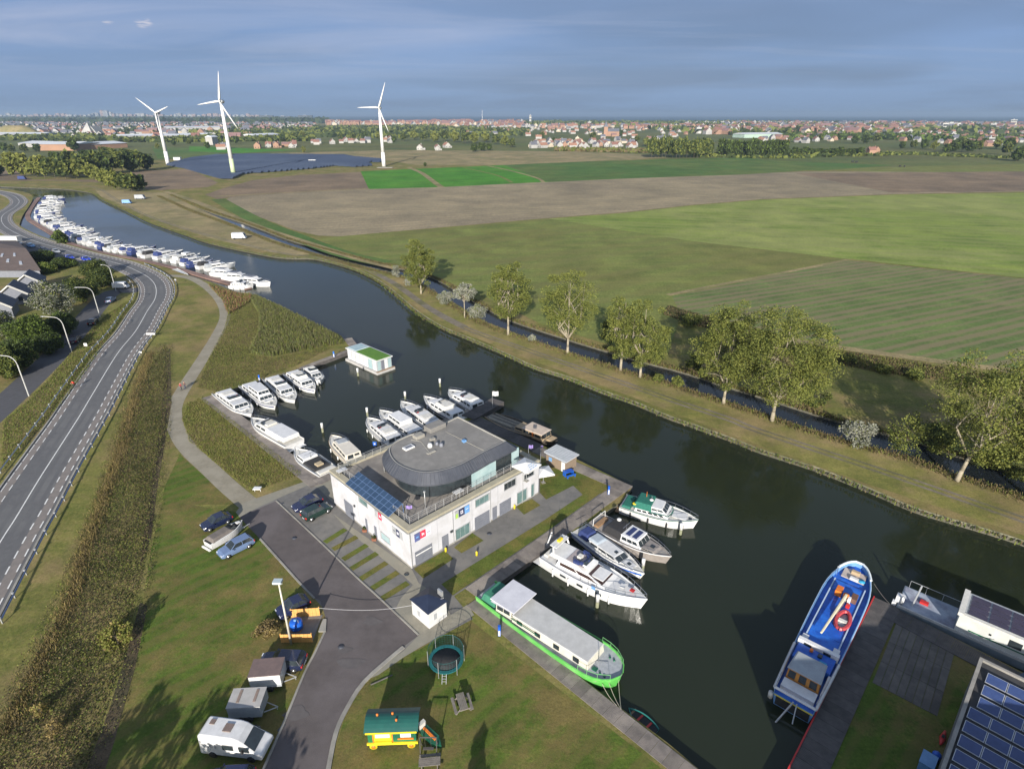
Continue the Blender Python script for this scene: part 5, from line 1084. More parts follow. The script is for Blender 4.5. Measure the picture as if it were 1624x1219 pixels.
cruiser('fourth cruiser of the five behind the building, with a plain cream top deck', (733, 663), (672, 628), 3.7, G2, 3)
cruiser('last cruiser of the five, nearest the jetty with the white flag', (763, 647), (712, 618), 3.9, G2, 4)
b = Boat('motor_cruiser', 'broad white cruiser moored lengthways along the west basin dock, bow to the corner', (467, 703), (399, 664), 3.9, 1.25, 0.2, 0.95, 2.4, 0.5, cat='cruiser'); L_ = b.L
b.cabin(-L_*.30, L_*.28, 1.5, 1.15, 0.9, 0.9, 0.1, 0.15, nwin=4, screen=3); b.canopy(-L_*.46, -L_*.05, 1.55, 1.6, 0.75, WHITE, 0.12, 0.2, 0.1, 'aft_cabin'); b.canopy(-L_*.08, L_*.14, 1.3, 2.05, 0.25, OFFW, .1, .3, .1, 'flybridge'); b.screen(L_*.13, 1.0, 2.3, .35); b.rail(0, L_*.48, .5); b.hatch(L_*.36, 0, 1.25); b.platform(.6, WHITE); b.fenders([-2, 1, 3], (-1,)); b.seats(-L_*.04, L_*.02, -.9, .9, 2.31, .3, OFFW)
b = Boat('open_cruiser', 'white cruiser with dark open cockpit and beige seats at the end of the west dock', (521, 748), (468, 712), 3.7, 1.05, 0.25, 0.92, 2.3, 0.5, cat='cruiser'); L_ = b.L
b.cabin(L_*.0, L_*.30, 1.35, 0.95, 0.7, 1.0, 0.1, 0.15, nwin=2, screen=3); b.canopy(-L_*.34, L_*.02, 1.45, 0.95, 0.35, BLACKC, .15, .2, .1, 'cockpit_cover'); b.seats(-L_*.30, -L_*.20, -.5, .6, 1.31, .28, mat('beige_cushion', (0.42, 0.34, 0.22), (0.36, 0.29, 0.19), 3, 0.8)); b.seats(-L_*.49, -L_*.40, -1.4, 1.4, 1.0, .3, OFFW, 'stern_bench'); b.rail(L_*.1, L_*.48, .5); b.mast(L_*.0, 1.6, 0.9, bar=1.1); b.platform(.5)
b = Boat('cabin_cruiser', 'single cream white cruiser alone at the narrow dock below the middle of the basin', (563, 728), (526, 690), 3.3, 1.05, 0.2, 0.9, 2.6, 0.5, hull=mat('cream_gelcoat', (0.66, 0.62, 0.53), (0.58, 0.54, 0.46), 2, 0.4), cat='cruiser', rub=TEAK); L_ = b.L
b.cabin(-L_*.46, L_*.18, 1.35, 1.0, 0.95, 0.6, 0.05, 0.12, wall=mat('cream_cabin', (0.64, 0.60, 0.52), (0.56, 0.52, 0.45), 2, 0.5), nwin=4, screen=3, back=True); b.seats(-L_*.05, L_*.10, -.8, .8, 1.96, .16, GREYD, 'solar_mat'); b.seats(L_*.20, L_*.28, -.5, .5, 1.05, .25, DGLASS, 'deck_box'); b.rail(L_*.1, L_*.48, .45); b.fenders([-2, 1])
# --- floating house
A, B, C_ = P(552, 567, 0), P(599, 588, 0), P(621, 580, 0); d = B-A; w = d.length; l = (C_-B).length*1.0
fh = thing('floating_house', 'white floating house with tall glass panels and a green grass roof', 'houseboat', (A.x, A.y, WZ), math.atan2(d.y, d.x))
x = MB(); x.box(-0.4, w+0.5, -0.5, l+0.5, -0.3, 0.55); x.build('pontoon', mat('pale_pontoon', (0.42, 0.41, 0.39), (0.34, 0.33, 0.32), 1.5, 0.8), fh, bevel=0.05)
x = MB(); x.box(0, w, 0, l, 0.55, 2.95); x.build('wall', GREYD, fh); x = MB(); x.box(-0.25, w+0.25, -0.25, l+0.25, 2.95, 3.15); rf = x.build('roof', WHITE, fh)
x = MB(); x.box(w*.32, w+0.05, 0.0, l-0.1, 3.15, 3.24); x.build('grass_roof', mat('sedum', (0.09, 0.20, 0.02), (0.06, 0.15, 0.02), 2.5, 0.9, bump=0.5), rf); x = MB(); x.box(0.1, w*.28, 0.2, l-0.2, 3.152, 3.25); x.build('glass_roof', BGLASS, rf)
q_ = ((0, 0, .55), (w, 0, .55), (w, 0, 2.95), (0, 0, 2.95))
for i in range(7): x = MB(); x.panel(q_, 0.02+i*.14, 0.13+i*.14, 0.03, 0.95, 0.04); x.build('glass_panel', WHITE if i != 5 else BGLASS, fh)
q_ = ((w, 0, .55), (w, l, .55), (w, l, 2.95), (w, 0, 2.95))
for i in range(4): x = MB(); x.panel(q_, 0.04+i*.24, 0.24+i*.24, 0.05, 0.92, 0.04); x.build('glass_panel', (BGLASS, DOORG, WHITE, BGLASS)[i], fh)
x = MB(); x.box(w+.0, w+.5, -.5, l+.5, .56, .62); x.build('deck', TEAK, fh)
# --- old wooden boat behind the building
BR = mat('old_brown_hull', (0.085, 0.07, 0.055), (0.06, 0.05, 0.04), 2, 0.7); TANW = mat('tan_cabin_wood', (0.42, 0.32, 0.20), (0.35, 0.26, 0.16), 1.5, 0.7)
b = Boat('wooden_barge', 'old dark wooden barge with a tan cabin lying along the shaded dock', (775, 656), (884, 700), 3.9, 0.95, 0.5, 0.55, 2.4, 0.35, hull=BR, deck=mat('worn_grey_boards', (0.20, 0.185, 0.16), (0.14, 0.13, 0.11), 2, 0.9), cat='barge', rub=TANW, bul=0.25); L_ = b.L
b.cabin(L_*.08, L_*.36, 1.5, 0.75, 1.15, 0.3, 0.1, 0.12, wall=TANW, roof=mat('pinkish_roof', (0.52, 0.43, 0.35), (0.44, 0.36, 0.30), 1.5, 0.8), nwin=3, screen=2, roof_over=.2); b.cabin(-L_*.04, L_*.07, 1.2, .75, .75, .1, .1, .1, wall=TANW, nwin=1, screen=0, name='hatch_house'); b.seats(L_*.39, L_*.46, -.8, .8, .95, .3, TANW, 'bow_bench')
for y in (-.9, 0, .9): p = MB(); p.tube((-L_*.44, y, 1.05), (-L_*.05, y, 1.1), .09, n=6); b.part('spar', p, mat('pale_spar', (0.33, 0.30, 0.24), (0.26, 0.24, 0.19), 2, 0.8))
b.seats(-L_*.42, -L_*.08, -1.3, -1.1, .95, .25, mat('pale_spar', (0, 0, 0)), 'gunwale_board')
b.seats(L_*.22, L_*.24, -1.45, -1.35, 1.0, .8, ORANGEP, 'door')
# --- yachts at the quay
b = Boat('motor_yacht', 'white yacht with dark green canopy and green band, farthest from the barge', (988, 795), (1107, 829), 3.9, 1.25, 0.5, 0.88, 2.3, 0.45, cat='yacht', stripe=None, rub=DGREEN); L_ = b.L
b.cabin(-L_*.30, L_*.16, 1.6, 1.15, 0.55, 0.9, 0.05, 0.1, nwin=5, screen=0, roof=None, wz=(.3, .8)); b.cabin(-L_*.10, L_*.13, 1.35, 1.65, 0.6, 0.9, 0.1, 0.2, nwin=2, screen=3, name='wheelhouse', roof=WHITE)
b.canopy(-L_*.34, -L_*.08, 1.5, 1.65, 0.95, GREENC, .25, .15, .5); b.canopy(-L_*.48, -L_*.35, 1.55, 1.15, .35, GREENC, .15, .1, .1, 'aft_cover'); p = MB(); p.path([(L_*.14, -1.3, 1.66), (L_*.17, 0, 1.62), (L_*.14, 1.3, 1.66)], .07); p.path([(L_*.14, -1.3, 1.66), (-L_*.1, -1.5, 1.66)], .07); b.part('green_band', p, GREENC)
b.rail(-L_*.05, L_*.49, .6); b.mast(-L_*.12, 2.3, .9, bar=.5); b.mast(-L_*.2, 2.5, .9, ORANGEP, .5); p = MB(); p.lathe([(.0, 2.5), (.28, 2.55), (.28, 2.7), (.1, 2.82)], (-L_*.12, 0), 12); b.part('radar_dome', p, WHITE)
for i, (xx, yy) in enumerate(((.22, .4), (.27, -.5), (.34, .3), (.40, -.1))): b.hatch(L_*xx, yy, b.h(L_*xx)-.1, .2)
b.seats(L_*.17, L_*.36, -.75, .75, 1.35, .12, WHITE, 'foredeck_trunk'); p = MB(); p.lathe([(0.1, 0), (.3, .0), (.3, .12), (.1, .12)], n=12); b.part('life_ring', p, YELLOW, loc=(-L_*.31, -1.2, 2.1)); b.platform(.6); b.fenders([-3.5, -1, 1.5, 3.5], (-1,), BLACKC)
GB = mat('taupe_hull', (0.26, 0.235, 0.215), (0.20, 0.18, 0.165), 2, 0.5)
b = Boat('motor_yacht', 'taupe and white motor boat with black hood and two dark roof panels', (941, 823), (1064, 886), 3.7, 1.2, 0.4, 0.88, 2.4, 0.45, hull=GB, deck=mat('taupe_deck', (0.30, 0.275, 0.25), (0.24, 0.22, 0.2), 2, 0.7), cat='yacht', rub=WHITE); L_ = b.L
b.cabin(-L_*.06, L_*.20, 1.45, 1.1, 0.95, 0.7, 0.1, 0.15, nwin=3, screen=3, roof=WHITE); b.canopy(-L_*.30, -L_*.05, 1.4, 1.1, 1.05, BLACKC, .25, .1, .5, 'hood'); b.seats(-L_*.02, L_*.035, -.95, .95, 2.14, .05, mat('roof_solar', (0.03, 0.045, 0.13), (0.025, 0.035, 0.10), 1, 0.25), 'roof_panel'); b.seats(L_*.06, L_*.115, -.9, .9, 2.14, .05, mat('roof_solar', (0, 0, 0)), 'roof_panel')
b.cabin(L_*.19, L_*.36, 1.1, 1.2, .3, .4, .02, .1, nwin=2, screen=0, name='foredeck_trunk', wall=GB); b.hatch(L_*.28, 0, 1.52, .25); b.rail(-L_*.02, L_*.49, .55); b.seats(-L_*.42, -L_*.36, -1.2, 1.2, 1.05, .3, TEAK, 'stern_bench'); b.mast(-L_*.06, 2.1, .8, bar=.8); p = MB(); p.lathe([(.0, 2.75), (.3, 2.8), (.3, 2.95), (.1, 3.05)], (-L_*.17, .2), 12); b.part('radar_dome', p, WHITE); b.platform(.7); p = MB(); p.path([(-L_*.42, -1.4, 1.2), (-L_*.42, -1.3, 2.2), (-L_*.42, 1.3, 2.2), (-L_*.42, 1.4, 1.2)], .05); b.part('arch', p, WHITE)
b = Boat('motor_yacht', 'small pale cruiser with blue keel band and blue hood between the two bigger yachts', (917, 836), (1022, 911), 3.1, 0.95, 0.5, 0.88, 2.2, 0.45, cat='yacht', stripe=BLUEP); L_ = b.L
b.cabin(-L_*.24, L_*.24, 1.15, 0.85, .55, 1.2, .1, .15, nwin=3, screen=2); b.canopy(-L_*.42, -L_*.26, 1.05, .85, .8, NAVY, .3, .3, .2, 'hood'); b.canopy(-L_*.26, -L_*.10, .95, 1.3, .3, mat('pale_blue_canvas', (.36, .41, .46), (.3, .35, .4), 2, .8), .2, .3, .1, 'screen_cover'); b.hatch(L_*.10, 0, 1.41, .2); b.hatch(L_*.29, 0, 1.05, .22); b.rail(0, L_*.49, .5); b.mast(-L_*.44, .9, 1.3, bar=.9); b.seats(L_*.22, L_*.36, -.55, .55, .95, .12, WHITE, 'foredeck_trunk'); b.platform(.6, WHITE)
# the biggest white yacht
b = Boat('motor_yacht', 'largest white motor yacht with flybridge and blue seat cover beside the quay', (870, 876), (1026, 958), 4.5, 1.5, 0.35, 0.86, 2.3, 0.38, cat='yacht', deck=WHITE, bul=.1); L_ = b.L
b.cabin(-L_*.34, L_*.20, 1.65, 1.38, .85, 3.4, .3, .3, nwin=2, screen=1, wz=(.35, .72), glass=mat('brown_tinted_glass', (0.06, 0.035, 0.03), (0.04, 0.025, 0.025), 2, 0.1, spec=.8), back=True)
b.canopy(-L_*.42, -L_*.03, 1.5, 2.2, .45, WHITE, .18, 1.6, .2, 'flybridge'); b.seats(-L_*.25, -L_*.07, -1.2, 1.2, 2.66, .05, mat('lilac_deck', (0.34, 0.30, 0.30), (0.28, 0.25, 0.25), 3, 0.8), 'flybridge_floor')
p = MB()
for i in range(9):
    a = math.pi*(-0.55+1.1*i/8); p.box(-L_*.15+.95*math.cos(a)-.2, -L_*.15+.95*math.cos(a)+.2, 1.05*math.sin(a)-.2, 1.05*math.sin(a)+.2, 2.72, 3.05)
b.part('blue_seat_cover', p, NAVY); b.seats(-L_*.18, -L_*.14, -.35, .35, 2.72, .4, OFFW, 'fly_table'); b.canopy(-L_*.10, -L_*.01, 1.0, 2.62, .2, WHITE, .1, .8, .05, 'fly_console'); b.screen(-L_*.06, .8, 2.8, .35)
p = MB(); p.path([(-L_*.36, -1.6, 2.4), (-L_*.38, -1.35, 3.6), (-L_*.38, 1.35, 3.6), (-L_*.36, 1.6, 2.4)], .12, 6); p.box(-L_*.42, -L_*.35, -1.3, 1.3, 3.55, 3.68); b.part('radar_arch', p, WHITE); b.seats(-L_*.40, -L_*.37, -.3, .5, 3.69, .25, YELLOW, 'life_buoy_box'); b.mast(-L_*.38, 3.6, 1.2)
b.seats(-L_*.02, L_*.12, -1.0, 1.0, 1.95, .12, WHITE, 'windscreen_cover'); b.platform(1.3, WHITE); b.seats(-L_*.47, -L_*.43, -1.5, 1.5, 1.7, .35, OFFW, 'stern_bench'); b.hatch(L_*.27, 0, 1.85, .3, WHITE); b.hatch(L_*.36, 0, 1.95, .25, RED); b.rail(-L_*.05, L_*.49, .65, .028); b.fenders([-4.5, -2.2, .5, 3.0], (-1,))
for i in range(3): p = MB(); xx = -3.5+i*2.4; p.box(xx, xx+.8, -b.w(xx)-.015, -b.w(xx)*.97, .8, 1.05); b.part('porthole', p, DGLASS)
p = MB(); p.box(.8, 1.3, -b.w(1)-.03, -b.w(1)*.97, 1.3, 1.7); b.part('blue_badge', p, LBLUE); p = MB(); xl = [L_*(.05+.42*i/8) for i in range(9)]
for sg in (1, -1): p.path([(x_, sg*b.w(x_)*.72, b.h(x_)-.06) for x_ in xl], .035, 4)
b.part('deck_line', p, GREYD)
p = MB(); p.tube((-L_/2-1.3, 1.2, .3), (-L_/2-.9, 1.9, 2.6), .09, n=6); b.part('gangway', p, WHITE)
# --- green barge
b = Boat('dutch_barge', 'long bright green barge with cream superstructure beside the plank dock', (770, 936), (985, 1074), 4.7, 1.45, 0.2, 0.70, 2.2, 0.80, hull=LGREEN, deck=GREYD, cat='barge', rub=LGREEN, bul=.25, bluff=.12, bq=.5, z=.4); L_ = b.L
CREAM = mat('cream_paint', (0.56, 0.54, 0.46), (0.49, 0.47, 0.40), 1.5, 0.5)
c_ = b.cabin(-L_*.20, L_*.34, 1.7, 1.2, 1.0, .15, .05, .1, wall=CREAM, nwin=0, screen=0, roof=mat('pale_grey_roof_paint', (0.47, 0.47, 0.46), (0.40, 0.40, 0.39), 1.2, 0.7), name='living_cabin')
for i in range(4):
    for sg in (-1, 1): p = MB(); xx = -L_*.16+i*L_*.135; p.box(xx, xx+.7, min(sg*1.60, sg*1.69), max(sg*1.60, sg*1.69), 1.55, 2.0); b.part('window', p, DGLASS, c_)
b.cabin(-L_*.33, -L_*.21, 1.7, 1.0, 1.75, .15, .1, .1, wall=CREAM, roof=mat('lilac_white_roof', (0.58, 0.58, 0.62), (0.50, 0.50, 0.54), 1.2, 0.5), nwin=2, screen=3, name='wheelhouse', roof_over=.45)
p = MB(); p.box(-L_*.36, -L_*.17, -1.95, 1.95, 2.86, 2.98); b.part('awning', p, mat('lilac_white_roof', (0, 0, 0)), bevel=.04)
b.canopy(-L_*.47, -L_*.35, 1.5, 1.1, 1.15, mat('green_awning', (0.04, 0.19, 0.12), (0.03, 0.15, 0.10), 1.5, .8), .2, .1, .4, 'stern_awning'); p = MB(); p.box(-L_*.20, L_*.0, -1.85, -1.8, 1.9, 2.0); b.part('green_trim', p, DGREEN)
for xx in (-.12, .05, .12): p = MB(); p.box(L_*xx, L_*xx+.12, -.9, .3, 2.09, 2.2); b.part('roof_bar', p, mat('grey_green', (0.3, 0.36, 0.33), (0.25, 0.3, 0.28), 2, .6))
b.hatch(L_*.42, .0, 1.05, .42, WHITE); b.hatch(L_*.42, .0, 1.12, .25, DGLASS); b.rail(L_*.30, L_*.47, .55, .03, mat('green_rail', (0.15, 0.4, 0.15), (0.12, 0.3, 0.12), 2, .5)); b.mast(L_*.355, 1.1, 2.4, bar=0); b.seats(L_*.35, L_*.38, -1.2, -.7, 1.05, .35, DGREEN, 'flower_box')
for i in range(4): p = MB(); p.lathe([(.12, 0), (.12, .45)], n=8); b.part('bollard', p, DGREEN, loc=(L_*.39+.25*i, (-1)**i*1.1, 1.0))
for (a, c_) in (((980, 1066), (985, 1124)), ((965, 1080), (985, 1124)), ((955, 1084), (978, 1118)), ((946, 1080), (927, 1074))):
    A, B = P(*a, .4), P(*c_, .1); p = MB(); p.path([A.lerp(B, i/6)-Vector((0, 0, .25*math.sin(math.pi*i/6))) for i in range(7)], .03, 4); solo(p, 'mooring_rope', mat('pale_rope', (0.38, 0.35, 0.28), (0.3, 0.28, 0.22), 3, .9), {966: ''}.get(a[0], ['taut mooring rope from the green bow to the dock bollard, outermost', 'second mooring rope from the green bow to the dock', 'third mooring rope from the green bow to the dock, inner', 'short mooring rope from the green barge to the dock edge'][[980, 965, 955, 946].index(a[0])]), 'rope')
# --- blue ship
b = Boat('blue_ship', 'bright blue cargo ship with a crane on deck and grey wheelhouse roof', (1260, 1106), (1364, 892), 4.55, 1.9, 0.35, 0.80, 1.9, 0.72, hull=LBLUE, deck=BLUEP, cat='ship', rub=mat('pale_blue_rub', (0.45, 0.55, 0.68), (0.38, 0.48, 0.6), 2, .5), bul=.55, bluff=.15, bq=.5, z=1.5, L=23.4); L_ = b.L
p = MB(); p.box(-L_*.17, L_*.33, -1.5, 1.5, 1.35, 1.75); b.part('hatch_coaming', p, BLUEP); 
for sg in (-1, 1): p = MB(); p.box(-L_*.17, L_*.33, sg*1.56-.06, sg*1.56+.06, 1.76, 1.95); b.part('coaming_edge', p, mat('pale_blue_rub', (0, 0, 0)))
for i in range(6): p = MB(); p.box(-L_*.165+i*L_*.082, -L_*.165+(i+1)*L_*.082-.05, -1.45, 1.45, 1.76, 1.83); b.part('hatch_cover', p, BLUEP)
p = MB(); p.tube((L_*.20, -.2, 1.83), (L_*.20, -.2, 2.7), .3, n=10); b.part('crane_base', p, ORANGEP); p = MB(); p.tube((L_*.20, -.2, 2.6), (-L_*.11, .35, 2.5), .17, .11, 6); b.part('crane_boom', p, mat('cream_boom', (0.66, 0.60, 0.42), (0.58, 0.52, 0.36), 2, .5)); p = MB(); p.tube((L_*.18, -.3, 2.4), (L_*.06, -.05, 2.2), .1, n=6); b.part('crane_cylinder', p, STEEL)
b.seats(L_*.205, L_*.255, .3, .95, 1.83, .7, ORANGEP, 'crane_cab'); b.seats(L_*.20, L_*.25, -1.25, -.65, 1.83, .6, mat('brown_box', (0.16, 0.08, 0.05), (0.12, 0.06, 0.04), 2, .6), 'winch'); b.seats(L_*.15, L_*.17, -.9, -.5, 1.83, .4, RED, 'winch_motor'); b.seats(L_*.18, L_*.20, -.75, -.45, 1.84, .8, WHITE, 'lamp_box')
p = MB(); n_ = 16; xc, yc = L_*.045, -.85
for i in range(n_):
    f = lambda k: (xc+1.35*math.cos(2*math.pi*k/n_)*(1 if math.cos(2*math.pi*k/n_) < 0 else 1.25), yc+.62*math.sin(2*math.pi*k/n_), 2.05)
    p.tube(f(i), f(i+1), .2, n=6, cap=False)
rb_ = b.part('rubber_dinghy', p, mat('faded_red_rubber', (.48, .06, .07), (.40, .05, .06), 2, .5)); p = MB(); p.lathe([(1.3, 1.9), (1.3, 1.98)], (xc, yc), 16, sy=.46); b.part('dinghy_floor', p, GREYD, rb_); p = MB(); p.box(xc-.25, xc+.15, yc-.4, yc+.4, 1.99, 2.2); b.part('dinghy_seat', p, OFFW, rb_)
p = MB(); p.box(-L_*.205, -L_*.185, -1.9, 1.9, 1.7, 2.5); br = b.part('breakwater', p, WHITE)
for y in (-1.2, .6): p = MB(); p.box(-L_*.206, -L_*.184, y, y+.7, 2.0, 2.35); b.part('opening', p, DGLASS, br)
for y in (-1.75, 1.2): b.seats(-L_*.175, -L_*.14, y, y+.6, 1.76, .35, WHITE, 'locker')
for y in (1.4, .0): pass
b.seats(-L_*.30, -L_*.21, -1.75, 1.75, 1.45, .7, BLUEP, 'aft_house'); b.seats(-L_*.245, -L_*.225, -.6, -.2, 2.15, .2, DGLASS, 'skylight'); b.seats(-L_*.275, -L_*.255, -1.2, -.5, 2.15, .08, mat('turquoise', (0.03, 0.30, 0.5), (0.03, 0.25, 0.42), 2, .4), 'hatch'); b.seats(-L_*.235, -L_*.22, .3, .6, 2.15, .25, ORANGEP, 'vent')
c_ = b.cabin(-L_*.415, -L_*.30, 1.5, 1.45, 1.55, .1, .15, .1, wall=mat('orange_wood', (0.55, 0.24, 0.05), (0.45, 0.19, 0.04), 2, .5), nwin=0, screen=0, roof=mat('grey_roof_paint', (0.32, 0.35, 0.37), (0.27, 0.29, 0.31), 1.5, .6), name='wheelhouse', roof_over=.12)
q_ = (Vector((-L_*.415, 1.5, 1.45)), Vector((-L_*.415, -1.5, 1.45)), Vector((-L_*.415+.15, -1.4, 3.0)), Vector((-L_*.415+.15, 1.4, 3.0)))
for i in range(3): p = MB(); p.panel(q_, .05+i*.33, .27+i*.33, .35, .88, .03); b.part('window', p, DGLASS, c_)
b.seats(-L_*.47, -L_*.42, -1.5, 1.5, 1.4, .55, WHITE, 'stern_house'); b.seats(-L_*.42, -L_*.30, -2.0, -1.65, 1.45, .5, WHITE, 'side_locker'); b.rail(-L_*.49, -L_*.43, .6, .03); p = MB(); p.path([(-L_/2-.03, -1.7, 1.2), (-L_/2-.03, 1.7, 1.2)], .06); b.part('yellow_band', p, YELLOW)
p = MB(); p.tube((-L_/2-.1, 0, 1.6), (-L_/2-2.2, .9, -.4), .08, n=5); p.tube((-L_/2-.1, -.3, 1.6), (-L_/2-1.2, -.5, .2), .06, n=5); b.part('davit', p, GALV); p = MB(); p.tube((-L_*.5+.1, 2.0, .4), (-L_*.5+.1, 2.0, 1.1), .22, n=10); b.part('fender', p, OFFW)
p = MB()
for sg in (1, -1): p.path([(-L_*(.497-.28*i/6), sg*b.w(-L_*(.497-.28*i/6)), b.h(-L_*.4)+.05) for i in range(7)], .14, 6)
p.tube((-L_*.497, -b.w(-L_*.497), 1.95), (-L_*.497, b.w(-L_*.497), 1.95), .14, n=6); b.part('stern_bulwark', p, WHITE); p = MB(); p.box(-L_/2-.04, -L_/2+.05, -1.5, 1.5, .1, 1.2); b.part('stern_plate', p, BLACKC)
# bow: pale worn foredeck with windlass
b.seats(L_*.37, L_*.45, -1.2, 1.2, 1.75, .12, mat('worn_pink_deck', (0.46, 0.38, 0.33), (0.38, 0.33, 0.30), 1.2, .7), 'foredeck'); b.seats(L_*.415, L_*.435, -.5, .4, 1.87, .4, TANW, 'windlass'); b.seats(L_*.365, L_*.385, -.6, .3, 1.85, .3, WHITE, 'anchor_locker'); p = MB(); p.lathe([(.35, 1.85), (.35, 2.0)], (L_*.385, -.9), 12); b.part('rope_coil', p, mat('turquoise', (0, 0, 0)))
p = MB(); xl = [L_*(.40+.098*i/5) for i in range(6)]
for sg in (1, -1): p.path([(x_, sg*b.w(x_), b.h(x_)+.12) for x_ in xl], .13, 6)
p.tube((L_*.498, -b.w(L_*.498), b.h(L_*.49)+.1), (L_*.498, b.w(L_*.498), b.h(L_*.49)+.1), .13, n=6); b.part('bow_rail', p, mat('shiny_white', (0.72, 0.76, 0.76), (0.6, 0.66, 0.68), 2, .25)); b.mast(L_*.36, 1.8, 1.6, y=1.6)
A, B = P(1386, 925, 1.0), P(1428, 972, .1); p = MB(); p.path([A.lerp(B, i/6)-Vector((0, 0, .3*math.sin(math.pi*i/6))) for i in range(7)], .03, 4); solo(p, 'mooring_rope', mat('dark_rope', (.12, .11, .1), (.09, .08, .07), 3, .9), 'dark mooring rope from the bow of the blue ship to the quay', 'rope')
A, B = P(1290, 1112, .6), P(1292, 1140, .1); p = MB(); p.path([A, B], .04, 4); solo(p, 'mooring_rope', mat('dark_rope', (0, 0, 0)), 'short mooring rope at the stern of the blue ship', 'rope')
# --- grey ferry with solar roof
A, B = P(1422, 959, .4), P(1640, 1056, .4); d = B-A; fw_ = d.length
fe = thing('grey_ferry', 'long grey work ferry with a white deckhouse carrying solar panels', 'ferry', (A.x, A.y, WZ), math.atan2(d.y, d.x)); FW = 4.3
x = MB(); x.tbox((.5, fw_, .2, FW-.2), (0, fw_, 0, FW), -.3, 1.0); x.build('hull', mat('grey_blue_hull', (0.20, 0.25, 0.29), (0.15, 0.19, 0.22), 1.2, .6), fe)
x = MB(); x.box(.1, 5.2, .15, FW-.15, 1.0, 1.04); x.build('deck', mat('pale_blue_deck', (0.36, 0.40, 0.46), (0.22, 0.25, 0.32), .9, .6, c3=(0.14, 0.13, 0.18), s3=.35), fe)
x = MB(); x.box(.2, fw_, -.06, .1, 1.0, 1.28); x.build('side_rail', mat('dull_white', (0.46, 0.46, 0.44), (0.36, 0.36, 0.35), 1.5, .6), fe)
x = MB(); x.path([(.4, FW-.1, 2.0), (5.4, FW-.1, 2.0)], .03)
for i in range(4): x.tube((.4+i*1.6, FW-.1, 1.0), (.4+i*1.6, FW-.1, 2.0), .025, n=4)
x.build('rail', GALV, fe)
WH2 = mat('ferry_white', (0.56, 0.57, 0.53), (0.46, 0.47, 0.44), .8, .6)
x = MB(); x.box(5.3, fw_+4, .05, FW-.05, 1.0, 3.3); x.build('deckhouse', WH2, fe); x = MB(); x.box(5.1, 5.6, -.1, FW+.1, 3.3, 3.7); x.box(5.6, fw_+4, -.1, .35, 3.3, 3.6); x.build('roof_edge', OFFW, fe)
x = MB(); x.box(5.6, fw_+4, .35, FW+.1, 3.3, 3.42); rr = x.build('roof', GREYD, fe)
for i in range(6):
    for j in range(4): x = MB(); x.box(5.9+i*1.75, 7.5+i*1.75, .55+j*.9, 1.33+j*.9, 3.46, 3.5); x.build('solar_panel', mat('purple_solar', (0.055, 0.045, 0.075), (0.045, 0.038, 0.06), 1, .25), rr)
q_ = ((5.3, .05, 1.0), (fw_+4, .05, 1.0), (fw_+4, .05, 3.3), (5.3, .05, 3.3))
for a, b_, c, d_, m in ((.1, .95, .36, .42, DGREEN), (.40, .50, .5, .85, DGLASS), (.60, .70, .5, .85, DGLASS), (.78, .88, .5, .85, DGLASS), (.25, .27, .6, .7, DGLASS), (.08, .4, .03, .09, DOORG)): x = MB(); x.panel(q_, a, b_, c, d_, .03); x.build('window' if m is DGLASS else 'side_band', m, fe)
x = MB(); x.tube((1.3, 1.2, 1.0), (1.5, 2.2, 3.4), .09, n=6); x.tube((.3, .5, 1.0), (.3, .5, 2.2), .12, n=8); x.build('davit', GALV, fe); x = MB(); x.box(-.3, .5, .6, 1.3, 1.0, 1.9); x.box(-.5, -.1, 0.2, .8, .8, 1.2); x.build('winch', WHITE, fe); x = MB(); x.box(1.8, 2.6, 2.2, 2.7, 1.04, 1.3); x.build('red_chest', RED, fe)
# --- half-sunken rowing boat, small tender
b = Boat('rowing_boat', 'teal open rowing boat lying low in the water beside the long dock', (1040, 1160), (997, 1122), 1.5, .22, .6, .7, 2.2, .4, hull=mat('teal_paint', (0.03, 0.22, 0.19), (0.02, 0.16, 0.14), 2, .6), deck=BLACKC, cat='rowing boat', z=-.5, bul=.15)
for x_ in (-.8, .2, 1.0): b.seats(x_, x_+.2, -.55, .55, .08, .05, RED if x_ < .5 else TEAK, 'thwart')
# --- the far marina: one boat after another along the pontoon
far = []
def proto(kind):
    b = Boat('moored_cruiser', 'x', (800, 800), (800, 800), 3.6 if kind != 2 else 3.2, 1.25, .35, .9, 2.3, .45, cat='cruiser', L=11.0 if kind != 2 else 9.0, stripe=NAVY if kind == 1 else None, hull=(NAVY if kind == 4 else None)); L_ = b.L
    if kind in (0, 1, 4): b.cabin(-L_*.35, L_*.22, 1.4, 1.15, .9, 1.1, .1, .15, nwin=3, screen=2); b.canopy(-L_*.3, L_*.02, 1.3, 2.0, .5, WHITE, .15, .5, .1, 'flybridge'); b.canopy(-L_*.47, -L_*.3, 1.4, 1.2, 1.2, NAVY if kind else GREYD, .2, .1, .3, 'canopy'); b.seats(-L_*.28, -L_*.05, -.9, .9, 2.51, .06, DOORG, 'flybridge_floor')
    elif kind == 2: b.cabin(-L_*.1, L_*.25, 1.2, 1.1, .6, .9, .1, .15, nwin=2, screen=2); b.canopy(-L_*.42, -L_*.05, 1.3, 1.1, 1.1, BLACKC, .2, .3, .3, 'canopy')
    else: b.cabin(-L_*.42, L_*.28, 1.5, 1.15, 1.0, .7, .1, .15, nwin=4, screen=2, roof=OFFW); b.cabin(-L_*.1, L_*.12, 1.3, 2.1, .7, .4, .1, .1, nwin=2, screen=2, name='wheelhouse')
    b.rail(0, L_*.48, .5, .03, step=2); return b.root
protos = [proto(k) for k in range(5)]
wline = catmull(PL([(66, 316), (56, 331), (50, 345), (62, 356), (84, 368), (111, 383), (156, 397), (216, 409), (276, 421), (335, 437), (385, 452)], WZ), 10)
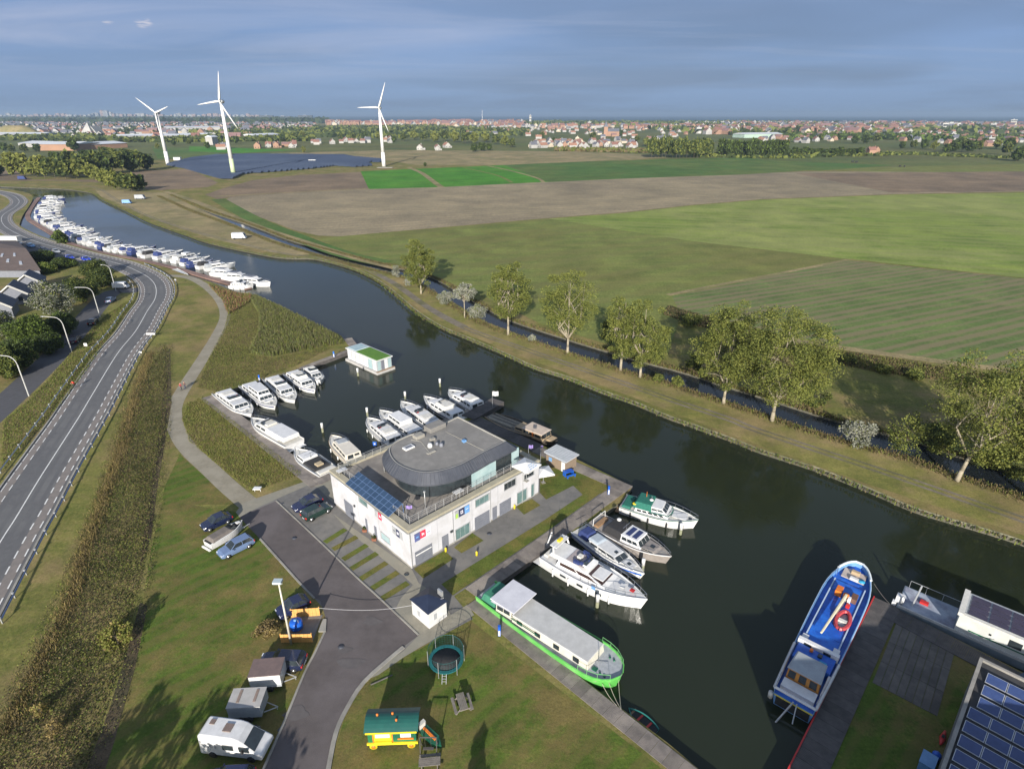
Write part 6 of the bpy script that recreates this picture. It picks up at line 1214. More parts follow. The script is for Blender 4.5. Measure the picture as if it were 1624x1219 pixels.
wline = resample(wline, .25); tot = len(wline); 
LBK = ['white flybridge cruiser', 'white navy-striped cruiser', 'low black-hooded sports boat', 'long white wheelhouse cruiser', 'navy-hulled cruiser']
pos = 2.0; k = 0; used = set(); step_i = 0
while True:
    i = int(pos/.25)
    if i >= tot-2: break
    A, B = wline[i], wline[min(i+1, tot-1)]; t_ = (B-A).normalized(); nrm = Vector((-t_.y, t_.x, 0)); frac = i/tot
    if nrm.dot(Vector((.6, .8, 0))) < 0: nrm = -nrm
    kd = [0, 3, 1, 4, 2, 0, 3, 1, 4, 0, 2, 1][k % 12]
    sc = random.uniform(.85, 1.15); Lb = (9.0 if kd == 2 else 11.0)*sc
    if frac > .93: nrm = (nrm*.35+t_*.93).normalized(); sc = 1.1; kd = 0; Lb = 11*sc
    ang = math.atan2(nrm.y, nrm.x)+random.uniform(-.13, .13)
    loc = A+nrm*(Lb/2+random.uniform(.9, 2.2)); loc.z = WZ
    zone = ['at the far bend of the pontoon', 'just past the pontoon bend', 'beside the open strip of water', 'above the round bush on the bank', 'where the road runs close to the water', 'by the red-brown pontoon along the road bend', 'above the start of the gravel path', 'at the near end of the pontoon'][min(7, int(frac*8))]
    lb = f'{LBK[kd]}, {ordn(k+1)} from the far end of the long row'; g = 'boats moored along the far pontoon'
    if kd not in used: r = protos[kd]; r.location = loc; r.rotation_euler = (0, 0, ang); r.scale = (sc,)*3; r['label'] = lb; r['group'] = g; used.add(kd); KIDS[r] = [(c, list(c.children)) for c in r.children]
    else: copy_tree(protos[kd], loc, ang, lb, g, sc)
    pos += 3.6*sc*random.uniform(1.2, 1.75) if frac <= .93 else 9.0
    k += 1
cruiser('white flybridge cruiser at the very end of the far boat row, nearest the camera', (366, 452), (402, 452), 4.4, None, 0, big=1.3)
b = Boat('work_boat', 'long low white boat by the path bank at the near end of the row', (275, 424), (298, 436), 2.4, .6, .1, .9, 3, .5, cat='boat'); b.seats(-3, 3, -.6, .6, .5, .2, WHITE, 'cover')

# ------------------------------------------------------------------ vehicles
def car(label, rear, front, col, W=1.78, H_=1.46, kind='car', grp=None, z=0.5, cat='car', wagon_=False, L=None):
    A, B = P(*rear, z), P(*front, z); d = B-A; Lc_ = L or d.length; c = (A+B)/2
    t = thing('parked_'+kind, label, cat, (c.x, c.y, 0.03), math.atan2(d.y, d.x), grp); w = W/2; l = Lc_/2
    st = [(-l, .45, .72), (-l*.97, .30, .98), (-l*.55, .22, 1.0), (l*.35, .22, .98), (l*.82, .25, .84), (l*.98, .32, .66), (l, .42, .5)]
    m = MB(); vs = []
    for x_, zb, zt in st:
        wi = w*(.86 if abs(x_) > l*.95 else (.96 if abs(x_) > l*.8 else 1)); vs += [(x_, -wi*.95, zb), (x_, -wi, (zb+zt)*.5), (x_, -wi*.93, zt), (x_, wi*.93, zt), (x_, wi, (zb+zt)*.5), (x_, wi*.95, zb)]
    n_ = len(st); fs = []
    for i in range(n_-1):
        o, p = i*6, (i+1)*6
        for j in range(5): fs.append((o+j, p+j, p+j+1, o+j+1)[::-1])
        fs.append((o+5, p+5, p, o)[::-1])
    fs += [tuple(range(6)), tuple(range((n_-1)*6+5, (n_-1)*6-1, -1))]
    m.add(vs, fs, 0, False); m.build('body', col, t, bevel=.04)
    x0, x1, x2, x3 = (-l*.93, -l*.78, l*.08, l*.42) if wagon_ else (-l*.85, -l*.52, l*.05, l*.42)
    m = MB(); a, b_ = w*.90, w*.72; vs = [(x0, -a, .97), (x3, -a, .96), (x3, a, .96), (x0, a, .97), (x1, -b_, H_), (x2, -b_, H_), (x2, b_, H_), (x1, b_, H_)]
    m.add(vs, [(0, 1, 5, 4), (1, 2, 6, 5), (2, 3, 7, 6), (3, 0, 4, 7), (4, 5, 6, 7)]); g = m.build('greenhouse', DGLASS, t)
    m = MB(); m.box(x1-.02, x2+.02, -b_-.01, b_+.01, H_-.02, H_+.03); m.build('roof', col, t, bevel=.02)
    V = [Vector(v) for v in vs]; m = MB()
    for p, q_ in ((0, 4), (1, 5), (2, 6), (3, 7)): m.tube(V[p], V[q_], .04, n=4)
    for s_ in (-1, 1):
        xm = (x0+x3)/2-.1; m.tube((xm, s_*a, .97), (xm, s_*b_, H_), .035, n=4)
    m.build('pillars', col, t)
    for s_ in (-1, 1):
        for xw in (-l*.62, l*.62):
            m = MB(); m.tube((xw, s_*(w-.18), .31), (xw, s_*(w+.01), .31), .32, n=14); wh = m.build('wheel', RUBBER, t); m = MB(); m.tube((xw, s_*(w), .31), (xw, s_*(w+.02), .31), .19, n=10); m.build('rim', STEEL, wh)
        m = MB(); m.box(l*.93, l*.985, min(s_*w*.5, s_*w*.84), max(s_*w*.5, s_*w*.84), .56, .70); m.build('headlight', mat('lamp_glass', (0.7, 0.72, 0.75), (0.6, 0.62, 0.65), 2, .1), t)
        m = MB(); m.box(-l*1.005, -l*.95, min(s_*w*.55, s_*w*.88), max(s_*w*.55, s_*w*.88), .66, .86); m.build('tail_light', RED, t)
        m = MB(); m.box(l*.28, l*.34, min(s_*w, s_*(w+.18)), max(s_*w, s_*(w+.18)), .92, 1.04); m.build('mirror', col, t)
    m = MB(); m.box(-l*1.01, -l*.985, -.26, .26, .5, .62); m.build('number_plate', WHITE, t); return t
def cpaint(n_, c, r=.25): return mat(n_, c, tuple(v*.85 for v in c), 1.5, r, coat=.6, spec=.5)
DKB = cpaint('dark_blue_car_paint', (0.012, 0.018, 0.05)); BLK = cpaint('black_car_paint', (0.012, 0.015, 0.018)); SBL = cpaint('silver_blue_car_paint', (0.13, 0.19, 0.33)); MID = cpaint('midnight_car_paint', (0.015, 0.02, 0.06)); SIL = cpaint('silver_car_paint', (0.35, 0.37, 0.4)); DGC = cpaint('dark_green_car_paint', (0.01, 0.03, 0.025)); CBL = cpaint('cobalt_car_paint', (0.01, 0.04, 0.45)); WHC = cpaint('white_car_paint', (.62, .62, .62))
car('dark blue car on the grass at the top of the left parking row', (366, 818), (320, 838), DKB, grp=None)
car('silver-blue estate car on the grass below the covered boat trailer', (400, 855), (347, 881), SBL, wagon_=True)
car('dark blue car parked against the building side, behind the black car', (509, 790), (465, 808), MID)
car('black car with red tail lights parked beside the dark blue car by the building', (481, 822), (523, 801), DGC, wagon_=True)
car('dark car behind the orange timber screen, nose to the lawn', (489, 951), (440, 975), MID)
car('dark estate car parked behind the white box trailer, tail to the road', (474, 1050), (422, 1048), DKB, wagon_=True, W=1.85, L=4.6)
car('dark blue car at the bottom edge below the camper van', (402, 1236), (322, 1240), MID, wagon_=True, W=1.9)
sc_ = [((20, 384), (38, 388), SIL, 'silver car at the far left of the roadside row'), ((40, 388), (58, 392), LBLUE, 'pale blue car in the roadside row'), ((62, 394), (78, 399), MID, 'dark car in the middle of the roadside row'), ((80, 396), (98, 402), SIL, 'second silver car in the roadside row'), ((102, 407), (118, 410), CBL, 'blue car in the shade near the end of the roadside row'), ((128, 409), (145, 413), CBL, 'bright blue car at the road end of the roadside row')]
for a_, b_, m_, lb in sc_: car(lb, a_, b_, m_, L=4.5)
for a_, b_, m_, lb in [((170, 480), (181, 472), SBL, 'pale blue car on the shaded side street'), ((141, 517), (154, 504), BLK, 'dark car on the shaded side street between two lamps'), ((112, 547), (128, 531), cpaint('plum_car_paint', (0.03, 0.015, 0.04)), 'plum dark car on the shaded side street below the lamp')]: car(lb, a_, b_, m_, L=4.3)
# white van by the side street, camper, trailers
t = thing('delivery_van', 'small white van standing where the side street meets the main road', 'van', P(193, 457), .1)
x = MB(); x.tbox((-2.3, 2.3, -.95, .95), (-2.25, 1.4, -.85, .85), .35, 2.0); x.build('body', WHC, t, bevel=.08); x = MB(); x.tbox((1.2, 2.05, -.8, .8), (1.1, 1.6, -.75, .75), 1.25, 1.85); x.build('windscreen', DGLASS, t)
for a_ in (-1.5, 1.5):
    for s_ in (-1, 1): x = MB(); x.tube((a_, s_*.8, .33), (a_, s_*.97, .33), .33, n=12); x.build('wheel', RUBBER, t)
A, B = P(326, 1166, 1.2), P(424, 1178, 1.2); d = B-A; c = (A+B)/2; Lc_ = d.length
t = thing('camper_van', 'white high-roof camper van with dark windscreen parked on the lawn', 'camper', (c.x, c.y, .02), math.atan2(d.y, d.x)); l = Lc_/2; w = 1.02
x = MB(); pr = [(-l, .35), (l*.96, .35), (l, .6), (l*.99, .95), (l*.80, 1.22), (l*.44, 2.05), (l*.30, 2.38), (l*.10, 2.56), (-l*.90, 2.60), (-l*.985, 2.42)]
n_ = len(pr); x.add([(a_, -w, z_) for a_, z_ in pr]+[(a_, w, z_) for a_, z_ in pr], [(i, (i+1) % n_, (i+1) % n_+n_, i+n_)[::-1] for i in range(n_)]+[tuple(range(n_)), tuple(range(2*n_-1, n_-1, -1))])
for v_i, v in enumerate(x.v):
    if v[2] > 1.6: x.v[v_i] = (v[0], v[1]*.9, v[2])
x.build('body', WHC, t, bevel=.12)
q_ = (Vector((l*.78, -w*.94, 1.27)), Vector((l*.78, w*.94, 1.27)), Vector((l*.45, w*.84, 2.04)), Vector((l*.45, -w*.84, 2.04))); x = MB(); x.panel(q_, .03, .97, .04, .97, .03); x.build('windscreen', DGLASS, t)
for s_ in (-1, 1):
    for a0, a1, z0, z1 in ((l*.30, l*.62, 1.22, 1.75), (-l*.22, l*.12, 1.25, 1.75)): x = MB(); x.box(a0, a1, min(s_*w*.95, s_*(w+.02)), max(s_*w*.95, s_*(w+.02)), z0, z1); x.build('side_window', DGLASS, t)
    for a_ in (-l*.6, l*.62): x = MB(); x.tube((a_, s_*(w-.2), .36), (a_, s_*(w+.01), .36), .36, n=14); x.build('wheel', RUBBER, t)
    x = MB(); x.box(l*.4, l*.46, min(s_*w, s_*(w+.22)), max(s_*w, s_*(w+.22)), 1.25, 1.6); x.build('mirror', RUBBER, t)
for a0, y0, r0 in ((-l*.72, .35, .22), (-l*.15, 0, .36)): x = MB(); x.box(a0-r0, a0+r0, y0-r0, y0+r0, 2.58, 2.67); x.build('roof_hatch', mat('smoky_hatch', (.2, .15, .13), (.16, .12, .1), 2, .3), t)
x = MB()
for i in range(5): x.panel(((-l*.9, -w, .5), (-l*.3, -w, .5), (-l*.3, -w, 2.0), (-l*.9, -w, 2.0)), .15+i*.14, .22+i*.14, .62-.12*(i % 3), .72-.1*(i % 2), .015)
x.build('side_print', GREYD, t)
def boxtrailer(label, a, b, H_, wall, roof, mirror=False, stripes=False):
    A, B = P(*a, .3), P(*b, .3); d = B-A; c = (A+B)/2; l = d.length/2; w = 1.0; t = thing('box_trailer', label, 'trailer', (c.x, c.y, 0), math.atan2(d.y, d.x))
    x = MB(); x.box(-l, l, -w, w, .55, H_-.08); x.build('box', wall, t, bevel=.05); x = MB(); x.box(-l-.03, l+.03, -w-.03, w+.03, H_-.08, H_); r = x.build('roof', roof, t)
    if stripes:
        for a_ in (-l*.45, l*.55): x = MB(); x.box(a_-.12, a_+.12, -w*.5, w*.8, H_+.003, H_+.04); x.build('roof_vent', mat('brown_vent', (.25, .19, .16), (.2, .15, .12), 2, .7), r)
    x = MB(); x.box(-l, l, -w-.02, -w, .56, .8); x.build('lower_panel', GREYD, t); x = MB(); x.tube((l, -.5, .5), (l+1.1, 0, .45), .05, n=5); x.tube((l, .5, .5), (l+1.1, 0, .45), .05, n=5); x.tube((l+1.0, 0, .1), (l+1.0, 0, .6), .04, n=5); x.build('drawbar', GALV, t)
    for a_ in (-.35, .35):
        for s_ in (-1, 1): x = MB(); x.tube((a_, s_*(w-.1), .32), (a_, s_*(w+.12), .32), .32, n=12); x.build('wheel', RUBBER, t)
boxtrailer('white box trailer with a brown roof beside the dark estate car', (403, 1080), (452, 1076), 2.1, WHC, mat('brown_trailer_roof', (.17, .12, .11), (.13, .095, .09), 1.5, .7))
boxtrailer('grey box trailer with two roof vents between the white trailer and the camper', (370, 1126), (422, 1123), 1.9, SIL, mat('pale_trailer_roof', (.40, .385, .37), (.33, .32, .3), 1.2, .6), stripes=True)
b = Boat('trailer_boat', 'small boat under a grey-brown tarpaulin on a road trailer between the parked cars', (330, 866), (386, 832), 2.0, .9, .3, .85, 2.4, .45, hull=WHITE, deck=BLACKC, cat='boat', z=.8); b.root.location.z = .55
b.canopy(-b.L*.46, b.L*.22, .95, .85, .4, mat('taupe_tarp', (.16, .14, .125), (.12, .105, .095), 2, .9), .35, .8, .3, 'tarpaulin'); b.screen(b.L*.24, .6, 1.0, .3); b.seats(b.L*.32, b.L*.42, -.2, .2, 1.0, .15, WHITE, 'bow_box')
x = MB(); x.box(-2.5, 2.6, -.08, .08, -.2, -.05); x.tube((2.6, 0, -.1), (3.4, 0, -.1), .05); x.build('trailer_frame', GALV, b.root)
for s_ in (-1, 1): x = MB(); x.tube((-.6, s_*.85, -.25), (-.6, s_*1.05, -.25), .3, n=12); x.build('wheel', RUBBER, b.root)
x = MB(); x.box(-2.9, -2.7, -.8, .8, .0, .2); x.build('light_board', WHITE, b.root)

# ------------------------------------------------------------------ people
def person(label, px, z, top, legs, rz=0., pose='stand', hair=(.05, .035, .03), skin=(.45, .28, .2), h=1.75, root_only=False, extra=0):
    """one skinned body; clothing by height is a second material, hair is a child"""
    loc = P(px[0], px[1], z); k = h/1.75
    J = {'pel': (0, 0, .95), 'che': (0, 0, 1.30), 'neck': (0, 0, 1.47), 'hd': (0.02, 0, 1.60), 'ht': (0.02, 0, 1.70)}
    sw = .18 if pose == 'walk' else .02; bend = 0
    J.update({'hl': (0, .10, .90), 'kl': (sw, .11, .50), 'al': (-sw*.2 if pose != 'walk' else sw*1.1, .11, .09), 'tl': (.14+(sw*1.1 if pose == 'walk' else 0), .12, .04),
              'hr': (0, -.10, .90), 'kr': (-sw*.3, -.11, .49), 'ar': (-sw*1.5, -.11, .10), 'tr': (.14-sw*1.5, -.12, .04),
              'sl': (0, .19, 1.40), 'el': (-sw*.5, .25, 1.13), 'wl': (.06-sw*.3, .25, .88), 'fl': (.09-sw*.3, .24, .79), 'sr': (0, -.19, 1.40), 'er': (sw*.5, -.25, 1.13), 'wr': (.1+sw*.6, -.23, .90), 'fr': (.14+sw*.6, -.22, .81)})
    if pose == 'ride': J.update({'pel': (-.15, 0, 1.0), 'che': (.08, 0, 1.28), 'neck': (.18, 0, 1.44), 'hd': (.24, 0, 1.56), 'ht': (.25, 0, 1.66), 'hl': (-.13, .10, .95), 'kl': (.25, .12, .85), 'al': (.12, .12, .45), 'tl': (.25, .13, .40), 'hr': (-.13, -.10, .95), 'kr': (.15, -.12, .62), 'ar': (.05, -.12, .25), 'tr': (.18, -.13, .20), 'sl': (.12, .19, 1.36), 'el': (.32, .24, 1.16), 'wl': (.50, .22, 1.08), 'fl': (.56, .20, 1.06), 'sr': (.12, -.19, 1.36), 'er': (.32, -.24, 1.16), 'wr': (.50, -.22, 1.08), 'fr': (.56, -.20, 1.06)})
    R = {'pel': .135, 'che': .145, 'neck': .055, 'hd': .09, 'ht': .075, 'hl': .09, 'kl': .06, 'al': .042, 'tl': .04, 'hr': .09, 'kr': .06, 'ar': .042, 'tr': .04, 'sl': .06, 'el': .045, 'wl': .032, 'fl': .03, 'sr': .06, 'er': .045, 'wr': .032, 'fr': .03}
    E_ = [('pel', 'che'), ('che', 'neck'), ('neck', 'hd'), ('hd', 'ht'), ('pel', 'hl'), ('hl', 'kl'), ('kl', 'al'), ('al', 'tl'), ('pel', 'hr'), ('hr', 'kr'), ('kr', 'ar'), ('ar', 'tr'), ('che', 'sl'), ('sl', 'el'), ('el', 'wl'), ('wl', 'fl'), ('che', 'sr'), ('sr', 'er'), ('er', 'wr'), ('wr', 'fr')]
    ks = list(J); me = bpy.data.meshes.new('body'); me.from_pydata([tuple(c*k for c in J[i]) for i in ks], [(ks.index(a), ks.index(b)) for a, b in E_], [])
    t = thing('person', label, 'person', loc, rz); o = bpy.data.objects.new('body', me); COL.objects.link(o); o.parent = t
    sk = o.modifiers.new('skin', 'SKIN'); sv = me.skin_vertices[0].data if me.skin_vertices else None
    if sv is None:
        import bmesh
        bm_ = bmesh.new(); bm_.from_mesh(me); bm_.verts.layers.skin.verify(); bm_.to_mesh(me); bm_.free(); sv = me.skin_vertices[0].data
    for i, n_ in enumerate(ks): sv[i].radius = (R[n_]*k, R[n_]*k*(1.25 if n_ in ('pel', 'che') else 1)); sv[i].use_root = (n_ == 'pel')
    su = o.modifiers.new('subsurf', 'SUBSURF'); su.levels = su.render_levels = 2
    dg = bpy.context.evaluated_depsgraph_get(); dg.update(); ev = o.evaluated_get(dg); bm2 = bpy.data.meshes.new_from_object(ev)
    o.modifiers.clear(); o.data = bm2; bm2.name = 'body'; sk_ = mat('skin_%d' % int(skin[0]*100), skin, skin, 2, .6)
    bm2.materials.clear()
    for m_ in (sk_, top, legs, RUBBER): bm2.materials.append(m_)
    for p in bm2.polygons:
        c = p.center/k; zc_ = c.z; isarm = abs(c.y) > .175 and zc_ > .7 and pose != 'ride'
        if pose == 'ride': isarm = c.x > .34 and zc_ > 1.0
        mi = 0
        if zc_ > 1.45 and abs(c.y) < .12: mi = 0
        elif isarm: mi = 1 if (zc_ > .93 and pose != 'ride') else 0
        elif zc_ > .98 or (pose == 'ride' and zc_ > 1.02): mi = 1
        elif zc_ > .12: mi = 2
        else: mi = 3
        p.material_index = mi; p.use_smooth = True
    hd = Vector(J['ht'])*k; x = MB(); x.lathe([(.075, -.06), (.10, -.01), (.085, .05), (.03, .08)], n=10); x.build('hair', mat('hair_%d' % int(hair[0]*100), hair, hair, 3, .8), t, loc=(hd.x-.015, 0, hd.z-.01))
    x = MB()
    for s_ in (-1, 1): x.box(hd.x+.072, hd.x+.088, s_*.035-.012, s_*.035+.012, hd.z-.085, hd.z-.07)
    x.build('eyes', RUBBER, t); x = MB(); x.tbox((hd.x+.07, hd.x+.11, -.014, .014), (hd.x+.07, hd.x+.08, -.008, .008), hd.z-.125, hd.z-.08); x.build('nose', sk_, t)
    return t
def cloth(n_, c): return mat(n_, c, tuple(v*.8 for v in c), 4, .9)
person('person in a pinkish brown jacket standing on the roof terrace, left of the pair', (667, 779), HB-.3, cloth('pink_jacket', (.42, .22, .2)), cloth('dark_trousers', (.03, .03, .04)), -1.2)
person('person in dark clothes standing on the roof terrace beside the pinkish jacket', (674, 781), HB-.3, cloth('dark_jacket', (.06, .04, .06)), cloth('navy_trousers', (.03, .035, .08)), 2.0)
person('walker in a dark red jacket on the gravel path near the basin corner', (288, 619), .02, cloth('dark_red_jacket', (.28, .05, .05)), cloth('dark_trousers', (0, 0, 0)), 1.2, 'walk')
person('walker in a brown coat on the gravel path beside the dark red jacket', (294, 617), .02, cloth('brown_coat', (.16, .10, .08)), cloth('navy_trousers', (0, 0, 0)), 1.2, 'walk')
cy = person('cyclist in a bright red top riding a bicycle on the left cycle lane', (119, 615), .03, cloth('bright_red_top', (.75, .06, .04)), cloth('dark_trousers', (0, 0, 0)), 4.4, 'ride')
bc = thing('bicycle', 'dark bicycle under the rider in red on the cycle lane', 'bicycle', P(119, 615, .03), 4.4)
for a_ in (-.5, .5):
    x = MB()
    for i in range(16): f = lambda k: (a_+.34*math.cos(2*math.pi*k/16), 0, .35+.34*math.sin(2*math.pi*k/16)); x.tube(f(i), f(i+1), .02, n=4, cap=False)
    for i in range(6): x.tube((a_, 0, .35), (a_+.33*math.cos(i*1.047), 0, .35+.33*math.sin(i*1.047)), .005, n=3)
    x.build('wheel', RUBBER, bc)
x = MB(); x.path([(-.5, 0, .35), (-.05, 0, .32), (-.2, 0, .8), (-.5, 0, .35)], .018); x.path([(-.05, 0, .32), (.38, 0, .78), (-.2, 0, .8)], .02); x.tube((.5, 0, .35), (.36, 0, .9), .02, n=5); x.build('frame', BLACKC, bc)
x = MB(); x.tube((.52, -.26, 1.02), (.36, 0, .95), .015, n=5); x.tube((.52, .26, 1.02), (.36, 0, .95), .015, n=5); x.build('handlebar', STEEL, bc); x = MB(); x.box(-.32, -.08, -.07, .07, .86, .92); x.build('saddle', RUBBER, bc)
# ------------------------------------------------------------------ road furniture
def guard(label, off, i0, i1, beam, post, hh=.75):
    ln = resample(offs(rl[i0:i1], off), 4.0); t = thing('guard_rail', label, 'guard rail', (0, 0, 0)); m = MB()
    for a, b in zip(ln, ln[1:]):
        for dz in (.62, .5): m.tube((a.x, a.y, dz), (b.x, b.y, dz), .07, n=4)
    m.build('beam', beam, t); p0 = None
    for p in ln[:70]:
        if p0 is None: m = MB(); m.box(-.06, .06, -.06, .06, 0, .8); m.box(-.16, .0, -.1, .1, .62, .80); p0 = o = m.build('post', post, t)
        else: o = p0.copy(); COL.objects.link(o); o.parent = t
        o.location = (p.x, p.y, 0)
BLB = mat('bluish_steel', (.20, .25, .38), (.15, .19, .30), 2, .4, metal=.5)
guard('blue-grey guard rail with pale posts on the lawn side of the main road', 5.15, 0, 112, BLB, GALV)
guard('thin grey guard rail between the main road and the side street bank', -6.0, 0, 100, GALV, GALV)
def street_lamp(label, px, armpx):
    b_ = P(*px); e_ = P(armpx[0], armpx[1], 8.5); t = thing('street_lamp', label, 'street lamp', b_); d = Vector((e_.x-b_.x, e_.y-b_.y, 0)); l = d.length; d.normalize(); m = MB()
    pts = [Vector((0, 0, 0)), Vector((0, 0, 6.6))]+[Vector((0, 0, 6.6))+d*(1.6*(1-math.cos(a)))+Vector((0, 0, 1.7*math.sin(a))) for a in (.4, .8, 1.2, 1.57)]+[d*l+Vector((0, 0, 8.4))]
    for a, b in zip(pts, pts[1:]): m.tube(a, b, .10 if b.z < 7 else .07, n=6)
    m.build('pole', mat('lamp_white', (.50, .50, .48), (.42, .42, .41), 2, .5), t); h = d*l+Vector((0, 0, 8.36)); m = MB(); m.tube(h-d*.1, h+d*.65, .13, .09, 8); m.build('lamp_head', GALV, t)
street_lamp('street lamp with its arm cut by the picture edge, nearest on the side street', (46, 628), (-6, 562)); street_lamp('street lamp arching over the side street, second from the left edge', (114, 558), (68, 501)); street_lamp('street lamp third from the left edge beside the dark trees', (159, 503), (122, 455)); street_lamp('farthest street lamp at the mouth of the side street', (184, 461), (163, 419))
def small_sign(label, px, w=.5, h=.6, H_=1.6, m=None):
    t = thing('road_sign', label, 'sign', P(*px)); x = MB(); x.tube((0, 0, 0), (0, 0, H_), .04, n=6); x.build('post', GALV, t); x = MB(); x.box(-w/2, w/2, -.05, -.02, H_-h, H_); x.build('panel', m or WHITE, t)
small_sign('wide white road sign at the edge of the main road below the bend', (240, 534), 2.2, .45, 1.0); small_sign('small white and red marker at the main road edge', (224, 563), .6, .4, .9); small_sign('white cabinet-like board on the bank between the street and the road', (137, 551), .8, .7, 1.1); small_sign('thin sign post on the grass inside the road bend', (280, 452), .6, .5, 2.0, BNG)
# ------------------------------------------------------------------ wind turbines
def turbine(label, px, hub_px, tips, Hh):
    b_ = P(*px); t = thing('wind_turbine', label, 'wind turbine', b_)
    TW = mat('turbine_white', (.72, .72, .71), (.66, .66, .66), .1, .5); m = MB(); m.tube((0, 0, 0), (0, 0, 14), 2.1, 1.85, 20); m.build('tower_base', mat('turbine_green', (.46, .54, .34), (.42, .5, .3), .3, .6) if px[0] == 371 else TW, t)
    m = MB(); m.tube((0, 0, 14), (0, 0, Hh-1.2), 1.85, 1.1, 20); m.build('tower', TW, t)
    m = MB(); m.tube((0, 4.5, Hh), (0, -2.2, Hh), 1.6, 1.5, 12); m.build('nacelle', TW, t)
    m = MB(); m.tube((0, -2.2, Hh), (0, -4.0, Hh), 1.5, .5, 12); m.build('hub', TW, t)
    hp = Vector((0, -3.1, Hh)); D = b_.y*cp+CAMH*sp_
    for tx, ty in tips:
        dx, dy = tx-hub_px[0], ty-hub_px[1]; sc = D/FPX*1.0; d = Vector((dx, 0, -dy))*sc*0.985; l = d.length; d.normalize()
        m = MB(); n_ = 8; sd_ = Vector((d.z, 0, -d.x)); fw_ = Vector((0, 1, 0)); vs = []
        for i in range(n_+1):
            f = i/n_; ch = 1.1 if f == 0 else (2.1*(1-f)**.8+.25)*(1 if f > .12 else .8); c = hp+d*l*f; th = .5*(1-f)+.06
            tw = .35*(1-f); a = sd_*math.cos(tw)+fw_*math.sin(tw); b = fw_*math.cos(tw)-sd_*math.sin(tw)
            vs += [c-a*ch*.35, c+b*th*.5+a*ch*.1, c+a*ch*.65, c-b*th*.5+a*ch*.1]
        m.add(vs, [(4*i+j, 4*i+(j+1) % 4, 4*i+4+(j+1) % 4, 4*i+4+j) for i in range(n_) for j in range(4)]+[(3, 2, 1, 0), (4*n_, 4*n_+1, 4*n_+2, 4*n_+3)], 0, True); m.build('rotor_blade', TW, t)
def hubh(px, y):
    b = P(*px); lo, hi = 0, 150
    for _ in range(50):
        m_ = (lo+hi)/2; dd = CAMH-m_; v = CY-FPX*(dd*-1*cp - 0 + b.y*-0)/1 if False else CY+FPX*(dd*cp-b.y*sp_)/(b.y*cp+dd*sp_)
        if v > y: lo = m_
        else: hi = m_
    return lo
turbine('left wind turbine, farthest away, with two blades spread in a V', (267, 262), (249, 179), [(224, 158), (271, 170), (249, 207)], hubh((267, 262), 179))
turbine('middle wind turbine with a greenish tower foot in the solar field', (371, 278), (350, 161), [(357, 120), (316, 166), (372, 200)], hubh((371, 278), 161))
turbine('right wind turbine beside the bright green field', (609, 264), (603, 171), [(616, 136), (570, 171), (616, 206)], hubh((609, 264), 171))
x = MB(); x.box(-8, 8, -4, 4, 0, .3); solo(x, 'foundation', CONC, 'pale concrete pad at the foot of the right wind turbine', 'slab', loc=P(611, 266))
# ------------------------------------------------------------------ solar farm
sf = thing('solar_farm', 'broad dark blue field of solar panel rows round the middle wind turbine', 'solar farm', (0, 0, 0))
spoly = [(p.x, p.y) for p in PL([(262, 263), (300, 253), (340, 248), (400, 246.5), (480, 247.5), (545, 248), (560, 251), (606, 255), (606, 258), (575, 259), (590, 264), (560, 266), (530, 264), (500, 268), (440, 273), (385, 277), (368, 285), (352, 286), (320, 277), (290, 268)])]
SFM = mat('solar_field_panels', (.036, .050, .085), (.026, .038, .068), .02, .5, spec=.4, c3=(.048, .064, .10), s3=.01)
ys = [p[1] for p in spoly]; yy = min(ys)+3
while yy < max(ys):
    xs_ = []
    for i in range(len(spoly)):
        (x1, y1), (x2, y2) = spoly[i-1], spoly[i]
        if (y1 > yy) != (y2 > yy): xs_.append(x1+(yy-y1)/(y2-y1)*(x2-x1))
    xs_.sort()
    for a, b in zip(xs_[::2], xs_[1::2]):
        if b-a < 6: continue
        m = MB(); xx = a
        while xx < b-4:
            e = min(xx+random.choice((24, 36, 48)), b); m.add([(xx, 0, .8), (e, 0, .8), (e, 4.0, 2.6), (xx, 4.0, 2.6), (xx, 0, .6), (e, 0, .6), (e, 4.0, 2.4), (xx, 4.0, 2.4)], [(0, 1, 2, 3), (7, 6, 5, 4), (0, 4, 5, 1), (1, 5, 6, 2), (2, 6, 7, 3), (3, 7, 4, 0)]); xx = e+1.2
        m.build('panel_row', SFM, sf, loc=(0, yy, 0))
    yy += 5.2
for px, lb in (((282, 254), 'small white cabin at the far left edge of the solar field'), ((496, 258), 'white transformer cabin among the solar panel rows')): x = MB(); x.box(-4, 4, -2, 2, 0, 3); x.box(-4.2, 4.2, -2.2, 2.2, 3, 3.2); solo(x, 'cabin', WHITE, lb, 'cabin', loc=P(*px))
